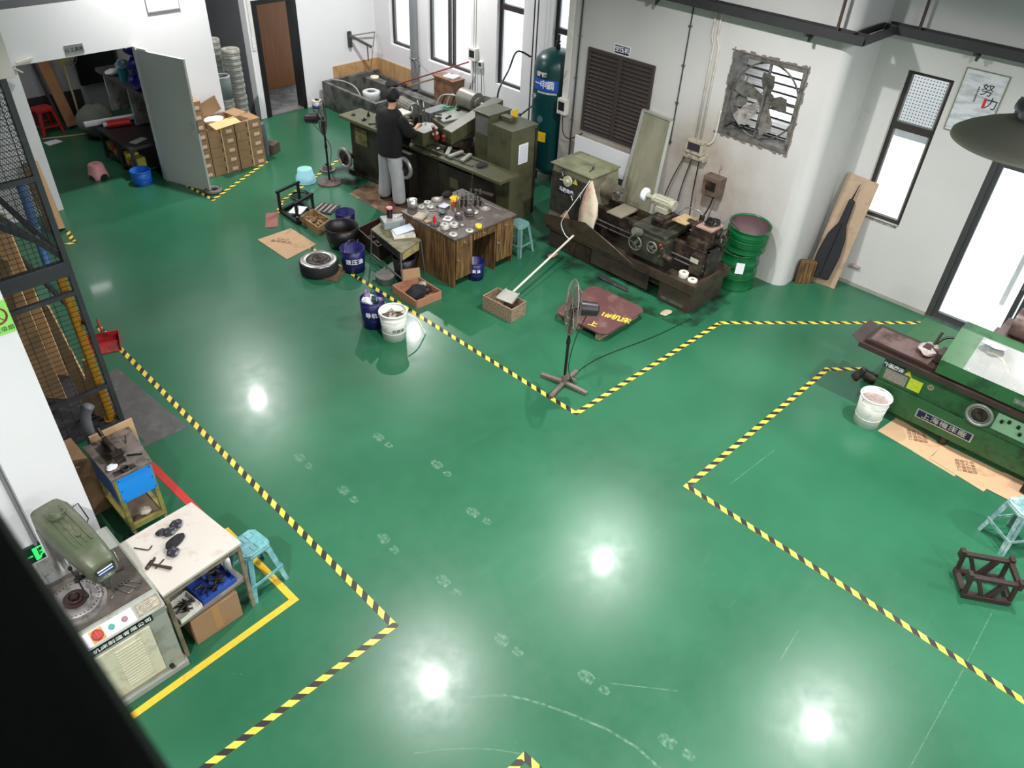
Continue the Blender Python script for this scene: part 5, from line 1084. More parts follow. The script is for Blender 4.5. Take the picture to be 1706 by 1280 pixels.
# exhaust fan in the opening
t = thing('exhaust_fan', 'grimy square exhaust fan with blades in the pier wall', 'exhaust fan', (XL + .12, 4.67, 2.335))
FG2 = mat('grimy fan metal', (120, 118, 112), .5, .4, var=.2, scale=8, dirt=(70, 66, 60), damt=.35, dscale=12)
y0, y1, z0, z1 = FAN
b = wb(t); f = .05
b.box(XL - .02, XL + .30, y0 + .002, y0 + f, z0 + .002, z1 - .002); b.box(XL - .02, XL + .30, y1 - f, y1 - .002, z0 + .002, z1 - .002); b.box(XL - .02, XL + .30, y0 + f, y1 - f, z0 + .002, z0 + f); b.box(XL - .02, XL + .30, y0 + f, y1 - f, z1 - f, z1 - .002); b.build('fan_housing', FG2, t)
b = wb(t); b.box(XL + .0, XL + .03, 4.64, 4.67, z0 + f, z1 - f); b.box(XL + .14, XL + .16, y0 + f, y1 - f, 2.33, 2.36); b.build('support_bar', FG2, t)
b = wb(t); c = (XL + .1, 4.66, 2.335); b.cyl((XL + .06, 4.66, 2.335), (XL + .16, 4.66, 2.335), .09, n=24); b.ring(c, .11, .008, ax=RY, n=28); b.build('hub', FG2, t)
for k in range(5):
    a = 2 * PI * k / 5 + .45
    T = Matrix.Translation(c) @ Matrix.Rotation(a, 4, 'X') @ Matrix.Rotation(.45, 4, 'Z') @ Matrix.Rotation(PI / 2, 4, 'Y')
    b = wb(t); b.prism([(-.04, .08), (.04, .08), (.10, .3), (.08, .42), (-.08, .43), (-.09, .28)], -.003, .003, T=T); b.build('blade', FG2, t)
b = wb(t); b.ring((XL + .05, 4.66, 2.335), .47, .012, ax=RY, n=48); b.build('guard_ring', FG2, t)
b = wb(t); b.cyl((XL + .13, 5.0, 2.0), (XL + .05, 4.9, 2.06), .05, n=16); b.tube([(XL + .05, 4.95, 2.6), (XL + .04, 4.99, 2.3), (XL + .06, 4.9, 2.05)], .01, n=6); b.cyl((XL + .12, 5.02, 2.28), (XL + .02, 4.95, 2.28), .07, n=18); b.build('motor', FG2, t)
b = wb(t); b.tube(spline([(XL, 5.1, 1.9), (XL + .03, 5.0, 1.98), (XL + .02, 4.9, 1.93), (XL + .05, 4.8, 1.99), (XL + .04, 4.7, 1.9)]), .012, n=6); b.build('loose_cable', BLACKP, t)
b = wb(t)
for k in range(9):
    z = z0 + .09 + k * .108; b.bar((XL + .26, 4.67, z), (XL + .30, 4.67, z - .035), .9, .004, up=(0, 0, 1))
b.build('shutter_slats', mat('dark shutter slat', (70, 68, 64), .5, .3), t)
b = wb(t)
for k in range(24): b.cyl((XL - .005, y0 + f, z0 + f + .04 * k), (XL - .005, y1 - f, z0 + f + .04 * k), .0016, n=4, caps=False)
b.build('guard_wires', FG2, t)
b = MB(); r2 = random.Random(9)
for (a, c_, fx) in ((y0 - .02, y1 + .02, z1), (y0 - .02, y1 + .02, z0 - .0), ):
    k = a
    while k < c_:
        s_ = r2.uniform(.03, .07); h_ = r2.uniform(.012, .045); zz = fx if fx == z1 else fx - h_
        b.box(XL - .012, XL + .0005, k, k + s_, zz, zz + h_); k += s_
for fx, sg in ((y0, -1), (y1, 0)):
    k = z0
    while k < z1: s_ = r2.uniform(.03, .07); h_ = r2.uniform(.01, .035); yy = fx - h_ if sg else fx; b.box(XL - .012, XL + .0005, yy, yy + h_, k, k + s_); k += s_
o = b.build('chipped_edge', mat('broken masonry', (112, 104, 100), .9, var=.2), bevel=.004); structure(o); o.name = 'trim_1'
# conduits on the pier wall
t = thing('wall_conduit', 'pair of beige conduits running down to the power box', 'conduit', (XL, 5.5, 1.7)); CD = mat('beige conduit', (196, 190, 182), .6, var=.05, dirt=(150, 140, 128), damt=.2)
b = wb(t)
for y in (5.50, 5.42): b.tube([(XL - .018, y + .05, 6.5), (XL - .018, y + .05, 2.95), (XL - .018, y, 2.85), (XL - .018, y, 1.66)], .016, n=10)
b.build('conduit_pair', CD, t)
t = thing('wall_conduit', 'beige conduit bending from the power box up to the fan', 'conduit', (XL, 5.3, 1.7)); b = wb(t); b.tube(spline([(XL - .018, 5.30, 1.60), (XL - .018, 5.26, 1.62), (XL - .018, 5.21, 1.72), (XL - .018, 5.20, 2.1)]), .013, n=8); b.build('pipe', CD, t)
t = thing('wall_conduit', 'long dark conduit running down between louvre and power box', 'conduit', (XL, 6.0, 1.6)); b = wb(t); b.cyl((XL - .012, 5.90, 1.42), (XL - .012, 5.90, 6.5), .01, n=8); b.build('pipe', DARKGREY, t)
for z in (1.45, 2.0, 2.5, 3.0): b = wb(t); b.box(XL - .025, XL - .001, 5.875, 5.925, z, z + .02); b.build('pipe_clip', STEEL, t)
GB = mat('greasy beige box', (168, 162, 144), .55, var=.1, dirt=(96, 86, 70), damt=.35, dscale=10)
t = wall_box((XL, 5.45, 1.53), .28, .19, .11, 'greasy beige breaker box below the conduits', (52, 46, 56), GB, 'breaker_box')
b = MB(); b.box(-.09, -.001, -.19, .16, -.17, -.1); b.cyl((-.09, -.14, -.13), (-.12, -.14, -.13), .02, n=12); b.build('socket_strip', GB, t)
for k, dy in enumerate((.12, 0, -.12)):
    t = thing('hanging_cable', 'black cable from the breaker box to the lathe, ' + ['nearest the glass screen', 'middle of three', 'nearest the rusty box'][k], 'cable', (XL - .1, 5.45 + dy, 1.3), group='cables hanging from the breaker box')
    b = wb(t); b.tube(spline([(9.47, 5.47 + dy, 1.36), (9.42, 5.52 + dy * 1.6, .95), (9.3, 5.5 + dy * 2.2, .50), (9.2, 5.5 + dy * 2.2, .3)]), .008, n=6); b.build('cord', BLACKP, t)
RB = mat('rusty control box', (112, 94, 84), .6, .2, var=.15, dirt=(70, 56, 48), damt=.4)
t = thing('control_box', 'rusty brown control box low on the pier wall', 'control box', (XL, 5.02, 1.15)); b = MB(); b.box(-.17, -.001, -.12, .15, -.17, .09); b.build('box_body', RB, t, bevel=.005)
b = MB(); b.box(-.174, -.17, -.06, .09, -.1, .03); b.build('front_plate', GREASE, t)
b = MB(); b.tube(spline([(-.08, -.02, -.17), (-.1, -.0, -.35), (-.14, .04, -.5)]), .01, n=6); b.build('cable', BLACKP, t)
b = MB(); b.tube(spline([(-.02, .0, .09), (-.02, .01, .16), (-.02, -.02, .2), (-.02, .02, .24)]), .003, n=5); b.build('hook_wire', STEEL, t)
# ================================================================== the far cylindrical grinder (olive), its cabinet and clutter
M1A = math.atan2(-.998, .0605)
M1 = Vector((7.30, 10.85, 0))
def m1(u, v, z): return M1 + Vector((.0605, -.998, 0)) * u + Vector((.998, .0605, 0)) * v + Vector((0, 0, z))
t = thing('olive_grinder', 'long olive cylindrical grinding machine the worker stands at', 'grinding machine', tuple(M1), M1A)
def lb(): return MB()
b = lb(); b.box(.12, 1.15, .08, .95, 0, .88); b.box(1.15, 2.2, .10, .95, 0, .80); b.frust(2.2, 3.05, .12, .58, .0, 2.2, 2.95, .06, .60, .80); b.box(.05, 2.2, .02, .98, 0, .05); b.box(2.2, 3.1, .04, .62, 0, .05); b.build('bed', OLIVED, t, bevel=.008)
b = lb(); b.box(-.04, 1.0, -.02, .46, .915, .965); b.box(.9, 1.35, .02, .46, .90, .94); b.build('left_table', OLIVE, t, bevel=.004)
b = lb(); b._add([(2.3, -.02, .885), (3.55, -.02, .885), (3.55, .40, .885), (2.3, .40, .885), (2.3, -.02, .93), (3.55, -.02, .93), (3.55, .40, .93), (2.3, .40, .93)], [(3, 2, 1, 0), (4, 5, 6, 7), (0, 1, 5, 4), (1, 2, 6, 5), (2, 3, 7, 6), (3, 0, 4, 7)]); b.build('right_table', OLIVE, t, bevel=.004)
b = lb(); b.box(1.35, 2.3, .02, .38, .86, .90); b.box(1.6, 2.9, .08, .13, .93, .945); b.box(1.4, 3.0, .30, .34, .93, .95); b.build('slideway', mat('oily olive slide', (84, 86, 62), .35, .2, var=.25, dirt=(50, 44, 34), damt=.3), t)
b = lb(); b.box(1.0, 1.75, -.10, .10, .12, .82); b.box(1.1, 1.5, -.16, -.10, .0, .22); b.build('apron', mat('dark oily apron', (30, 28, 25), .4, .2, var=.3), t, bevel=.01)
for k, (u, v, z) in enumerate(((.10, -.05, .28), (1.66, -.12, .60))):
    b = lb(); b.ring((u, v - .02, z), .15, .032, ax=RX, n=36, k=10); b.build('handwheel_rim', mat('chrome wheel rim', (176, 174, 170), .35, .6, var=.1), t)
    b = lb(); b.cyl((u, v, z), (u, v - .03, z), .135, .125, n=30); b.cyl((u, v - .03, z), (u, v - .07, z), .03, n=14)
    for q in range(3): a = 2 * PI * q / 3; b.bar((u, v - .035, z), (u + .13 * math.cos(a), v - .035, z + .13 * math.sin(a)), .025, .012, up=(0, 1, 0))
    b.build('handwheel_hub', GREASE, t)
b = lb(); b.cyl((.10, .12, .28), (.10, -.05, .28), .05, n=16); b.build('wheel_shaft', GREASE, t)
b = lb(); b.box(.25, .55, .068, .08, .55, .82); b.build('cover_plate', mat('yellowish oily plate', (112, 104, 70), .4, .2, var=.2, dirt=(60, 50, 34), damt=.4), t)
b = lb(); b.box(2.45, 2.62, .072, .1, .48, .64); b.build('side_plate', OLIVE, t)
# work head with motor, guards
b = lb(); b.box(.75, 1.15, .10, .50, .966, 1.12); b.box(.82, 1.1, .16, .44, 1.12, 1.2); b.box(1.15, 1.32, .18, .40, .94, 1.14); b.build('work_head', mat('grey green oily casting', (84, 84, 66), .4, .2, var=.3, dirt=(40, 36, 30), damt=.3), t, bevel=.01)
b = lb(); b.cyl((.55, .85, 1.10), (.92, .78, 1.10), .115, n=28); b.cyl((.92, .78, 1.10), (.96, .772, 1.10), .122, n=28); b.cyl((.96, .772, 1.10), (.962, .771, 1.10), .06, n=20)
b.build('motor', mat('grey motor casting', (132, 130, 122), .45, .4, var=.15), t)
b = lb()
for q in range(18):
    a = 2 * PI * q / 18; b.bar((.58, .845 + .118 * math.cos(a), 1.10 + .118 * math.sin(a)), (.9, .785 + .118 * math.cos(a), 1.10 + .118 * math.sin(a)), .006, .01)
b.build('motor_fins', mat('grey motor casting', (132, 130, 122)), t)
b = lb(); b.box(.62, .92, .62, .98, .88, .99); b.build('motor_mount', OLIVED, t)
b = lb(); b.box(1.0, 1.25, .25, .45, 1.2, 1.23); b.build('top_plate', mat('pale scuffed plate', (190, 188, 176), .4, .3), t)
for u, v, h in ((1.30, .42, 1.35), (1.42, .55, 1.42), (1.22, .62, 1.38)):
    b = lb(); b.tube(spline([(u, v, .9), (u, v, h - .08), (u + .03, v - .05, h), (u + .12, v - .12, h - .04)]), .012, n=8); b.build('coolant_pipe', STEEL, t)
b = lb(); b.box(1.30, 1.50, .60, 1.05, .95, 1.24); b.build('box_guard', mat('steel grey guard', (116, 118, 118), .4, .4, var=.1), t, bevel=.004)
b = lb(); b.frust(1.60, 1.86, .10, .36, .93, 1.62, 1.88, .06, .40, 1.14); b.build('tail_stock', OLIVE, t, bevel=.01)
b = lb(); b.T = Matrix.Translation((1.75, .26, 1.15)) @ Matrix.Rotation(.25, 4, 'Z'); b.prism([(-.16, -.14), (.10, -.22), (.16, .10), (-.02, .24), (-.15, .2)], 0, .012); b.build('tail_cover', mat('pale worn plate', (156, 158, 150), .4, .3, var=.1), t)
b = lb(); b.cyl((1.98, .27, 1.06), (1.98, .24, 1.14), .05, n=16); b.build('lever_boss', mat('oily red lever', (120, 50, 44), .4), t)
b = lb(); b.cyl((1.98, .24, 1.12), (1.99, .18, 1.27), .012, .03, n=10); b.cyl((2.06, .33, 1.03), (2.1, .3, 1.12), .03, n=14); b.build('lever', mat('oily red lever', (120, 50, 44)), t)
b = lb(); b._add([(1.25, -.02, .94), (1.70, -.06, .94), (1.70, .06, 1.16), (1.35, .08, 1.22), (1.25, -.01, .95), (1.70, -.05, .95), (1.70, .07, 1.17), (1.35, .09, 1.23)], [(0, 1, 2, 3), (7, 6, 5, 4), (0, 4, 5, 1), (1, 5, 6, 2), (2, 6, 7, 3), (3, 7, 4, 0)]); b.build('splash_guard', mat('black splash sheet', (20, 20, 20), .3, var=.1), t)
# wheel head on its rear base
b = lb(); b.box(1.15, 2.3, .95, 1.85, 0, .62); b.box(1.45, 2.25, .70, 1.6, .62, .86); b.build('wheel_base', mat('brown oily casting', (78, 64, 50), .4, .2, var=.25, dirt=(40, 32, 26), damt=.4), t, bevel=.02)
b = lb(); b.cyl((1.85, .80, .86), (1.85, .80, 1.0), .30, n=32); b.build('swivel', mat('brown oily casting', (78, 64, 50)), t)
b = lb(); b.T = Matrix.Translation((1.80, .92, 1.0)) @ Matrix.Rotation(-.1, 4, 'Z'); b.prism([(-.40, -.30), (.16, -.42), (.42, -.26), (.46, .30), (-.30, .38)], 0, .17); b.build('wheel_head', OLIVE, t, bevel=.015)
b = lb(); b.T = Matrix.Translation((1.80, .92, 1.171)) @ Matrix.Rotation(-.1, 4, 'Z'); b.prism([(-.38, -.26), (.05, -.34), (.12, .1), (.05, .34), (-.28, .34)], 0, .03); b.build('pale_top', mat('pale worn plate', (156, 158, 150)), t, bevel=.006)
b = lb(); b.T = Matrix.Translation((2.12, .80, 1.04)) @ Matrix.Rotation(-.12, 4, 'Z'); b._add([(-.09, -.42, -.06), (.13, -.42, -.06), (.13, .62, .22), (-.09, .62, .22), (-.09, -.42, .14), (.13, -.42, .14), (.13, .62, .44), (-.09, .62, .44)], [(3, 2, 1, 0), (4, 5, 6, 7), (0, 1, 5, 4), (1, 2, 6, 5), (2, 3, 7, 6), (3, 0, 4, 7)]); b.build('belt_guard', OLIVE, t, bevel=.008)
b = lb(); b.cyl((1.50, 1.33, 1.34), (1.86, 1.30, 1.34), .155, n=32); b.cyl((1.86, 1.30, 1.34), (1.92, 1.295, 1.34), .10, n=24); b.cyl((1.92, 1.295, 1.34), (2.02, 1.29, 1.34), .04, n=16); b.build('wheel_motor', mat('grey motor casting', (132, 130, 122)), t)
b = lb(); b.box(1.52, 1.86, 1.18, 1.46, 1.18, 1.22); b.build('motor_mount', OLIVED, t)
for k in range(5):
    b = lb(); b.tube(spline([(1.0 + .1 * k, 1.2, 1.0), (1.1 + .08 * k, 1.25 + .03 * k, 1.28 + .02 * k), (1.45, 1.35, 1.32 - .02 * k), (1.75 + .05 * k, 1.55, 1.2), (2.0, 1.65, 1.0)]), .012, n=6); b.build('hose', [mat('pale hose', (170, 172, 170), .4), BLACKP][k % 2], t)
crumple('green_cloth', tuple(m1(1.38, 1.18, 1.02)), .12, .1, .05, mat('mint green cloth', (100, 200, 170), .7, var=.2), 'mint green cloth on the olive grinder behind the guard', 'cloth', 51, rough=.4)
t2 = thing('tangled_cord', 'bright green cord tangled on the olive grinder', 'cord', tuple(m1(1.5, 1.0, 1.21))); b = MB(); r2 = random.Random(3); b.tube(spline([(r2.uniform(-.12, .12), r2.uniform(-.14, .14), .01 + r2.uniform(0, .03)) for _ in range(14)], 4), .006, n=5); b.build('cord', mat('bright green cord', (40, 150, 110), .5), t2)
# fixtures lying on the right table
for k, (u, v, lab) in enumerate(((2.45, .2, 'long grey fixture block on the olive grinder table'), (2.65, .22, 'second fixture block on the olive grinder table, nearer the table end'), (2.3, .2, 'flat fixture block nearest the tail stock'))):
    o = MB().box(-.03, .03, -.15, .15, 0, .03).build('fixture_block', mat('pale worn plate', (156, 158, 150)), loc=tuple(m1(u, v, .951)), rot=(0, 0, M1A + .3 * k), bevel=.003); tag(o, lab, 'fixture')
for k, (u, v) in enumerate(((2.1, .18), (2.22, .3))): crumple('white_scrap', tuple(m1(u, v, .951)), .03, .02, .01, WPAPER, ['white scrap on the grinder slideway nearest the tail stock', 'white scrap on the grinder slideway nearest the fixture blocks'][k], 'scrap', 60 + k)
crumple('oily_rag', tuple(m1(2.98, .2, .931)), .10, .07, .02, mat('purple black rag', (34, 28, 44), .8, var=.5, scale=20), 'purple black rag on the olive grinder table end', 'rag', 62, rough=.4)
t2 = thing('wire_hook', 'thin grey wire hanging off the grinder table end', 'wire', tuple(m1(3.0, .0, .93))); b = MB(); b.tube(spline([(0, 0, .02), (-.03, -.02, .01), (-.05, -.03, -.2), (-.06, -.03, -.42)]), .003, n=5); b.build('wire', STEEL, t2)
spanner('spanner', tuple(m1(2.86, .28, .931)), .4, .16, 'spanner lying beside the purple black rag')
o = MB().box(-.25, .25, -.4, .4, 0, .04).build('chip_tray', mat('black chip tray', (40, 38, 36), .5, .3), loc=tuple(m1(2.0, 1.6, .621)), rot=(0, 0, M1A)); tag(o, 'black chip tray on the rear base of the olive grinder', 'tray')
o = MB().box(-.06, .06, -.25, .25, 0, .012).build('grey_plate', mat('pale grey slat', (190, 192, 192), .4), loc=tuple(m1(2.5, 1.15, .80)), rot=(0, .1, M1A - .3)); tag(o, 'pale grey slat lying behind the belt guard', 'plate')
t2 = thing('cable_bundle', 'tangled blue and black cables between grinder and cabinet', 'cable', tuple(m1(2.35, .95, 1.0))); b = MB(); r2 = random.Random(8)
for q in range(6): b.tube(spline([(r2.uniform(-.14, .14), r2.uniform(-.12, .12), r2.uniform(-.1, .2)) for _ in range(8)], 4), .008, n=5)
b.build('cord', mat('indigo cable', (56, 44, 140), .4, var=.3), t2)
o = MB().box(-.3, .3, -.2, .2, 0, .01).build('dark_tray', mat('black chip tray', (40, 38, 36)), loc=(9.6, 9.85, 1.0), rot=(0, .15, .1)); tag(o, 'dark flat tray propped behind the olive grinder', 'tray')
o = MB().box(-.25, .25, -.2, .2, 0, .75).build('pump_cabinet', mat('pale blue grey cabinet', (150, 160, 172), .5), loc=(9.55, 9.4, 0), rot=(0, 0, .0), bevel=.006); tag(o, 'pale cabinet between the olive grinder and the window wall', 'cabinet')
# control cabinets
t = thing('control_cabinet', 'tall olive control cabinet at the end of the olive grinder', 'cabinet', (8.28, 7.85, 0))
b = wb(t); b.box(8.0, 8.55, 7.60, 8.10, .0, 1.44); b.build('cabinet_body', OLIVE, t, bevel=.006)
b = wb(t); b.box(8.0, 8.56, 7.59, 8.11, 1.44, 1.455); b.build('cabinet_top', OLIVE, t)
b = wb(t); b.box(8.16, 8.36, 7.596, 7.5995, .92, 1.22); b.build('paper_notice', WPAPER, t)
b = wb(t)
for k in range(12): b.box(8.18, 8.34, 7.5945, 7.596, .945 + k * .021, .949 + k * .021)
b.build('notice_lines', mat('faint blue print', (130, 136, 170), .6, var=0), t)
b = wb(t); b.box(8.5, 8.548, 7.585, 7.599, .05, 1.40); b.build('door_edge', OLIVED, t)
t = thing('switch_cabinet', 'olive switch cabinet behind the tall control cabinet', 'cabinet', (8.15, 8.3, 0))
b = wb(t); b.box(8.06, 8.50, 8.12, 8.44, .0, 1.52); b.box(8.04, 8.52, 8.11, 8.46, 1.52, 1.54); b.build('cabinet_body', OLIVE, t, bevel=.006)
b = wb(t); b.box(8.052, 8.06, 8.15, 8.41, 1.22, 1.48); b.build('vent_grid', mat('grey vent grid', (120, 122, 120), .5, .3, var=.5, scale=90), t)
o = MB().box(-.06, .06, -.1, .1, 0, .06).build('junction_box', OLIVE, loc=(8.50, 8.25, 1.44), bevel=.004); o.location.z = 1.46; o.location.x = 8.3; o.location.y = 7.98; tag(o, 'small olive junction box on top of the control cabinet', 'junction box')
o = MB().box(-.08, .08, -.004, .004, 0, .13).build('plastic_scraper', YEL, loc=(8.44, 7.98, 1.456), rot=(0, 0, .2)); tag(o, 'yellow card standing on the control cabinet', 'card')
# ================================================================== wooden desk and what lies on it
def PX(x, y, X):
    d = rt * (x - W_PX / 2) + dn * (y - H_PX / 2) + fw * F_PX; t = X / d.x
    return Vector((X, d.y * t, CAM_H + d.z * t))
t = thing('wooden_desk', 'brown wooden kneehole desk crowded with grinding discs', 'desk', (6.63, 7.25, 0))
DX0, DX1, DY0, DY1 = 6.09, 7.20, 6.72, 7.78
DTOP = mat('dark worn desk top', (84, 74, 68), .45, var=.12, dirt=(120, 112, 106), damt=.25, dscale=6)
b = wb(t); b.box(DX0 - .02, DX1 + .02, DY0 - .02, DY1 + .02, .722, .75); b.build('desk_top', DTOP, t, bevel=.004)
for x0_, x1_ in ((DX0, DX0 + .33), (DX1 - .36, DX1)):
    b = wb(t); b.box(x0_, x0_ + .018, DY0 + .01, DY1, .0, .72); b.box(x1_ - .018, x1_, DY0 + .01, DY1, .0, .72); b.box(x0_ + .018, x1_ - .018, DY1 - .018, DY1, .1, .72); b.box(x0_ + .018, x1_ - .018, DY0 + .02, DY1 - .018, .12, .138); b.build('pedestal', WOOD, t, bevel=.002)
    dr = wb(t); dr.box(x0_ + .02, x1_ - .02, DY0 - .006, DY0 + .012, .585, .712); dr = dr.build('drawer', WOOD, t, bevel=.003)
    b = wb(t); b.cyl(((x0_ + x1_) / 2, DY0 - .006, .65), ((x0_ + x1_) / 2, DY0 - .028, .65), .012, n=12); k_ = b.build('knob', BRIGHT, dr)
    dd = wb(t); dd.box(x0_ + .02, x1_ - .02, DY0 - .006, DY0 + .012, .13, .578); dd = dd.build('door', WOOD, t, bevel=.003)
    b = wb(t); b.cyl((x0_ + .05, DY0 - .006, .42), (x0_ + .05, DY0 - .028, .42), .012, n=12); b.build('knob', BRIGHT, dd)
b = wb(t); b.box(DX0 + .34, DX1 - .37, DY0 - .004, DY0 + .014, .61, .715); dr = b.build('drawer', WOOD, t, bevel=.003)
b = wb(t); b.cyl((6.62, DY0 - .004, .66), (6.62, DY0 - .026, .66), .012, n=12); b.build('knob', BRIGHT, dr)
DZ = .7505
WHL = mat('grey abrasive disc', (150, 144, 136), .7, .1, var=.15, scale=14, dirt=(96, 90, 86), damt=.2, dscale=14)
WHW = mat('pale flange disc', (206, 204, 196), .45, .4, var=.1)
WHD = mat('dark abrasive disc', (84, 76, 78), .7, .1, var=.2)
used_lab = []
def disc(px, py, r, h, label, m=WHW, hub=True, z=DZ, layers=1):
    p = P(px, py, z); t = thing('grinding_disc', label, 'disc', (p.x, p.y, z), 0, 'grinding discs on the wooden desk')
    b = MB()
    for k in range(layers): b.rev([(r * .12, k * h), (r, k * h), (r * .995, (k + .92) * h), (r * .45, (k + .95) * h), (r * .12, (k + .95) * h)], n=28)
    b.build('disc_body', m, t); b = MB(); H_ = h * layers
    b.cyl((0, 0, H_ * .9), (0, 0, H_ + .006), r * .42, n=20); b.cyl((0, 0, H_ + .006), (0, 0, H_ + .016), r * .14, n=10); b.build('flange', WHW if m is not WHW else STEEL, t); return t
disc(741, 380, .062, .02, 'stack of pale discs at the desk corner nearest the notebook', layers=3)
disc(755, 392, .058, .022, 'pale disc on the very front corner of the desk')
disc(782, 385, .055, .014, 'flat pale disc near the yellow tape roll')
disc(756, 377, .06, .022, 'pale disc just behind the stacked corner discs', layers=2)
disc(770, 376, .05, .006, 'thin dark disc lying flat by the yellow tape roll', WHD)
disc(782, 358, .07, .034, 'tall dark grinding wheel with twin pale flanges on the desk', WHD, layers=2)
disc(790, 354, .06, .02, 'pale flange disc partly under the tall grinding wheel')
disc(764, 362, .055, .026, 'brown edged disc in the middle of the desk', WHD, layers=2)
disc(808, 348, .075, .012, 'wide grey disc toward the far right of the desk', WHL)
disc(724, 374, .065, .02, 'dark disc holding the small red can', WHD)
disc(702, 346, .045, .018, 'pale disc beside the silver tin')
disc(717, 346, .05, .03, 'pale disc in front of the white paper sheet')
disc(728, 333, .08, .014, 'wide pale disc at the rear of the desk', WHL)
disc(712, 338, .05, .02, 'small pale disc left of the wide rear disc')
p = P(687, 346, DZ); t = thing('metal_tin', 'silver tin full of small discs at the desk edge', 'tin', (p.x, p.y, DZ)); b = MB(); b.rev([(0, 0), (.07, 0), (.072, .12), (.066, .12), (.064, .01), (0, .01)], n=28); b.build('tin_body', BRIGHT, t)
b = MB(); b.cyl((.02, .01, .1), (.02, .01, .125), .03, n=14); b.cyl((-.03, -.01, .1), (-.03, -.01, .13), .025, n=14); b.cyl((.0, -.04, .1), (0, -.04, .12), .02, n=14); b.build('contents', WHW, t)
p = P(757, 342, DZ); t = thing('yellow_cup', 'yellow plastic cup with tools on the desk', 'cup', (p.x, p.y, DZ)); b = MB(); b.rev([(0, 0), (.045, 0), (.06, .11), (.055, .11), (.042, .006), (0, .006)], n=24); b.ring((0, 0, .108), .06, .008, n=24, k=6); b.build('cup_body', YEL, t); b = MB(); b.box(-.046, -.04, -.02, .02, .02, .075); b.T = Matrix.Rotation(.8, 4, 'Z'); b.box(-.058, -.05, -.025, .025, .02, .08); b.build('red_label', RED, t)
o = MB().rev([(.022, 0), (.045, 0), (.045, .05), (.022, .05), (.022, 0)], n=28).build('tape_roll', YEL, loc=tuple(P(797, 380, DZ))); tag(o, 'yellow tape roll near the front of the desk', 'tape roll')
p = P(724, 372, DZ + .028); t = thing('red_can', 'small red can standing on a dark disc', 'can', (p.x, p.y, DZ + .037)); b = MB(); b.cyl((0, 0, 0), (0, 0, .085), .024, n=18); b.build('can_body', RED, t); b = MB(); b.cyl((0, 0, .085), (0, 0, .11), .012, n=12); b.build('nozzle', RED, t)
for k, (px, py, w, d_, h, rz, m, lab) in enumerate(((700, 362, .17, .14, .03, .4, mat('tan sheets', (190, 178, 158), .7, dirt=(120, 108, 92), damt=.3), 'stack of tan sheets at the left edge of the desk'), (712, 370, .08, .06, .02, -.2, CARDL, 'small tan pad beside the tan sheets'), (746, 365, .13, .11, .012, .5, WPAPER, 'square white card with grey disc print on the desk'), (740, 346, .14, .11, .004, .2, mat('pale lilac paper', (206, 206, 226), .6), 'lilac paper sheet lying on the discs'))):
    p = P(px, py, DZ); o = MB().box(-w / 2, w / 2, -d_ / 2, d_ / 2, 0, h).build('paper_pad', m, loc=(p.x, p.y, DZ + (.03 if k == 3 else 0)), rot=(0, 0, rz), bevel=.003); tag(o, lab, 'paper')
p = P(746, 365, DZ); o = MB().cyl((0, 0, 0), (0, 0, .006), .035, n=24).build('grey_disc', WHL, loc=(p.x, p.y, DZ + .0125)); tag(o, 'thin grey disc on the square white card', 'disc')
crumple('metal_part', tuple(P(737, 356, DZ)), .075, .06, .03, mat('knobbly grey metal', (110, 112, 118), .4, .6, var=.4, scale=30), 'knobbly grey metal part in the centre of the desk', 'metal part', 71, rough=.35)
crumple('black_cloth', tuple(P(745, 328, DZ)), .09, .06, .04, mat('black glove cloth', (18, 18, 24)), 'black cloth at the rear of the desk', 'cloth', 72)
r2 = random.Random(12)
for k in range(12):
    px, py = 762 + (k % 6) * 7.5 + r2.uniform(-1, 1), 336 + (k // 6) * 9 - (k % 6) * .6
    p = P(px, py, DZ); t = thing('collet_tool', 'upright dark collet tool in the row at the rear of the desk', 'tool', (p.x, p.y, DZ), 0, 'upright collet tools on the desk'); h = r2.uniform(.11, .19)
    b = MB(); b.cyl((0, 0, 0), (0, 0, h * .25), .02, n=12); b.cyl((0, 0, h * .25), (0, 0, h * .5), .012, .02, n=12); b.cyl((0, 0, h * .5), (0, 0, h * .6), .02, n=12); b.build('tool_base', GREASE if k % 3 else STEEL, t); b = MB(); b.cyl((0, 0, h * .6), (0, 0, h), .008, n=8); b.build('shank', STEEL, t)
p = P(805, 322, DZ); o = MB().box(-.16, .16, -.035, .035, 0, .02).build('steel_rule', GREASE, loc=(p.x, p.y, DZ), rot=(0, 0, -1.35)); tag(o, 'dark bar lying at the rear right of the desk', 'bar')
p = P(822, 345, DZ); o = MB().box(-.16, .16, -.008, .008, 0, .006).build('steel_strip', BRIGHT, loc=(p.x, p.y, DZ), rot=(0, 0, -1.45)); tag(o, 'bright thin steel strip along the right edge of the desk', 'strip')
# small green desk
t = thing('side_table', 'small worn greenish school desk beside the wooden desk', 'table', (5.88, 7.67, 0), 0)
GT = mat('worn green brown desk top', (122, 118, 86), .55, var=.2, scale=5, dirt=(84, 78, 58), damt=.4)
cs = [P(668, 422, .52), P(702, 400, .52), Vector((6.05, 8.10, .52)), P(618, 382, .52)]
b = wb(t); b.prism([(c.x, c.y) for c in cs], .505, .525); b.build('table_top', GT, t, bevel=.003)
c0, c1, c2, c3 = cs
b = wb(t); b.bar((c0 + (c1 - c0) * .1 + Vector((0, .02, -.075))), (c0 + (c1 - c0) * .9 + Vector((0, .02, -.075))), .02, .11); dr = b.build('drawer', mat('patterned drawer front', (150, 138, 92), .6, var=.4, scale=30), t)
m_ = (c0 + c1) / 2; b = wb(t); b.cyl((m_.x, m_.y + .01, .44), (m_.x, m_.y - .02, .44), .01, n=10); b.build('knob', BRIGHT, dr)
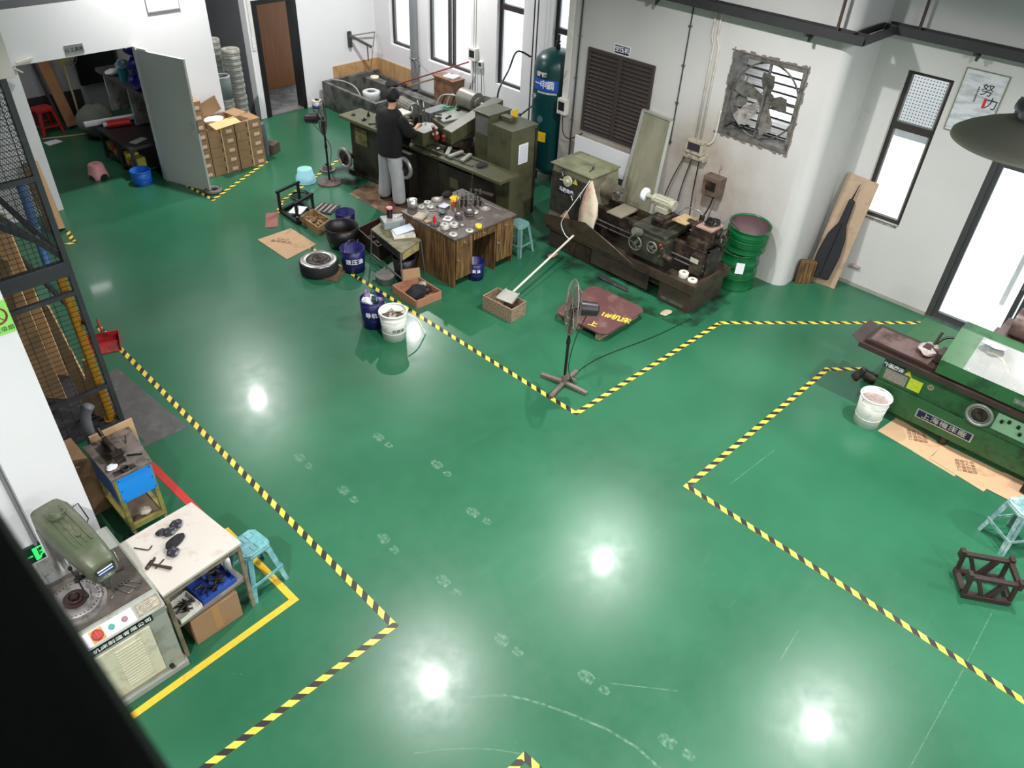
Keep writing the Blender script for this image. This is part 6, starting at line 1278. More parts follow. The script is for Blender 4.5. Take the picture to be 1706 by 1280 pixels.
b = wb(t); b.bar(c0 + Vector((0.03, .04, -.08)), c3 + Vector((.03, -.04, -.08)), .015, .11); b.bar(c1 + Vector((-.03, .04, -.08)), c2 + Vector((-.03, -.04, -.08)), .015, .11); b.build('apron', GREASE, t)
for c, q in zip(cs, ((-.015, -.02), (.03, -.02), (.02, .02), (-.03, .02))): b = wb(t); b.cyl((c.x * .985 + 5.9 * .015, c.y * .97 + 7.7 * .03, .505), (c.x + q[0], c.y + q[1], 0), .012, n=10); b.build('leg', mat('grey desk leg', (100, 100, 94), .5, .3), t)
b = wb(t); b.bar(c0 + Vector((-.01, 0, -.38)), c3 + Vector((-.01, 0, -.38)), .015, .015); b.build('rung', mat('grey desk leg', (100, 100, 94)), t)
p = P(672, 392, .525); t = thing('notebook_box', 'white box with an open notebook on the small green desk', 'box', (p.x, p.y, .526), -.5); b = MB(); b.box(-.15, .15, -.10, .10, 0, .045); b.build('box_body', mat('creased white box', (220, 218, 208), .6, dirt=(150, 140, 120), damt=.2), t, bevel=.004)
o = MB().box(-.13, .13, -.09, .09, 0, .008).build('notebook', mat('pale blue page', (214, 222, 240), .6, var=.02), loc=(p.x + .01, p.y + .01, .60), rot=(0, -.18, -.35)); tag(o, 'pale blue notebook page lying on the white box', 'notebook')
p = P(655, 376, .525); t = thing('plastic_case', 'clear grey plastic case on the small green desk', 'case', (p.x, p.y, .526), -.4); b = MB(); b.box(-.15, .15, -.10, .10, 0, .10); b.build('case_body', mat('murky clear plastic', (140, 152, 154), .25, var=.1), t, bevel=.006); b = MB(); b.box(-.152, .152, -.102, .102, .10, .115); b.build('case_lid', mat('grey case lid', (160, 164, 160), .4), t)
t = thing('tea_jar', 'dark jar with pink lid on the plastic case', 'jar', (p.x - .02, p.y + .04, .642)); b = MB(); b.cyl((0, 0, 0), (0, 0, .13), .04, n=20); b.build('jar_body', mat('dark tea glass', (48, 24, 28), .2), t); b = MB(); b.cyl((0, 0, .13), (0, 0, .15), .043, n=20); b.build('jar_lid', mat('pink jar lid', (214, 140, 140), .5), t)
o = MB().bar((-.08, 0, .006), (.08, 0, .006), .02, .012).build('white_tube', WPAPER, loc=(p.x + .10, p.y - .02, .642), rot=(0, 0, -.0)); tag(o, 'white stick lying on the plastic case', 'stick')
# buckets and tins on the floor ---------------------------------------
def pailpx(bx, by, r, h, m, label, **k): p = P(bx, by); return pail((p.x, p.y, 0), r, h, m, label, **k)
BK = mat('black plastic bucket', (26, 24, 26), .4, var=.2)
t = pailpx(675, 462, .16, .33, BK, 'black bucket with red label under the small green desk', taper=.85, handle=.5)
b = MB(); b.box(-.05, .05, -.004, .0, .08, .16); o = b.build('red_label', RED, t); o.location = (.02, -.146, 0)
p = P(642, 470); t = thing('round_tin', 'flat grey lidded round tin on the floor under the small desk', 'tin', (p.x, p.y, 0)); b = MB(); b.cyl((0, 0, 0), (0, 0, .10), .125, n=32); b.build('tin_body', mat('green reflecting tin', (70, 84, 78), .35, .3), t); b = MB(); b.cyl((0, 0, .1), (0, 0, .12), .13, n=32); b.build('tin_lid', mat('scratched grey lid', (128, 124, 118), .5, .3, var=.15), t)
LET = mat('white lettering', (238, 238, 238))
def blue_tin(bx, by, r, h, label, txt, **k):
    p = P(bx, by); t = pail((p.x, p.y, 0), r, h, BLUEP, label, taper=.93, **k); a = math.atan2(-p.y, -p.x) + .1
    wrap_text(t, r * .965, a, h * .55, txt, r * .5, LET, r * .5, .004); return t
blue_tin(577, 381, .145, .28, 'blue tin with white print beside the black basin', '润滑油', content=.5, inner=GREASE)
blue_tin(590, 448, .165, .33, 'blue lettered tin behind the hazard tape by the grinding wheel', '液压油', content=.45, handle=.4, hang=.8)
t = blue_tin(623, 540, .15, .38, 'blue tin overflowing with crumpled bottles next to the white bucket', '导轨油')
p = P(623, 540)
r2 = random.Random(4)
for k in range(7):
    a = 2 * PI * k / 7; rr = .085 if k else 0
    o = MB().blob((0, 0, 0), .05, .04, .06, 10, 7, .25, rnd=r2).build('crumpled_bottle', [WPAPER, mat('dark green wrap', (24, 70, 56), .4), mat('mauve plastic', (120, 100, 140), .4), WPAPER][k % 4], loc=(p.x + rr * math.cos(a), p.y + rr * math.sin(a), .36 + .02 * (k % 3)), rot=(r2.uniform(-.8, .8), r2.uniform(-.8, .8), a)); tag(o, 'crumpled piece of packaging heaped in the overflowing blue tin', 'packaging', 'packaging in the overflowing blue tin')
WB = mat('dirty white bucket plastic', (220, 220, 212), .45, var=.04, dirt=(120, 116, 108), damt=.08, dscale=7)
t = pailpx(657, 560, .165, .37, WB, 'dirty white bucket of metal scraps standing on the aisle', taper=.86, rim=.012, content=.72, inner=GREASE)
b = MB(); b.tube(spline([(.15, -.08, .30), (.24, -.14, .22), (.30, -.20, .06), (.31, -.22, .01)]), .008, n=6); b.build('bail_handle', WB, t)
wrap_text(t, .152, math.atan2(-6.4, -4.77) + .35, .16, '抗磨油', .05, mat('faded bucket print', (90, 110, 110), .5, var=0), .05, .003)
for k in range(5):
    p = P(657, 560); o = MB().box(-.07, .07, -.002, .002, -.04, .04).build('metal_shard', mat('brown shard %d' % (k % 2), [(92, 80, 70), (170, 160, 148)][k % 2], .5, .3), loc=(p.x + .06 * math.cos(k * 1.3), p.y + .06 * math.sin(k * 1.3), .32), rot=(.9 + .2 * k, .2, k * 1.3)); tag(o, 'flat metal shard standing in the dirty white bucket', 'shard', 'shards in the dirty white bucket')
t = pailpx(792, 462, .12, .26, BLUEP, 'blue tin standing inside the desk kneehole', taper=.93, handle=.3, hang=-.9); wrap_text(t, .114, math.atan2(-6.8, -6.56) + .1, .15, '黄油', .055, LET, .06, .004)
# black basin
p = P(572, 408); t = thing('black_basin', 'large round black basin of dirty liquid', 'basin', (p.x, p.y, 0)); b = MB(); b.rev([(0, 0), (.19, 0), (.225, .14), (.24, .30), (.228, .30), (.21, .14), (.18, .01), (0, .01)], n=44); b.ring((0, 0, .3), .236, .008, n=44, k=6); b.build('basin_body', BK, t)
b = MB(); b.rev([(.205, .15), (0, .151)], n=36); b.build('liquid', mat('dirty brown liquid', (40, 22, 16), .15, var=.2), t)
# steel wheel on a board
p = P(533, 452); o = MB().box(-.2, .2, -.22, .22, 0, .02).build('base_board', mat('brown base board', (100, 84, 62), .7, var=.2), loc=(p.x + .06, p.y - .1, 0), rot=(0, 0, .5)); tag(o, 'brown board lying under the large steel wheel', 'board')
t = thing('cart_wheel_disc', 'large black and silver steel wheel lying flat on a board', 'steel wheel', (p.x, p.y, .021)); b = MB(); b.rev([(.10, .0), (.25, .0), (.262, .02), (.262, .15), (.25, .165)], n=56); b.build('tread', RUBBER, t)
b = MB(); b.rev([(.25, .165), (.245, .172), (.17, .172), (.165, .165)], n=56); b.build('rim', BRIGHT, t)
b = MB(); b.rev([(.165, .165), (.16, .175), (.11, .176), (.10, .165), (.085, .165), (.08, .182), (.035, .184), (.03, .17), (0, .17)], n=48); b.build('hub_plate', GREASE, t)
# rack of black angle steel
t = thing('steel_rack', 'black welded steel rack holding a white dish', 'rack', (5.72, 10.05, 0))
q = [P(468, 354), P(497, 374), P(523, 358), P(500, 338)]
b = wb(t)
for k in range(4): b.bar(q[k] + Vector((0, 0, .025)), q[(k + 1) % 4] + Vector((0, 0, .025)), .05, .05)
b.build('base_frame', BLACKM, t)
for k in range(4): b = wb(t); b.bar(q[k], q[k] + Vector((0, 0, .34)), .035, .035, up=(1, 0, 0)); b.build('leg', BLACKM, t)
for a_, c_ in ((0, 3), (1, 2)): b = wb(t); b.bar(q[a_] + Vector((0, 0, .34)) - (q[c_] - q[a_]) * .08, q[c_] + Vector((0, 0, .34)) + (q[c_] - q[a_]) * .08, .04, .03); b.build('top_rail', BLACKM, t)
c = sum(q, Vector()) / 4
o = MB().box(-.13, .13, -.1, .1, 0, .012).build('white_dish', WPAPER, loc=(c.x, c.y, .052), rot=(0, 0, .6)); tag(o, 'flat white dish inside the black steel rack', 'dish')
o = MB().cyl((-.09, 0, .02), (.06, 0, .02), .02, .008, n=12).build('grease_gun', STEEL, loc=(c.x, c.y, .065), rot=(0, -.25, .9)); tag(o, 'steel nozzle lying on the white dish', 'nozzle')
p = P(498, 335); t = thing('coiled_wire', 'dark coiled wire on the floor behind the steel rack', 'wire coil', (p.x + .1, p.y + .1, 0)); b = MB()
for k in range(5): b.ring((r_.uniform(-.02, .02), r_.uniform(-.02, .02), .01 + .014 * k), .15 - .008 * k, .006, n=28, k=5)
b.build('coil', BLACKP, t)
p = P(543, 348); t = thing('floor_plate', 'dark square plate with pale bars on the floor', 'plate', (p.x, p.y, 0), .5); b = MB(); b.box(-.17, .17, -.17, .17, .0, .012); b.build('plate_body', GREASE, t); b = MB()
for k in range(4): b.box(-.14, .14, -.13 + .08 * k, -.10 + .08 * k, .0125, .02)
b.build('bars', mat('pale worn plate', (156, 158, 150)), t)
q = [P(503, 372), P(531, 391), P(551, 377), P(523, 360)]
t = thing('wooden_tray', 'open wooden tray of loose tools near the black basin', 'tray', tuple(sum(q, Vector()) / 4)); b = wb(t)
for k in range(4): b.bar(q[k] + Vector((0, 0, .06)), q[(k + 1) % 4] + Vector((0, 0, .06)), .018, .12)
b.prism([(v.x, v.y) for v in q], .002, .015); b.build('tray_body', mat('tray pine', (172, 140, 96), .65, var=.15, dirt=(96, 72, 48), damt=.3), t)
c = sum(q, Vector()) / 4
scatter_rods(12, c.x, c.y, .016, .28, .28, GREASE, 'small tool lying in the wooden tray', 'tool', 'tools in the wooden tray', seed=9, name='hand_tool', rmax=.012)
o = MB().cyl((-.22, 0, 0), (.22, 0, 0), .009, n=8).build('long_bar', STEEL, loc=(c.x - .06, c.y + .02, .135), rot=(0, 0, -.75)); tag(o, 'long grey bar lying across the wooden tray', 'bar')
# floor cardboard and plates
def flat(name, pts, z0, z1, m, label, cat='cardboard', z=0, group=None): 
    ps = [P(x, y) for x, y in pts]; c = sum(ps, Vector()) / len(ps); o = MB().prism([(p.x - c.x, p.y - c.y) for p in ps], z0, z1).build(name, m, loc=(c.x, c.y, 0)); return tag(o, label, cat, group)
CARDP = CARDL
flat('cardboard_sheet', [(429, 400), (485, 381), (527, 408), (478, 433)], .003, .008, CARDL, 'flat cardboard sheet on the floor left of the steel wheel')
flat('rust_plate', [(443, 356), (464, 354), (463, 379), (442, 380)], .003, .007, mat('rusty red plate', (138, 84, 78), .7, var=.15), 'small rusty red plate on the floor', 'plate')
flat('cardboard_mat', [(582, 323), (612, 306), (660, 300), (730, 352), (690, 372), (640, 356)], .001, .005, mat('oily cardboard', (150, 122, 92), .7, var=.2, scale=2, dirt=(72, 44, 38), damt=.6, dscale=2.5), 'oil stained cardboard mat under the worker', 'cardboard')
# dark crates
q = [P(598, 405), P(632, 436), P(668, 412), P(632, 388)]
t = thing('oily_crate', 'black oily crate of scrap between the basin and small desk', 'crate', tuple(sum(q, Vector()) / 4)); b = wb(t)
for k in range(4): b.bar(q[k] + Vector((0, 0, .12)), q[(k + 1) % 4] + Vector((0, 0, .12)), .02, .24)
b.prism([(v.x, v.y) for v in q], .002, .02); b.build('crate_body', mat('dark brown crate', (52, 34, 28), .5, var=.2), t)
c = sum(q, Vector()) / 4
for k in range(6): crumple('scrap_part', (c.x + r_.uniform(-.12, .12), c.y + r_.uniform(-.14, .14), .021 + .05 * (k % 3)), .07, .05, .04, [GREASE, mat('pale casting', (150, 142, 134), .5, .3)][k % 3 == 0], 'scrap part lying in the black oily crate', 'scrap', 80 + k, group='scrap in the black oily crate')
q = [P(655, 487), P(694, 514), P(735, 497), P(698, 473)]
t = thing('rag_tray', 'wooden tray with black rags beside the hazard tape', 'tray', tuple(sum(q, Vector()) / 4)); b = wb(t); TWD = mat('red brown tray wood', (160, 112, 88), .6, var=.1, dirt=(110, 70, 56), damt=.2)
for k in range(4): b.bar(q[k] + Vector((0, 0, .055)), q[(k + 1) % 4] + Vector((0, 0, .055)), .02, .11)
b.prism([(v.x, v.y) for v in q], .002, .015); b.build('tray_body', TWD, t)
c = sum(q, Vector()) / 4
crumple('work_glove', (c.x - .05, c.y - .04, .016), .15, .13, .08, mat('black glove cloth', (18, 18, 24)), 'black rag bundle in the wooden tray by the hazard tape', 'rag', 90, rough=.25)
crumple('metal_part', (c.x + .15, c.y + .08, .016), .08, .06, .05, mat('pale casting', (150, 142, 134)), 'pale metal part in the tray behind the black rag bundle', 'metal part', 91)
crumple('metal_part', (c.x + .13, c.y - .06, .016), .06, .05, .045, GREASE, 'dark metal part in the tray beside the black rag bundle', 'metal part', 92)
p = P(688, 478); o = MB().box(-.13, .13, -.004, .004, 0, .24).build('cardboard_flap', CARD, loc=(p.x, p.y + .02, .002), rot=(-.35, 0, -.45)); tag(o, 'cardboard piece propped against the rag tray', 'cardboard')
# cold box and scoop
t = thing('wooden_box', 'weathered open wooden box holding the scoop', 'box', (6.19, 5.88, 0), .06)
b = MB(); w, d_, h, q_ = .29, .50, .20, .018
b.box(-w / 2, w / 2, -d_ / 2, d_ / 2, 0, q_); b.box(-w / 2, w / 2, -d_ / 2, -d_ / 2 + q_, q_, h); b.box(-w / 2, w / 2, d_ / 2 - q_, d_ / 2, q_, h); b.box(-w / 2, -w / 2 + q_, -d_ / 2 + q_, d_ / 2 - q_, q_, h); b.box(w / 2 - q_, w / 2, -d_ / 2 + q_, d_ / 2 - q_, q_, h); b.build('box_body', WOODL, t, bevel=.002)
t = thing('scoop', 'grey scoop with long pale handle leaning on the lathe', 'scoop', (6.27, 5.80, .25))
e0 = Vector((6.30, 5.84, .27)); e1 = P(955, 393, .44)
b = wb(t); b.cyl(e0, e1, .015, n=12); b.build('handle', mat('pale broom pole', (206, 200, 186), .5, var=.08), t)
dd_ = (e0 - e1).normalized(); sx_ = dd_.cross(Vector((0, 0, 1))).normalized(); b = wb(t)
bl = [e0 + sx_ * .10 + Vector((0, 0, .0)), e0 - sx_ * .10, e0 - sx_ * .12 + dd_ * .20 - Vector((0, 0, .02)), e0 + sx_ * .12 + dd_ * .20 - Vector((0, 0, .02))]; up_ = Vector((0, 0, .005))
b._add([v for v in bl] + [v + up_ for v in bl], [(3, 2, 1, 0), (4, 5, 6, 7), (0, 1, 5, 4), (1, 2, 6, 5), (2, 3, 7, 6), (3, 0, 4, 7)]); b.bar(bl[0] + Vector((0, 0, .015)), bl[3] + Vector((0, 0, .015)), .004, .03); b.bar(bl[1] + Vector((0, 0, .015)), bl[2] + Vector((0, 0, .015)), .004, .03); b.build('scoop_blade', mat('light grey scoop', (170, 168, 162), .5, .2, var=.08), t)
# blue green stool behind the desk
stool((7.50, 6.90, 0), .1, mat('dusty teal plastic', (104, 140, 136), .6, var=.15), 'dusty teal plastic stool behind the wooden desk', h=.46, w=.24, spread=.05)
# upside down basin
p = P(510, 302); t = thing('turquoise_tub', 'pale turquoise tub turned upside down on the floor', 'tub', (p.x, p.y, 0)); TT = mat('pale turquoise plastic', (150, 206, 220), .4, var=.05); b = MB(); b.rev([(.165, 0), (.16, .10), (.135, .11), (.12, .22), (.1, .228), (0, .228)], n=36); b.ring((0, 0, .006), .165, .006, n=36, k=6); b.build('tub_body', TT, t); b = MB(); b.rev([(.075, .229), (.07, .232), (0, .231)], n=24); b.build('base_disc', mat('mint patch', (140, 214, 170), .5), t)
# fans -----------------------------------------------------------------
def pedestal_fan(loc, label, hz, d, R_, base, dirm, gm_):
    """pedestal fan; d is the direction its face looks"""
    t = thing('pedestal_fan', label, 'fan', loc, 0, 'black pedestal fans'); d = Vector(d).normalized(); c = Vector((0, 0, hz)); e1 = d.orthogonal().normalized(); e2 = d.cross(e1)
    R3 = Matrix((e1, e2, d)).transposed()
    b = MB()
    if base == 'disc': b.cyl((0, 0, 0), (0, 0, .025), .205, .20, n=36); b.cyl((0, 0, .025), (0, 0, .05), .06, .04, n=20)
    else:
        for k in range(4): a = PI / 2 * k + dirm; b.bar((0, 0, .045), (.30 * math.cos(a), .30 * math.sin(a), .02), .045, .035)
        b.cyl((0, 0, .02), (0, 0, .15), .03, n=14); b.bar((0, 0, .16), (.12, -.08, .045), .04, .012)
    b.build('base', mat('dusty grey base', (96, 84, 82), .5, .2, var=.15) if base == 'disc' else mat('bent brown base', (118, 102, 96), .5, .2, var=.15), t)
    b = MB(); b.cyl((0, 0, .03), (0, 0, hz - .08), .017, n=12); b.cyl((0, 0, hz * .55), (0, 0, hz * .55 + .06), .024, n=12); b.build('pole', BLACKM, t)
    mc = c - d * .17; b = MB(); b.cyl(mc - d * .10, mc + d * .08, .075, .085, n=24); b.rev([(0, -.03), (.05, -.02), (.075, 0)], mc - d * .10, 20, R3); b.box(-.03, .03, -.03, .03, hz - .12, hz - .04); b.build('motor', mat('dark motor cover', (44, 40, 44), .35, .2), t)
    b = MB(); b.cyl(c - d * .10, c + d * .015, .028, n=14); b.build('hub', BLACKP, t)
    for k in range(3):
        b = MB(); T = Matrix.Translation(c - d * .02) @ R3.to_4x4() @ Matrix.Rotation(2 * PI * k / 3, 4, 'Z') @ Matrix.Rotation(.35, 4, 'X'); b.prism([(.02, -.03), (R_ * .5, -R_ * .32), (R_ * .85, -R_ * .25), (R_ * .88, R_ * .15), (R_ * .5, R_ * .18), (.02, .03)], -.002, .002, T=T); b.build('blade', mat('grey fan blade', (120, 116, 112), .4, .3), t)
    b = MB(); b.ring(c, R_, .006, R3, n=44, k=6)
    for s_, dep in ((1, .055), (-1, .075)):
        for rr in (.3, .65): b.ring(c + d * (s_ * dep * (1 - rr * rr * .6)), R_ * rr, .0022, R3, n=36, k=4)
        b.ring(c + d * s_ * dep, .05, .004, R3, n=20, k=4)
        for k in range(40):
            a = 2 * PI * k / 40; u = e1 * math.cos(a) + e2 * math.sin(a)
            b.tube([c + u * .05 + d * s_ * dep, c + u * R_ * .6 + d * s_ * dep * .8, c + u * R_ * .93 + d * s_ * dep * .35, c + u * R_], .0019, n=3, caps=False)
    b.build('grille', gm_, t)
    b = MB(); b.tube(spline([tuple(mc + Vector((0, 0, -.08))), (.05, -.05, hz * .6), (.03, -.02, .25), (.06, -.1, .03)]), .005, n=6); b.build('cord', BLACKP, t); return t
GW = mat('dull steel grille wire', (128, 122, 112), .4, .6, var=.05)
pedestal_fan((5.60, 4.32, 0), 'pedestal fan on a bent cross base before the pallet', 1.06, (-.72, .64, .1), .30, 'cross', .2, GW)
pedestal_fan((6.81, 10.62, 0), 'pedestal fan with round base near the olive grinder', 1.08, (.75, -.6, .0), .27, 'disc', 0, mat('blackened grille wire', (70, 66, 64), .5, .4, var=0))
p = P(546, 285); t = thing('belt_pulley', 'old round grey pulley standing behind the pedestal fan', 'pulley', (p.x, p.y, 0)); b = MB(); b.cyl((0, 0, 0), (0, 0, .04), .13, n=28); b.cyl((0, 0, .04), (0, 0, .1), .09, .07, n=28); b.ring((0, 0, .1), .06, .012); b.build('pulley_body', mat('old grey casting', (108, 104, 98), .6, .2, var=.2), t); b = MB(); b.cyl((0, 0, .1), (0, 0, .14), .03, n=14); b.build('hub', GREASE, t)
t = thing('floor_cable', 'thin black cable running from the pallet fan across the floor', 'cable', (6.2, 4.3, 0)); b = wb(t); b.tube(spline([(5.66, 4.25, .03), (5.8, 4.35, .008), (6.3, 4.38, .006), (7.2, 4.2, .006), (7.9, 4.12, .006)]), .005, n=5); b.build('cord', BLACKP, t)
# pallet with board
t = thing('wooden_pallet', 'dark red board nailed on a low pallet with yellow marks', 'pallet', (7.0, 4.97, 0)); PB = mat('dark red worn board', (94, 62, 62), .45, var=.15, scale=3, dirt=(120, 96, 90), damt=.2)
b = wb(t); b.prism([(6.58, 4.62), (6.66, 4.54), (7.40, 4.55), (7.47, 4.63), (7.44, 5.33), (7.36, 5.42), (6.62, 5.34), (6.54, 5.26)], .105, .125); b.build('top_board', PB, t, bevel=.002)
for y in (4.62, 4.92, 5.24): b = wb(t); b.box(6.60, 7.42, y, y + .06, .002, .104); b.build('runner', WOODL, t)
YM = mat('yellow chalk paint', (222, 190, 60), .6, var=.1)
p = P(1020, 527, .125); text_part('1#机床', .13, Matrix.Translation((p.x - 7.0 - .0, p.y - 4.97 - .05, .1255)) @ Matrix.Rotation(-1.25, 4, 'Z'), YM, t, 'chalk_mark', bold=.003)
p = P(988, 540, .125); text_part('上', .12, Matrix.Translation((p.x - 7.0, p.y - 4.97, .1255)) @ Matrix.Rotation(-1.25, 4, 'Z'), YM, t, 'chalk_mark', bold=.003)
crumple('metal_chips', (7.82, 5.35, .0), .05, .28, .02, mat('shiny swarf', (110, 108, 112), .3, .8, var=.5, scale=40), 'heap of shiny swarf along the foot of the lathe', 'swarf', 95, rough=.5)
crumple('paper_rag', (7.75, 4.42, 0), .09, .06, .02, mat('beige rag', (176, 160, 136), .8, var=.2), 'beige rag on the floor at the lathe foot', 'rag', 96)
crumple('paper_rag', (7.76, 6.45, 0), .10, .05, .02, mat('pinkish rag', (160, 110, 96), .8, var=.3), 'pinkish rag on the floor under the lathe head', 'rag', 97)
# ================================================================== the lathe
t = thing('lathe', 'dark greasy engine lathe against the pier wall', 'lathe', (8.35, 5.4, 0))
PANM = mat('oily brown chip pan', (72, 60, 52), .4, .2, var=.15, scale=3, dirt=(46, 36, 32), damt=.35, dscale=4)
LH = mat('dusty grey green lathe paint', (128, 126, 104), .5, .1, var=.12, dirt=(84, 80, 66), damt=.35, dscale=5, bump=.05)
b = wb(t); b.box(7.96, 8.75, 4.22, 4.72, .0, .385); b.box(8.0, 8.72, 5.95, 6.74, .0, .38); b.box(8.06, 8.70, 4.72, 5.95, .14, .26); b.build('pedestal', PANM, t, bevel=.006)
b = wb(t); b.box(7.93, 8.80, 4.18, 6.76, .30, .315)
b.box(7.93, 7.945, 4.18, 6.76, .315, .43); b.box(8.785, 8.80, 4.18, 6.76, .315, .43); b.box(7.945, 8.785, 4.18, 4.195, .315, .43); b.box(7.945, 8.785, 6.745, 6.76, .315, .43); b.box(7.955, 7.963, 4.9, 5.9, .06, .30); b.build('chip_pan', PANM, t)
b = wb(t); b.box(7.95, 7.957, 4.30, 4.66, .05, .09); b.build('foot_strip', STEEL, t)
b = wb(t); b.box(8.22, 8.62, 4.25, 6.12, .55, .72); b.box(8.22, 8.30, 4.25, 6.12, .72, .78); b.box(8.54, 8.62, 4.25, 6.12, .72, .78); b.box(8.26, 8.58, 4.3, 4.55, .316, .55); b.box(8.22, 8.62, 5.9, 6.12, .316, .55); b.box(8.28, 8.56, 5.35, 5.45, .316, .55); b.build('bed', GREASE, t, bevel=.004)
b = wb(t); b.cyl((8.18, 4.25, .62), (8.18, 6.1, .62), .013, n=10); b.cyl((8.18, 4.25, .55), (8.18, 6.1, .55), .012, n=10); b.build('lead_screw', STEEL, t)
b = wb(t); b.box(8.10, 8.72, 6.14, 6.88, .316, 1.02); b.frust(8.10, 8.72, 6.14, 6.88, 1.02, 8.12, 8.68, 6.14, 6.86, 1.21); b.build('headstock', LH, t, bevel=.012)
b = wb(t); b.box(8.06, 8.70, 6.12, 6.88, 1.211, 1.225); b.build('headstock_cover', mat('oily headstock lid', (134, 136, 108), .35, var=.15, dirt=(90, 96, 74), damt=.4, dscale=3), t)
b = wb(t); b.box(8.09, 8.10, 6.16, 6.86, .5, 1.10); b.build('front_plate', mat('grimy dark face plate', (58, 56, 50), .5, .2, var=.4, scale=12), t)
b = wb(t); b.cyl((8.10, 6.55, 1.04), (8.06, 6.55, 1.04), .075, n=28); b.cyl((8.06, 6.55, 1.04), (8.03, 6.55, 1.04), .03, n=16); b.cyl((8.05, 6.55, 1.04), (8.03, 6.66, 1.05), .008, n=8); b.build('speed_dial', mat('pale dial', (190, 188, 160), .4, .2), t)
for y, z, r in ((6.3, .92, .04), (6.45, .86, .035), (6.66, 1.15, .03), (6.24, .80, .03)): b = wb(t); b.cyl((8.09, y, z), (8.06, y, z), r, n=20); b.cyl((8.06, y, z), (8.04, y - .05, z - .05), .008, n=8); b.build('gear_lever', STEEL, t)
b = wb(t); b.box(8.084, 8.089, 6.42, 6.70, .84, .93); b.build('name_sign', SIGNBLUE, t)
text_part('马鞍车床', .07, frame_T((8.082 - 8.35, 6.565 - 5.4, .885), (0, -1, 0), (0, 0, 1)), LETTERW, t, bold=.0015, sx=.95)
b = wb(t); b.T = b.T @ frame_T((8.086, 6.42, 1.07), (0, -1, 0), (0, 0, 1)); b.prism([(-.045, -.04), (.045, -.04), (0, .045)], 0, .003); b.build('warning_triangle', mat('olive yellow triangle', (190, 180, 70), .4, var=0), t)
b = wb(t); b.cyl((8.42, 6.14, .98), (8.42, 6.05, .98), .12, n=32); b.cyl((8.42, 6.05, .98), (8.42, 5.93, .98), .11, n=32); b.cyl((8.42, 5.93, .98), (8.42, 5.925, .98), .04, n=20); b.build('chuck_body', mat('dusty chuck iron', (128, 120, 104), .45, .4, var=.2, dirt=(90, 80, 68), damt=.3), t)
for k in range(3):
    b = wb(t); T = Matrix.Translation((8.42, 5.93, .98)) @ Matrix.Rotation(PI / 2, 4, 'X') @ Matrix.Rotation(2 * PI * k / 3 + .4, 4, 'Z'); b.prism([(.03, -.02), (.105, -.02), (.105, .02), (.03, .02)], 0, .05, T=T); b.prism([(.03, -.02), (.065, -.02), (.065, .02), (.03, .02)], .05, .08, T=T); b.build('chuck_jaw', STEEL, t)
b = wb(t); b.box(8.16, 8.56, 5.62, 5.88, .785, .80); b.build('gap_bridge', mat('pale dusty way', (150, 140, 122), .5, .3), t)
# carriage
b = wb(t); b.box(8.05, 8.66, 4.80, 5.35, .785, .85); b.box(8.00, 8.20, 4.75, 5.32, .46, .80); b.build('carriage', mat('greasy green black iron', (52, 54, 46), .4, .2, var=.3, dirt=(90, 84, 70), damt=.25, dscale=8), t, bevel=.01)
b = wb(t); b.box(8.25, 8.62, 4.95, 5.2, .85, .93); b.box(8.2, 8.50, 5.0, 5.15, .93, .98); b.build('cross_slide', GREASE, t, bevel=.006)
for k, (y, z, r) in enumerate(((5.20, .66, .10), (4.93, .70, .075))):
    b = wb(t); b.ring((7.95, y, z), r, .011, ax=RY, n=32); b.cyl((8.0, y, z), (7.93, y, z), .025, n=14)
    for q in range(3): a = 2 * PI * q / 3; b.bar((7.95, y, z), (7.95, y + r * math.cos(a), z + r * math.sin(a)), .016, .01, up=(1, 0, 0))
    b.cyl((7.95, y - r, z), (7.89, y - r, z), .01, n=8); b.build('handwheel', mat('worn handwheel', (120, 118, 108), .4, .5), t)
b = wb(t); b.cyl((8.0, 5.18, .80), (7.90, 5.20, .85), .055, n=20); b.cyl((7.90, 5.20, .85), (7.885, 5.203, .857), .045, n=20); b.build('dial_drum', mat('worn handwheel', (120, 118, 108)), t)
for y, z, m in ((4.83, .76, RED), (4.80, .72, STEEL), (4.82, .60, STEEL)): b = wb(t); b.cyl((8.0, y, z), (7.975, y, z), .014, n=12); b.build('push_button', m, t)
b = wb(t); b.cyl((8.0, 4.75, .62), (8.0, 4.62, .62), .045, n=20); b.build('apron_motor', GREASE, t)
# tool post grinder
b = wb(t); b.box(8.36, 8.58, 5.06, 5.24, .985, 1.05); b.cyl((8.46, 5.34, 1.10), (8.46, 5.02, 1.10), .07, n=24)
for q in range(12): a = 2 * PI * q / 12; b.bar((8.46 + .07 * math.cos(a), 5.30, 1.10 + .07 * math.sin(a)), (8.46 + .07 * math.cos(a), 5.06, 1.10 + .07 * math.sin(a)), .01, .012)
b.cyl((8.46, 5.46, 1.10), (8.46, 5.34, 1.10), .03, n=14); b.cyl((8.46, 5.06, 1.10), (8.46, 5.0, 1.10), .072, n=24); b.build('grinder_motor', mat('dusty pale motor', (170, 168, 150), .5, .2, var=.15), t)
b = wb(t); b.rev([(.02, -.028), (.085, -.028), (.09, -.02), (.09, .02), (.085, .028), (.02, .028)], (8.46, 5.49, 1.10), 36, RX); b.build('abrasive_wheel', WPAPER, t); b = wb(t); b.cyl((8.46, 5.53, 1.1), (8.46, 5.45, 1.1), .03, n=16); b.build('wheel_flange', STEEL, t)
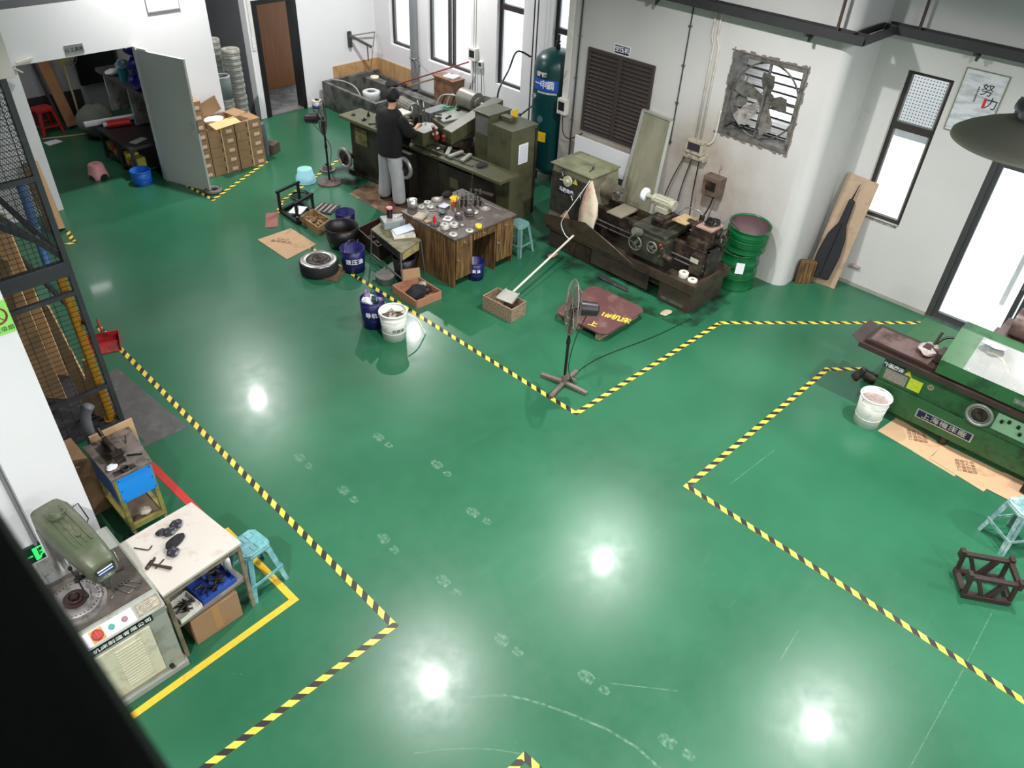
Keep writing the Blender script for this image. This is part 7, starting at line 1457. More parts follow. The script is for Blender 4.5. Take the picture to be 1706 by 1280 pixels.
# tailstock
b = wb(t); b.box(8.25, 8.60, 4.32, 4.62, .785, .88); b.box(8.32, 8.54, 4.28, 4.62, .88, 1.03); b.cyl((8.43, 4.74, .98), (8.43, 4.24, .98), .055, n=20); b.box(8.22, 8.5, 4.24, 4.3, .44, .78); b.build('tailstock', GREASE, t, bevel=.006)
b = wb(t); b.ring((8.43, 4.19, .98), .105, .012, ax=RX, n=32); b.cyl((8.43, 4.25, .98), (8.43, 4.16, .98), .025, n=14)
for q in range(3): a = 2 * PI * q / 3 + .3; b.bar((8.43, 4.19, .98), (8.43 + .1 * math.cos(a), 4.19, .98 + .1 * math.sin(a)), .016, .01, up=(0, 1, 0))
b.build('tail_handwheel', GREASE, t)
b = wb(t); b.box(8.10, 8.22, 4.26, 4.42, .50, .76); b.build('end_bracket', GREASE, t)
b = wb(t); b.box(8.093, 8.099, 4.30, 4.42, .66, .72); b.build('rating_plate', WHW, t)
o = MB().box(-.17, .17, -.11, .11, 0, .015).build('tool_board', mat('blotchy tan board', (176, 152, 112), .6, var=.1, dirt=(110, 80, 56), damt=.35, dscale=5), loc=(8.44, 4.80, .986), rot=(0, .1, .05)); tag(o, 'blotchy tan board lying on the lathe carriage', 'board')
crumple('black_tangle', (8.46, 4.42, 1.045), .11, .10, .05, mat('glossy black tangle', (22, 22, 22), .2, .2, var=.6, scale=30), 'glossy black tangle on top of the lathe tailstock', 'cable tangle', 101, rough=.4)
o = MB().box(-.14, .14, -.12, .12, 0, .02).build('tail_board', mat('pinkish worn board', (150, 124, 112), .6, var=.15), loc=(8.43, 4.42, 1.04)); o.location.z = 1.0365; tag(o, 'pinkish board on top of the lathe tailstock', 'board')
t = thing('oil_pump', 'small dark pump with pipes behind the lathe tailstock', 'pump', (8.66, 4.72, .78)); b = wb(t); b.box(8.66, 8.76, 4.65, 4.78, .45, .86); b.cyl((8.71, 4.71, .86), (8.71, 4.71, 1.0), .035, n=14); b.build('pump_body', GREASE, t, bevel=.005); b = wb(t); b.tube(spline([(8.71, 4.71, 1.0), (8.7, 4.78, 1.05), (8.66, 4.95, 1.04), (8.6, 5.02, .95)]), .01, n=6); b.build('pipe', STEEL, t)
WH2 = WPAPER
for k, (x, y, lab) in enumerate(((8.06, 4.45, 'thick white abrasive wheel on the lathe pedestal, nearest the lathe bed'), (8.05, 4.30, 'flat white abrasive wheel on the lathe pedestal corner'))):
    t = thing('abrasive_wheel', lab, 'abrasive wheel', (x, y, .4305), 0, 'white abrasive wheels on the lathe'); h = .07 if k == 0 else .03; b = MB(); b.rev([(.018, 0), (.062, 0), (.065, .006), (.065, h - .006), (.062, h), (.018, h), (.018, 0)], n=32); b.build('wheel_body', mat('white corundum', (214, 208, 194), .7, var=.05), t); b = MB(); b.cyl((0, 0, h), (0, 0, h + .001), .022, n=18); b.build('bore_mark', mat('grey bore', (120, 116, 108), .6), t)
o = MB().box(7.95, 8.78, 4.20, 4.52, .428, .4295).build('pan_cover', PANM); tag(o, 'flat brown cover plate over the end of the chip pan', 'plate')
# bent guard sheet resting in the pan and bag on a wire
t = thing('guard_sheet', 'bent brown guard sheet leaning over the lathe pan front', 'metal sheet', (7.9, 6.0, .4)); GS = mat('brown guard sheet', (84, 66, 54), .35, .2, var=.15, dirt=(50, 40, 34), damt=.2)
pts = [Vector((7.915, 6.78, .36)), Vector((7.915, 5.15, .36)), Vector((7.90, 5.55, .52)), Vector((7.86, 6.0, .68)), Vector((7.90, 6.78, .52))]
b = wb(t); n_ = Vector((.006, 0, 0)); m_ = len(pts); b._add([v for v in pts] + [v + n_ for v in pts], [tuple(range(m_)), tuple(reversed(range(m_, 2 * m_)))] + [(i, m_ + i, m_ + (i + 1) % m_, (i + 1) % m_) for i in range(m_)]); b.build('sheet', GS, t)
o = MB().prism([(-.12, 0), (.14, 0), (-.02, .16)], 0, .004).build('cardboard_scrap', CARD, loc=(7.96, 6.45, .50), rot=(1.2, 0, -1.6)); tag(o, 'small tan triangle of card behind the guard sheet', 'cardboard')
t = thing('plastic_bag', 'cream plastic bag hanging from the lathe head corner', 'bag', (8.04, 6.10, 1.2)); PBM = mat('cream film', (206, 196, 174), .35, var=.08, scale=4, dirt=(180, 130, 116), damt=.25, dscale=4)
secs_ = [(1.22, .008, 0), (1.10, .07, .0), (.95, .13, -.02), (.78, .15, -.03), (.62, .14, -.03), (.50, .10, -.05), (.42, .06, -.08)]
b = wb(t); n_ = 20; vs = []
for z, w_, oy in secs_:
    for i in range(n_):
        a = 2 * PI * i / n_; q = 1 + .13 * math.sin(5 * a + z * 9); vs.append((8.02 - (1.22 - z) * .10 + math.cos(a) * w_ * .28 * q, 6.08 + oy + math.sin(a) * w_ * q, z))
b._add(vs, [(k * n_ + i, k * n_ + (i + 1) % n_, (k + 1) * n_ + (i + 1) % n_, (k + 1) * n_ + i) for k in range(len(secs_) - 1) for i in range(n_)] + [tuple(reversed(range(n_))), tuple((len(secs_) - 1) * n_ + i for i in range(n_))], True); b.build('bag_body', PBM, t)
t = thing('white_wire', 'stiff white wire running from the bag down to the pan', 'wire', (7.9, 6.3, .6)); b = wb(t); b.tube(spline([(8.0, 6.10, 1.22), (7.92, 6.22, .95), (7.86, 6.36, .66), (7.86, 6.42, .50), (7.87, 6.34, .36), (7.88, 6.25, .32)]), .006, n=6); b.build('wire', WPAPER, t)
o = MB().box(8.45, 8.62, 6.45, 6.78, 0, .012).build('cover_plate', mat('pale olive plate', (156, 156, 128), .4, .2), loc=(0, 0, 1.2255)); tag(o, 'pale olive plate lying on the lathe head', 'plate')
t = thing('divider_tool', 'small dark tool on the lathe head cover', 'tool', (8.28, 6.3, 1.226)); b = MB(); b.bar((-.08, -.02, .006), (.09, .03, .006), .008, .01); b.cyl((.02, 0, .006), (.03, .01, .045), .01, n=8); b.build('tool_body', GREASE, t)
# big glass screen leaning on the wall
t = thing('glass_screen', 'tall framed murky glass screen leaning on the pier wall', 'screen', (9.3, 6.1, 0)); SG = mat('murky glass panel', (140, 138, 118), .12, var=.3, scale=1.6, stretch=(1, 2, .5), dirt=(100, 96, 78), damt=.3, dscale=2); FRM = mat('pale grey aluminium', (178, 180, 172), .4, .4, var=.05)
A = [Vector((9.12, 6.42, .02)), Vector((9.12, 5.80, .02)), Vector((9.50, 5.92, 1.76)), Vector((9.50, 6.42, 1.78))]
b = wb(t)
for k in range(4): b.bar(A[k], A[(k + 1) % 4], .045, .03)
b.build('screen_frame', FRM, t); b = wb(t); n_ = Vector((.008, 0, 0)); b._add(A + [v + n_ for v in A], [(0, 1, 2, 3), (7, 6, 5, 4), (0, 4, 5, 1), (1, 5, 6, 2), (2, 6, 7, 3), (3, 7, 4, 0)]); b.build('glass_panel', SG, t)
t = thing('white_board', 'white board standing behind the lathe head below the louvre', 'board', (9.45, 7.0, .8)); b = wb(t); b.bar((9.40, 7.55, .9), (9.40, 6.45, .9), .02, .42); b.build('board', WPAPER, t)
b = wb(t); b.bar((9.385, 7.56, .69), (9.385, 6.44, .69), .02, .02); b.bar((9.40, 7.3, 0), (9.40, 7.3, .69), .03, .03, up=(1, 0, 0)); b.bar((9.40, 6.7, 0), (9.40, 6.7, .69), .03, .03, up=(1, 0, 0)); b.build('support', DARKGREY, t)
# drums
DGR = mat('glossy green drum paint', (14, 92, 50), .28, var=.05, dirt=(30, 80, 50), damt=.1)
def drum(loc, label, h, r, open_=False, tilt=(0, 0), half=False):
    t = thing('steel_drum', label, 'drum', loc, 0, 'green steel drums', rot=(tilt[0], tilt[1], 0)); prof = [(0, 0), (r, 0), (r + .008, .008), (r, .02)]
    for z in [h * .33 + .03 * k for k in range(3)] + [h * .66 + .03 * k for k in range(2)]: prof += [(r, z - .012), (r + .010, z), (r, z + .012)]
    prof += [(r, h - .012), (r + .01, h), (r - .004, h)]
    if open_: prof += [(r - .008, h - .02), (r - .008, .02), (0, .02)]
    else: prof += [(r - .01, h - .015), (0, h - .015)]
    b = MB(); b.rev(prof, n=56); b.build('drum_shell', DGR, t)
    if open_: b = MB(); b.rev([(r - .0085, h - .02), (r - .0095, .03), (0, .03)], n=48); b.build('rusty_lining', mat('mauve rusty inside', (96, 74, 76), .6, .1, var=.2), t)
    return t
drum((9.16, 4.27, 0), 'lower green steel drum beside the lathe end', .54, .27)
d2 = drum((9.19, 4.25, .57), 'upper open green drum tilted on the lower one', .34, .275, True, (.07, -.05))
b = MB(); b.box(-.004, .0, -.055, .055, -.08, .08); o = b.build('paper_notice', WPAPER, loc=(8.91, 4.10, .38)); o.rotation_euler = (0, 0, .6); tag(o, 'white paper notice on the lower green drum', 'notice')
t = thing('inner_stick', 'thin mauve rod sticking out of the open drum', 'rod', (9.1, 4.3, .8)); b = wb(t); b.cyl((9.2, 4.2, .62), (8.92, 4.42, 1.0), .008, n=8); b.build('rod', STEEL, t)
t = thing('wood_stump', 'small brown wooden block leaning at the pier corner', 'wooden block', (9.98, 3.66, 0)); b = wb(t); b.prism([(9.80, 3.655), (9.97, 3.48), (10.02, 3.55), (9.90, 3.70)], .0, .34) ; b.build('block', WOOD, t, bevel=.006)
t = thing('plywood_sheet', 'tall plywood panel leaning against the right wall', 'panel', (10.2, 3.4, 0)); pl = [(10.06, 3.62, 0.001), (10.10, 3.19, .001), (10.36, 3.17, 1.50), (10.36, 3.60, 1.52)]; v = [Vector(q) for q in pl]; n_ = Vector((-.015, 0, .003)); b = wb(t); b._add(v + [q + n_ for q in v], [(3, 2, 1, 0), (4, 5, 6, 7), (0, 1, 5, 4), (1, 2, 6, 5), (2, 3, 7, 6), (3, 0, 4, 7)]); b.build('board', mat('pinkish plywood', (172, 148, 124), .65, var=.08, dirt=(140, 116, 96), damt=.2), t)
t = thing('badminton_bag', 'black padded case hanging on the plywood panel', 'bag', (10.1, 3.38, .5)); ux = Vector((0, -1, 0)); uy = (v[3] - v[0]).normalized(); o_ = Vector((10.045, 3.41, .12)); T = frame_T(o_, ux, uy)
b = wb(t); b.prism([(-.155, .0), (-.02, -.02), (.0, .0), (.12, -.0), (.15, .35), (.13, .60), (.07, .78), (.055, 1.12), (-.02, 1.14), (-.04, .8), (-.12, .62), (-.16, .35)], .0, .07, T=T); b.build('case_body', mat('black nylon', (24, 24, 30), .7, var=.1), t, bevel=.02, seg=3)
b = wb(t); b.T = b.T @ T; b.bar((.0, .02, .075), (.02, .8, .075), .012, .006); b.build('zip', BLACKP, t)
b = wb(t); b.T = b.T @ T; b.tube([(-.0, 1.12, .03), (.03, 1.34, .02), (.02, 1.12, .05)], .006, n=6); b.build('strap', mat('brown strap', (70, 34, 26), .6), t)
o = MB().cyl((0, 0, 0), (0, -.13, .0), .022, n=14).build('wall_stub', mat('rusty stub', (150, 130, 120), .6), loc=(10.375, 3.16, .32)); o.location = (10.36, 3.17, .30); tag(o, 'short pipe stub near the foot of the plywood panel', 'pipe stub')
# poster and cable tray
t = thing('wall_poster', 'grey landscape poster with black brush writing on the right wall', 'poster', (XW, 2.44, 2.73))
pmt = bpy.data.materials.new('misty mountain print'); pmt.use_nodes = True; N = pmt.node_tree.nodes; L = pmt.node_tree.links; b_ = N['Principled BSDF']; tc = N.new('ShaderNodeTexCoord'); mp = N.new('ShaderNodeMapping'); mp.inputs['Scale'].default_value = (1, 3, 11); L.new(tc.outputs['Object'], mp.inputs[0]); no = N.new('ShaderNodeTexNoise'); no.inputs['Scale'].default_value = 1.6; no.inputs['Detail'].default_value = 4; L.new(mp.outputs[0], no.inputs['Vector']); rp = N.new('ShaderNodeValToRGB'); rp.color_ramp.elements[0].position = .36; rp.color_ramp.elements[1].position = .56; rp.color_ramp.elements[0].color = lin((170, 176, 180)); rp.color_ramp.elements[1].color = lin((204, 208, 212)); L.new(no.outputs['Fac'], rp.inputs[0]); L.new(rp.outputs[0], b_.inputs['Base Color']); b_.inputs['Roughness'].default_value = .5
b = wb(t); b.box(XW - .012, XW - .001, 2.21, 2.67, 2.38, 3.08); b.build('poster_sheet', pmt, t)
b = wb(t)
for q in ((2.20, 2.21, 2.37, 3.09), (2.67, 2.68, 2.37, 3.09), (2.21, 2.67, 2.37, 2.38), (2.21, 2.67, 3.08, 3.09)): b.box(XW - .018, XW - .001, *q)
b.build('poster_frame', mat('olive thin frame', (116, 116, 92), .5, var=0), t)
INK = mat('black ink', (20, 20, 22), .6, var=0)
text_part('努', .14, frame_T((-.014, -.06, .16), (0, -1, 0), (0, 0, 1)), INK, t); text_part('力', .14, frame_T((-.014, -.155, .03), (0, -1, 0), (0, 0, 1)), INK, t)
b = wb(t); b.box(XW - .0145, XW - .012, 2.345, 2.375, 2.70, 2.81); b.build('seal', RED, t)
text_part('坚\n持\n努\n力\n就\n有\n收\n获', .022, frame_T((-.014, .035, .1), (0, -1, 0), (0, 0, 1)), INK, t)
# the mountains are part of the print
t = thing('cable_tray', 'dark steel cable tray running high along the pier and right wall', 'cable tray', (9.4, 3.6, 3.3)); CT = mat('dark tray steel', (60, 60, 62), .45, .3, var=.1)
def tray_run(b, a, c, w_=.16, h_=.10):
    a = Vector(a); c = Vector(c); b.bar(a, c, w_, .006); d = (c - a).normalized(); s_ = d.cross(Vector((0, 0, 1))).normalized()
    for q in (-1, 1): b.bar(a + s_ * q * w_ / 2 + Vector((0, 0, h_ / 2)), c + s_ * q * w_ / 2 + Vector((0, 0, h_ / 2)), .005, h_)
Z_ = 3.30
b = wb(t); tray_run(b, (9.36, 7.6, Z_), (9.36, 3.52, Z_)); b.build('tray_length', CT, t)
b = wb(t); tray_run(b, (9.32, 3.60, Z_), (10.2, 3.60, Z_)); b.build('tray_length', CT, t)
b = wb(t); tray_run(b, (10.24, 3.66, Z_), (10.24, -6.9, Z_)); b.build('tray_length', CT, t)
for (x, y) in ((9.36, 4.2), (9.36, 6.4), (10.24, 2.6), (10.24, .2)): b = wb(t); b.bar((x - .09, y, Z_ - .02), ((XL if x < 10 else XW) - .002, y, Z_ - .02), .03, .03); b.prism([(0, 0), (.09, 0), (0, -.07)], 0, .03, T=Matrix.Translation((x, y, Z_ - .035)) @ Matrix.Rotation(PI / 2, 4, 'X')); b.build('wall_bracket', CT, t)
for (x, y) in ((9.40, 3.9), (10.26, 3.3), (10.28, 1.9)): b = wb(t); b.cyl((x, y, Z_ + .08), (x, y, Z_ + 1.2), .018, n=10); b.build('hanger', mat('brown hanger', (74, 56, 50), .6), t)
t = thing('tray_cable', 'beige cables lying inside the high cable tray', 'cable', (9.4, 3.6, 3.32)); b = wb(t)
for q in (-.04, 0, .04): b.tube([(9.36 + q, 7.5, 3.325), (9.36 + q, 3.62 + q, 3.325), (10.24 + q, 3.62 + q, 3.325), (10.24 + q, -6, 3.325)], .014, n=6)
b.build('cord', CD, t)
# ================================================================== green cylindrical grinder on the right
t = thing('green_grinder', 'green cylindrical grinding machine with clear guard at the right edge', 'grinding machine', (8.2, .5, 0))
BROWNT = mat('brown greasy table', (112, 92, 88), .4, .3, var=.12, scale=4, dirt=(60, 44, 42), damt=.3, dscale=5)
DT = mat('dark brown slide', (64, 50, 46), .4, .3, var=.2)
b = wb(t); b.box(7.87, 8.9, -1.2, 1.72, .10, .77); b.box(7.93, 8.85, -1.15, 1.66, .0, .10); b.box(7.845, 7.87, -1.2, 1.72, .10, .42); b.build('bed', MGREEN, t, bevel=.012)
b = wb(t); b.box(7.80, 7.87, -1.2, .78, .44, .77); b.build('front_console', MGREEN, t, bevel=.008)
b = wb(t); b.box(7.74, 8.30, -1.25, 2.0, .775, .80); b.box(7.72, 7.74, -1.25, 2.0, .775, .83); b.box(7.80, 8.16, -1.2, 1.96, .80, .85); b.build('slide_way', DT, t)
b = wb(t); b.box(7.82, 8.14, 1.30, 1.93, .851, .865); b.box(7.95, 8.06, -1.2, 1.3, .851, .87); b.build('table_top', BROWNT, t, bevel=.003)
b = wb(t); b._add([(7.74, 1.98, .80), (8.2, 1.98, .80), (8.2, 2.10, .86), (7.74, 2.10, .86), (7.74, 1.98, .806), (8.2, 1.98, .806), (8.2, 2.10, .866), (7.74, 2.10, .866)], [(3, 2, 1, 0), (4, 5, 6, 7), (0, 1, 5, 4), (1, 2, 6, 5), (2, 3, 7, 6), (3, 0, 4, 7)]); b.build('end_lip', DT, t)
b = wb(t); b.box(7.90, 8.08, 1.02, 1.28, .866, .98); b.box(7.95, 8.05, 1.36, 1.44, .866, .96); b.cyl((8.08, 1.38, .9), (8.16, 1.36, 1.08), .014, n=8); b.cyl((8.0, 1.26, .94), (8.0, 1.40, .94), .02, n=10); b.build('tail_stock', DT, t, bevel=.006)
b = wb(t); b.tube(spline([(8.12, 1.4, .86), (8.26, 1.32, .98), (8.34, 1.12, 1.0), (8.34, .95, .9)]), .014, n=8); b.build('hose', BLACKP, t)
# splash guard hood: sloped front with clear window
gy0, gy1 = -1.2, 1.20
b = wb(t)
prof = [(7.74, .86), (7.74, 1.02), (8.05, 1.27), (8.22, 1.27)]
def hood(ya, yb, th=.006, seg=None, bb=None):
    for k in range(len(prof) - 1):
        if seg is not None and k not in seg: continue
        a, c = prof[k], prof[k + 1]
        bb._add([(a[0], ya, a[1]), (a[0], yb, a[1]), (c[0], yb, c[1]), (c[0], ya, c[1]), (a[0] + th, ya, a[1] - th), (a[0] + th, yb, a[1] - th), (c[0] + th, yb, c[1] - th), (c[0] + th, ya, c[1] - th)], [(0, 1, 2, 3), (7, 6, 5, 4), (0, 4, 5, 1), (1, 5, 6, 2), (2, 6, 7, 3), (3, 7, 4, 0)])
hood(gy0, gy1, seg=[0, 2], bb=b); hood(.98, gy1, seg=[1], bb=b); hood(gy0, -.05, seg=[1], bb=b)
b.prism([(7.745, .862), (7.745, 1.018), (8.05, 1.266), (8.2, 1.266), (8.2, .862)], -gy1 , -gy1 + .006, T=Matrix(((1, 0, 0, 0), (0, 0, -1, 0), (0, 1, 0, 0), (0, 0, 0, 1))))
b.build('guard_hood', MGREEN, t)
cl = bpy.data.materials.new('clear guard plastic'); cl.use_nodes = True; N = cl.node_tree.nodes; L = cl.node_tree.links
bs = N['Principled BSDF']; bs.inputs['Base Color'].default_value = lin((200, 204, 200)); bs.inputs['Roughness'].default_value = .12; bs.inputs['Alpha'].default_value = .34
b = wb(t); hood(-.05, .98, .004, [1], b); b.build('guard_window', cl, t)
b = wb(t)
for y in (.0, .5, .94):
    for z, x in ((1.035, 7.755), (1.255, 8.03)): b.cyl((x, y, z), (x - .004, y, z + .005), .008, n=8)
b.build('screws', BRIGHT, t)
b = wb(t); b.bar((7.733, .28, .93), (7.733, .46, .93), .012, .05); b.bar((7.715, .30, .93), (7.715, .44, .93), .012, .014); b.build('guard_handle', STEEL, t)
b = wb(t); b.cyl((8.0, .80, .98), (8.0, .66, .98), .12, n=32); b.box(7.86, 8.2, .2, .62, .87, 1.1); b.cyl((8.0, .62, .98), (8.0, .9, .98), .03, n=14); b.build('work_head', mat('brown grey casting', (108, 92, 84), .5, .3, var=.2), t, bevel=.01)
b = wb(t); b.tube(spline([(8.1, .9, 1.1), (8.05, .75, 1.12), (7.95, .62, 1.05)]), .012, n=8); b.build('coolant_tube', mat('yellow tube', (210, 196, 90), .4), t)
b = wb(t); b.box(8.28, 8.9, -.2, .95, .80, 1.15); b.cyl((8.55, .85, 1.30), (8.55, .1, 1.30), .15, n=28); b.box(8.4, 8.7, .95, .99, .9, 1.1); b.build('wheel_head', BROWNT, t, bevel=.012)
b = wb(t); b.ring((7.765, .66, .60), .115, .018, ax=RY, n=40, k=10); b.ring((7.765, .66, .60), .088, .006, ax=RY, n=36); b.build('handwheel_rim', mat('grey wheel rim', (150, 150, 148), .35, .5, var=.08), t)
b = wb(t); b.cyl((7.80, .66, .60), (7.765, .66, .60), .085, n=32); b.cyl((7.765, .66, .60), (7.74, .66, .60), .03, n=16); b.build('handwheel_hub', GREASE, t)
b = wb(t); b.box(7.793, 7.80, -.2, .52, .50, .70); b.build('switch_panel', mat('light green panel', (134, 174, 140), .4, var=.06), t)
for y, z in ((.46, .63), (.40, .66), (.31, .65), (.27, .58), (.20, .66)): b = wb(t); b.cyl((7.793, y, z), (7.765, y, z), .017, n=14); b.build('switch_knob', BLACKP, t)
b = wb(t); b.box(7.864, 7.869, 1.43, 1.67, .455, .585); b.build('instruction_plate', mat('scuffed zinc plate', (146, 140, 132), .4, .4, var=.3, scale=50), t)
b = wb(t); b.box(7.864, 7.869, 1.27, 1.41, .46, .60); b.build('caution_label', mat('lime label', (190, 204, 50), .5, var=.15, scale=30), t, bevel=.02)
b = wb(t); b.box(7.862, 7.869, 1.49, 1.715, .60, .665); b.build('name_label', SIGNBLUE, t)
text_part('外圆磨床', .062, frame_T((7.860 - 8.2, 1.603 - .5, .632), (0, -1, 0), (0, 0, 1)), LETTERW, t, bold=.001, sx=.9)
b = wb(t); b.T = b.T @ frame_T((7.865, 1.44, .635), (0, -1, 0), (0, 0, 1)); b.prism([(-.04, -.03), (.04, -.03), (0, .04)], 0, .003); b.build('warning_triangle', mat('olive yellow triangle', (190, 180, 70)), t)
b = wb(t); b.ring((7.866, 1.19, .59), .028, .005, ax=RY, n=20, k=6)
for k in range(5): a = 2 * PI * k / 5; b.ring((7.866, 1.19 + .02 * math.cos(a), .59 + .02 * math.sin(a)), .013, .003, ax=RY, n=12, k=5)
b.build('flower_emblem', mat('pale emblem metal', (180, 168, 140), .4, .4), t)
b = wb(t); b.ring((7.847, 1.40, .33), .045, .006, ax=RY, n=24); b.build('port_ring', MGREEN, t)
b = wb(t); b.box(7.838, 7.844, .62, 1.21, .20, .31); b.build('plate_border', BRIGHT, t); b = wb(t); b.box(7.835, 7.84, .635, 1.195, .212, .298); b.build('maker_plate', SIGNBLUE, t)
text_part('上海機床廠', .078, frame_T((7.833 - 8.2, .915 - .5, .255), (0, -1, 0), (0, 0, 1)), WHW, t, sx=1.15, spacing=1.12)
b = wb(t); b.cyl((7.9, .86, .0), (7.9, .86, .1), .04, n=14); b.box(7.86, 7.94, .82, .90, .0, .02); b.build('levelling_foot', GREASE, t)
b = wb(t); b.box(7.70, 7.86, -1.0, .02, .03, .16); b.build('pedal_box', BLACKM, t)
b = wb(t); b.cyl((8.03, 1.72, .3), (8.03, 1.92, .3), .05, n=16); b.cyl((8.03, 1.9, .34), (8.0, 1.98, .2), .05, n=12); b.build('drain_valve', GREASE, t)
crumple('dirty_rag', (8.02, 1.40, .866), .13, .10, .045, mat('pinkish grey rag', (168, 154, 152), .8, var=.35, scale=18, dirt=(110, 90, 88), damt=.3, dscale=14), 'crumpled pinkish grey rag on the green grinder table', 'rag', 111, rough=.35)
crumple('plastic_sheet', (7.95, .85, 1.27), .06, .12, .01, mat('cloudy plastic film', (214, 216, 218)), 'scrap of cloudy plastic lying on the clear guard', 'plastic', 112)
crumple('white_cloth', (7.9, -.1, 1.05), .1, .1, .05, WPAPER, 'white cloth on the green grinder at the picture edge', 'cloth', 113)
t = pailpx(1442, 703, .16, .38, WB, 'dirty white bucket of grey sludge beside the green grinder', taper=.84, rim=.010, content=.80, inner=mat('pinkish sludge', (150, 134, 128), .7, var=.3, scale=20), handle=-.5, hang=-.9)
p = P(1432, 650); crumple('wheel_scrap', (p.x + .25, p.y - .0, .0), .09, .09, .06, GREASE, 'dark scrap on the floor behind the sludge bucket', 'scrap', 114)
# cardboard on the floor
CB = [([(1462, 718), (1494, 696), (1571, 742), (1545, 766)], 'cardboard sheet on the floor nearest the sludge bucket'), ([(1549, 765), (1572, 740), (1674, 790), (1638, 820)], 'creased cardboard sheet in the middle of the row beside the grinder'),
      ([(1642, 815), (1672, 788), (1760, 830), (1730, 860)], 'cardboard sheet running off the right edge beside the grinder'), ([(1520, 752), (1530, 748), (1600, 785), (1590, 794)], 'narrow cardboard strip under the cardboard row')]
for k, (q, l) in enumerate(CB): flat('cardboard_sheet', q, .001 + .003 * k if k < 3 else .0005, .0035 + .003 * k if k < 3 else .001, CARDL, l)
PR = mat('brown carton printing', (110, 78, 56), .8, var=.2)
for (x, y), z in (((1527, 727), .0042), ((1608, 778), .0072)):
    p = P(x, y); t = text_part('轻拿轻放\n小心防潮\n请勿倒置\n堆放向上', .05, Matrix.Translation((0, 0, 0)) @ Matrix.Rotation(-2.6, 4, 'Z'), PR, None, 'printing'); t.location = (p.x, p.y, z); t.parent = [o for o in bpy.data.objects if o.name.startswith('cardboard_sheet') and o.get('label') == CB[0 if x < 1550 else 1][1]][0]
    t.location = (p.x - t.parent.location.x, p.y - t.parent.location.y, z)
p = P(470, 402); q = [o for o in bpy.data.objects if o.get('label') == 'flat cardboard sheet on the floor left of the steel wheel'][0]
t = text_part('CAVI\n易碎物品', .08, Matrix.Rotation(-.95, 4, 'Z'), PR, q, 'printing'); t.location = (p.x - q.location.x, p.y - q.location.y, .0082)
# stool and casting at the right edge
stool((6.93, -.10, 0), -.64, mat('grey teal scuffed plastic', (112, 150, 150), .5, var=.2, dirt=(176, 200, 196), damt=.4, dscale=9), 'scuffed grey teal plastic stool at the right edge of the photo', h=.47, w=.25, spread=.05)
t = thing('iron_casting', 'dark brown open iron frame casting on the floor below the stool', 'casting', (6.05, -.20, 0), math.atan2(-.31, .2)); IC = mat('dark brown iron', (58, 44, 42), .5, .3, var=.2)
for k, y in enumerate((-.0, .26)):
    b = MB()
    b.bar((-.20, y, .03), (.20, y, .03), .05, .05); b.bar((-.20, y + .02, .24), (.20, y + .02, .24), .045, .035)
    for a, c in ((-.18, -.19), (-.04, -.13), (.0, .08), (.19, .18)): b.bar((a, y, .05), (c, y + .01, .23), .03, .035, up=(1, 0, 0))
    b.bar((.04, y, .05), (.1, y + .01, .23), .025, .03, up=(1, 0, 0)); b.box(-.225, -.185, y - .01, y + .05, .20, .29); b.box(.185, .225, y - .01, y + .05, .20, .29); b.build('side_frame', IC, t, bevel=.004)
for x, z in ((-.19, .05), (.19, .05), (.2, .24)): b = MB(); b.bar((x, .02, z), (x, .25, z), .045, .04); b.build('cross_bar', IC, t, bevel=.004)

# ================================================================== the worker
SKIN = mat('skin', (214, 164, 138), .5, var=.03); SHIRT = mat('black cotton shirt', (11, 11, 13), .85, var=.1, bump=.1, bscale=60); TROU = mat('light grey trousers', (172, 174, 177), .8, var=.06, scale=8, bump=.15, bscale=25); HAIR = mat('black hair', (16, 14, 14), .6, var=.2, bump=.4, bscale=120); SHOE = mat('dark shoes', (44, 38, 38), .6, var=.1)
def skin_mesh(name, V_, E_, R_, m, parent, sub=2, label=None, root=0):
    me = bpy.data.meshes.new(name); me.from_pydata([tuple(v) for v in V_], E_, []); me.materials.append(m)
    o = bpy.data.objects.new(name, me); COL.objects.link(o)
    sk = o.modifiers.new('skin', 'SKIN'); sk.use_smooth_shade = True
    for i, r in enumerate(R_): me.skin_vertices[0].data[i].radius = (r, r) if not isinstance(r, tuple) else r; me.skin_vertices[0].data[i].use_root = (i == root)
    ss = o.modifiers.new('sub', 'SUBSURF'); ss.levels = sub; ss.render_levels = sub
    dg = bpy.context.evaluated_depsgraph_get(); dg.update(); me2 = bpy.data.meshes.new_from_object(o.evaluated_get(dg)); bpy.data.objects.remove(o)
    me2.materials.clear(); me2.materials.append(m); me2.polygons.foreach_set('use_smooth', [True] * len(me2.polygons))
    o = bpy.data.objects.new(name, me2); COL.objects.link(o); o.parent = parent
    if label: o['label'] = label
    return o
pw = (P(637, 335) + P(668, 338)) / 2
t = thing('person', 'person in black shirt and grey trousers working at the olive grinder', 'person', (pw.x + .02, pw.y, 0.005), .04)
PT = t
V_ = [(0, 0, .93), (0.01, 0, 1.08), (.03, 0, 1.24), (.05, 0, 1.38), (.075, 0, 1.47), (.095, 0, 1.53), (.115, 0, 1.60), (.115, 0, 1.66)]
R_ = [.12, .12, .125, .10, .052, .055, .075, .07]; E_ = [(i, i + 1) for i in range(7)]
def chain(start, pts, rad):
    prev = start
    for p_, r_2 in zip(pts, rad): V_.append(p_); R_.append(r_2); E_.append((prev, len(V_) - 1)); prev = len(V_) - 1
    return prev
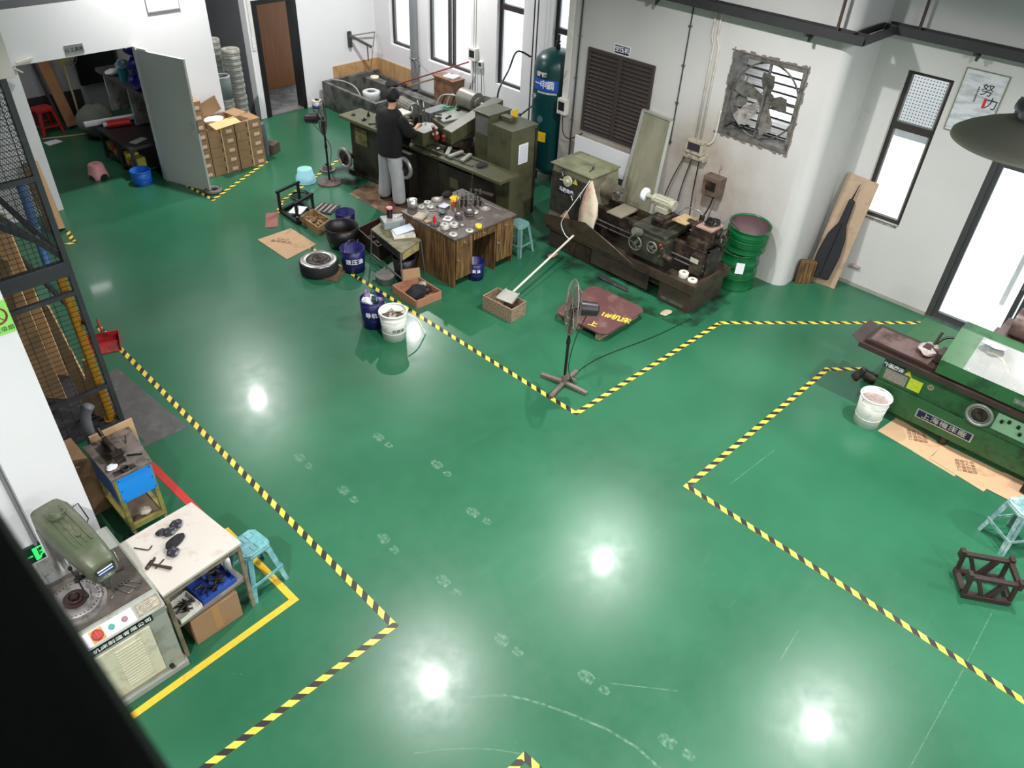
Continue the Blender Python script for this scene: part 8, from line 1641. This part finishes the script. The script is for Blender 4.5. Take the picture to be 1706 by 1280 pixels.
for s_ in (-1, 1):
    if s_ < 0: w_ = chain(3, [(.05, -.15, 1.35), (.13, -.27, 1.20), (.20, -.29, 1.13), (.34, -.22, 1.15), (.42, -.18, 1.17)], [.045, .042, .038, .033, .026]); hd_ = Vector((.8, .38, .1)).normalized()
    else: w_ = chain(3, [(.05, .15, 1.35), (.14, .26, 1.20), (.20, .27, 1.12), (.34, .17, 1.12), (.42, .12, 1.13)], [.045, .042, .038, .033, .026]); hd_ = Vector((.85, -.35, 0)).normalized()
    base_ = Vector(V_[w_]); side = hd_.cross(Vector((0, 0, 1))).normalized(); up2 = side.cross(hd_)
    pm_ = chain(w_, [tuple(base_ + hd_ * .05)], [(.032, .018)])
    for k, (off, ln) in enumerate(((-.027, .066), (-.009, .075), (.009, .07), (.026, .055))):
        q0 = base_ + hd_ * .088 + side * off; chain(pm_, [tuple(q0), tuple(q0 + hd_ * ln * .5 - up2 * .012), tuple(q0 + hd_ * ln * .8 - up2 * .038)], [.0095, .0085, .0075])
    q0 = base_ + hd_ * .035 + side * (-.035 if s_ > 0 else .035) * -1; chain(pm_, [tuple(q0 - up2 * .01), tuple(q0 + hd_ * .035 - up2 * .028)], [.011, .009])
    # legs
    chain(0, [(.0, .10 * s_, .86), (.015, .15 * s_ , .50), (-.01, .175 * s_, .12), (.0, .178 * s_, .06)], [.09, .06, .04, .035])
skin_mesh('body', V_, E_, R_, SKIN, t)
# face, ears, hair
b = MB(); b.blob((.120, 0, 1.645), .098, .082, .118, 20, 14); b.blob((.20, 0, 1.60), .02, .03, .03, 10, 6); b.build('face', SKIN, t)
b = MB(); b._add([(.205, -.012, 1.615), (.205, .012, 1.615), (.232, 0, 1.605), (.212, 0, 1.665)], [(0, 1, 2), (0, 2, 3), (1, 3, 2), (0, 3, 1)], True); b.build('nose', SKIN, t)
for s_ in (-1, 1):
    b = MB(); b.blob((.205, .032 * s_, 1.655), .012, .014, .008, 10, 6); b.build('eye', mat('dark eye', (30, 24, 22), .3, var=0), t)
    b = MB(); b.blob((.115, .084 * s_, 1.635), .018, .010, .030, 12, 8); b.build('ear', SKIN, t)
b = MB(); b.blob((.207, 0, 1.575), .006, .022, .005, 10, 6); b.build('mouth', mat('lips', (170, 100, 90), .5, var=0), t)
r2 = random.Random(2); b = MB(); n_, k_ = 26, 14; vs = []; 
for i in range(k_ + 1):
    for j in range(n_):
        th = PI * .70 * i / k_; a = 2 * PI * j / n_; front = max(0, math.cos(a)); th2 = th * (1 - .42 * front) ; q = 1 + r2.uniform(-.055, .055) * (i > 1)
        vs.append((.112 + .108 * math.sin(th2) * math.cos(a) * q, .096 * math.sin(th2) * math.sin(a) * q, 1.655 + .122 * math.cos(th2) * q))
b._add(vs, [(i * n_ + j, (i + 1) * n_ + j, (i + 1) * n_ + (j + 1) % n_, i * n_ + (j + 1) % n_) for i in range(k_) for j in range(n_)], True); b.build('hair', HAIR, t)
# shirt: tapered torso tube plus short sleeves
n_ = 32
def shell(name, secs, m, cap0=False, cap1=False, wr=.0, seed=1, parent=None):
    rr = random.Random(seed); ph = [rr.uniform(0, 6) for _ in range(4)]; b = MB(); vs = []
    for c, rx, ry, ax in secs:
        c = Vector(c); ax = Vector(ax).normalized(); e1 = Vector((1, 0, 0)) - ax * ax.x
        if e1.length < .1: e1 = Vector((0, 0, 1)) - ax * ax.z
        e1.normalize(); e2 = ax.cross(e1)
        for i in range(n_):
            a = 2 * PI * i / n_; q = 1 + wr * (math.sin(4 * a + ph[0] + c.z * 14) + .6 * math.sin(7 * a + ph[1] - c.z * 23)); vs.append(c + e1 * math.cos(a) * rx * q + e2 * math.sin(a) * ry * q)
    fs = [(k * n_ + i, k * n_ + (i + 1) % n_, (k + 1) * n_ + (i + 1) % n_, (k + 1) * n_ + i) for k in range(len(secs) - 1) for i in range(n_)]
    if cap0: fs.append(tuple(reversed(range(n_))))
    if cap1: fs.append(tuple((len(secs) - 1) * n_ + i for i in range(n_)))
    b._add(vs, fs, True); o = b.build(name, m, parent); s2 = o.modifiers.new('sub', 'SUBSURF'); s2.levels = 1; s2.render_levels = 1; return o
Zx = (0, 0, 1)
V_ = [(-.01, 0, .80), (0.0, 0, .95), (.015, 0, 1.10), (.035, 0, 1.25), (.05, 0, 1.38), (.06, 0, 1.435), (.05, -.15, 1.40), (.09, -.24, 1.27), (.15, -.29, 1.15), (.22, -.28, 1.12), (.05, .15, 1.40), (.09, .24, 1.27), (.16, .28, 1.15), (.22, .26, 1.12)]
E_ = [(0, 1), (1, 2), (2, 3), (3, 4), (4, 5), (4, 6), (6, 7), (7, 8), (8, 9), (4, 10), (10, 11), (11, 12), (12, 13)]
sh = shell('shirt', [((-.01, 0, .80), .155, .235, Zx), ((-.01, 0, .84), .16, .24, Zx), ((.0, 0, .98), .165, .235, Zx), ((.02, 0, 1.12), .165, .235, Zx), ((.035, 0, 1.25), .165, .245, Zx), ((.045, 0, 1.36), .15, .25, Zx), ((.055, 0, 1.42), .135, .235, Zx), ((.065, 0, 1.46), .105, .165, Zx), ((.07, 0, 1.475), .07, .085, Zx), ((.072, 0, 1.485), .064, .074, Zx)], SHIRT, wr=.018, seed=3, parent=t)
for s_ in (-1, 1):
    q = [(.05, .17, 1.385), (.08, .245, 1.30), (.12, .285, 1.20), (.17, .30, 1.13), (.235, .27, 1.125), (.26, .25, 1.128)]
    shell('sleeve', [(((x), y * s_, z), r, r * 1.05, d_) for (x, y, z), r, d_ in zip(q, (.085, .095, .092, .085, .075, .07), ((.1, .8 * s_, -.4), (.3, .6 * s_, -.8), (.4, .4 * s_, -.9), (.7, .0, -.5), (1, -.3 * s_, 0), (1, -.4 * s_, 0)))], SHIRT, wr=.03, seed=5, cap0=True, parent=sh)
tr = shell('trousers', [((-.005, 0, .74), .10, .15, Zx), ((-.01, 0, .80), .145, .20, Zx), ((-.01, 0, .88), .15, .205, Zx), ((0, 0, .97), .135, .18, Zx)], TROU, wr=.01, seed=7, parent=t, cap0=True)
for s_ in (-1, 1):
    shell('trouser_leg', [((-.005, .085 * s_, .88), .125, .11, Zx), ((-.005, .095 * s_, .78), .128, .112, Zx), ((.0, .115 * s_, .62), .118, .108, Zx), ((.008, .14 * s_, .45), .108, .102, Zx), ((0, .16 * s_, .28), .105, .10, Zx), ((-.005, .172 * s_, .14), .108, .10, Zx), ((-.005, .178 * s_, .07), .105, .098, Zx), ((.0, .18 * s_, .035), .09, .085, Zx)], TROU, wr=.022, seed=9 + s_, cap0=True, cap1=True, parent=tr)
    b = MB(); vs = []; secs2 = [(-.09, .035, .06), (-.06, .045, .085), (.02, .048, .085), (.09, .05, .065), (.15, .045, .05), (.185, .025, .035)]
    for x, w_, h_ in secs2:
        for k in range(12): a = 2 * PI * k / 12; vs.append((x + .01, .182 * s_ + w_ * math.cos(a), max(0.002, h_ / 2 + h_ / 2 * math.sin(a))))
    b._add(vs, [(i * 12 + k, i * 12 + (k + 1) % 12, (i + 1) * 12 + (k + 1) % 12, (i + 1) * 12 + k) for i in range(5) for k in range(12)] + [tuple(reversed(range(12))), tuple(60 + k for k in range(12))], True); b.build('shoe', SHOE, t)
# ================================================================== more small clutter
r4 = random.Random(77)
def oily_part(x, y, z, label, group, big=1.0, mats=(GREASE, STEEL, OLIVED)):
    t = thing('machine_part', label, 'machine part', (x, y, z), r4.uniform(0, PI), group); b = MB(); k = r4.randrange(4); s_ = big * r4.uniform(.7, 1.2)
    if k == 0: b.cyl((0, 0, 0), (0, 0, .05 * s_), .03 * s_, n=14); b.cyl((0, 0, .05 * s_), (0, 0, .09 * s_), .014 * s_, n=10)
    elif k == 1: b.box(-.05 * s_, .05 * s_, -.02 * s_, .02 * s_, 0, .03 * s_); b.cyl((0, 0, .03 * s_), (0, 0, .06 * s_), .015 * s_, n=10)
    elif k == 2: b.ring((0, 0, .012 * s_), .035 * s_, .011 * s_, n=18, k=6)
    else: b.cyl((-.08 * s_, 0, .012 * s_), (.05 * s_, 0, .012 * s_), .011 * s_, n=10); b.box(.05 * s_, .08 * s_, -.02 * s_, .02 * s_, 0, .025 * s_)
    b.build('part_body', mats[r4.randrange(len(mats))], t); return t
for u, v, z in ((.15, .15, .966), (.35, .30, .966), (.45, .12, .966), (.62, .33, .966), (.68, .10, .966), (1.42, .15, .946), (1.52, .28, .946), (1.95, .12, .946)):
    p = m1(u, v, z); oily_part(p.x, p.y, p.z, 'small oily part lying on the olive grinder table', 'oily parts on the olive grinder')
for u, v in ((1.55, .72), (1.62, 1.12), (1.75, .75), (1.9, 1.18), (1.68, .62)): p = m1(u, v, 1.202); oily_part(p.x, p.y, p.z, 'small part lying on top of the grinding wheel head', 'parts on the wheel head', .8)
for px, py in ((722, 352), (712, 358), (735, 372), (758, 352), (770, 362), (748, 345), (800, 365), (765, 345), (728, 345), (742, 390)):
    p = P(px, py, DZ); oily_part(p.x, p.y, p.z, 'small steel part among the discs on the desk', 'small parts on the desk', .55, (GREASE, STEEL, WHW, WHL))
for x, y in ((8.02, 5.6), (8.1, 5.75), (8.65, 5.55), (8.7, 5.9), (8.66, 5.2)): oily_part(x, y, .316, 'small greasy part lying in the lathe chip pan', 'parts in the lathe pan', .9)
for x, y in ((8.3, 5.12), (8.6, 5.22), (8.62, 4.92)): oily_part(x, y, .851 if x > 8.5 else .9305, 'small greasy part lying on the lathe carriage', 'parts on the lathe carriage', .7)
# oil film and grime where it has soaked the floor round the machines
gmk = bpy.data.materials.new('dried oil film'); gmk.use_nodes = True; N = gmk.node_tree.nodes; L = gmk.node_tree.links; b_ = N['Principled BSDF']; b_.inputs['Base Color'].default_value = lin((30, 40, 32)); b_.inputs['Roughness'].default_value = .45
tc = N.new('ShaderNodeTexCoord'); no = N.new('ShaderNodeTexNoise'); no.inputs['Scale'].default_value = 3.5; no.inputs['Detail'].default_value = 7; L.new(tc.outputs['Object'], no.inputs['Vector']); mr = N.new('ShaderNodeMapRange'); mr.inputs['From Min'].default_value = .42; mr.inputs['From Max'].default_value = .75; mr.inputs['To Max'].default_value = .8; L.new(no.outputs['Fac'], mr.inputs['Value'])
L.new(mr.outputs[0], b_.inputs['Alpha'])
b = MB()
for x0, x1, y0, y1 in ((7.55, 8.9, 3.95, 6.95), (6.9, 8.6, 7.5, 11.1)):
    n = 26; cx, cy, rx, ry = (x0 + x1) / 2, (y0 + y1) / 2, (x1 - x0) / 2, (y1 - y0) / 2
    b.face([(cx + rx * math.copysign(abs(math.cos(2 * PI * i / n)) ** .5, math.cos(2 * PI * i / n)) * r4.uniform(.93, 1.07), cy + ry * math.copysign(abs(math.sin(2 * PI * i / n)) ** .5, math.sin(2 * PI * i / n)) * r4.uniform(.95, 1.05), .0006) for i in range(n)])
b.build('oil_film', gmk, FLOOR)
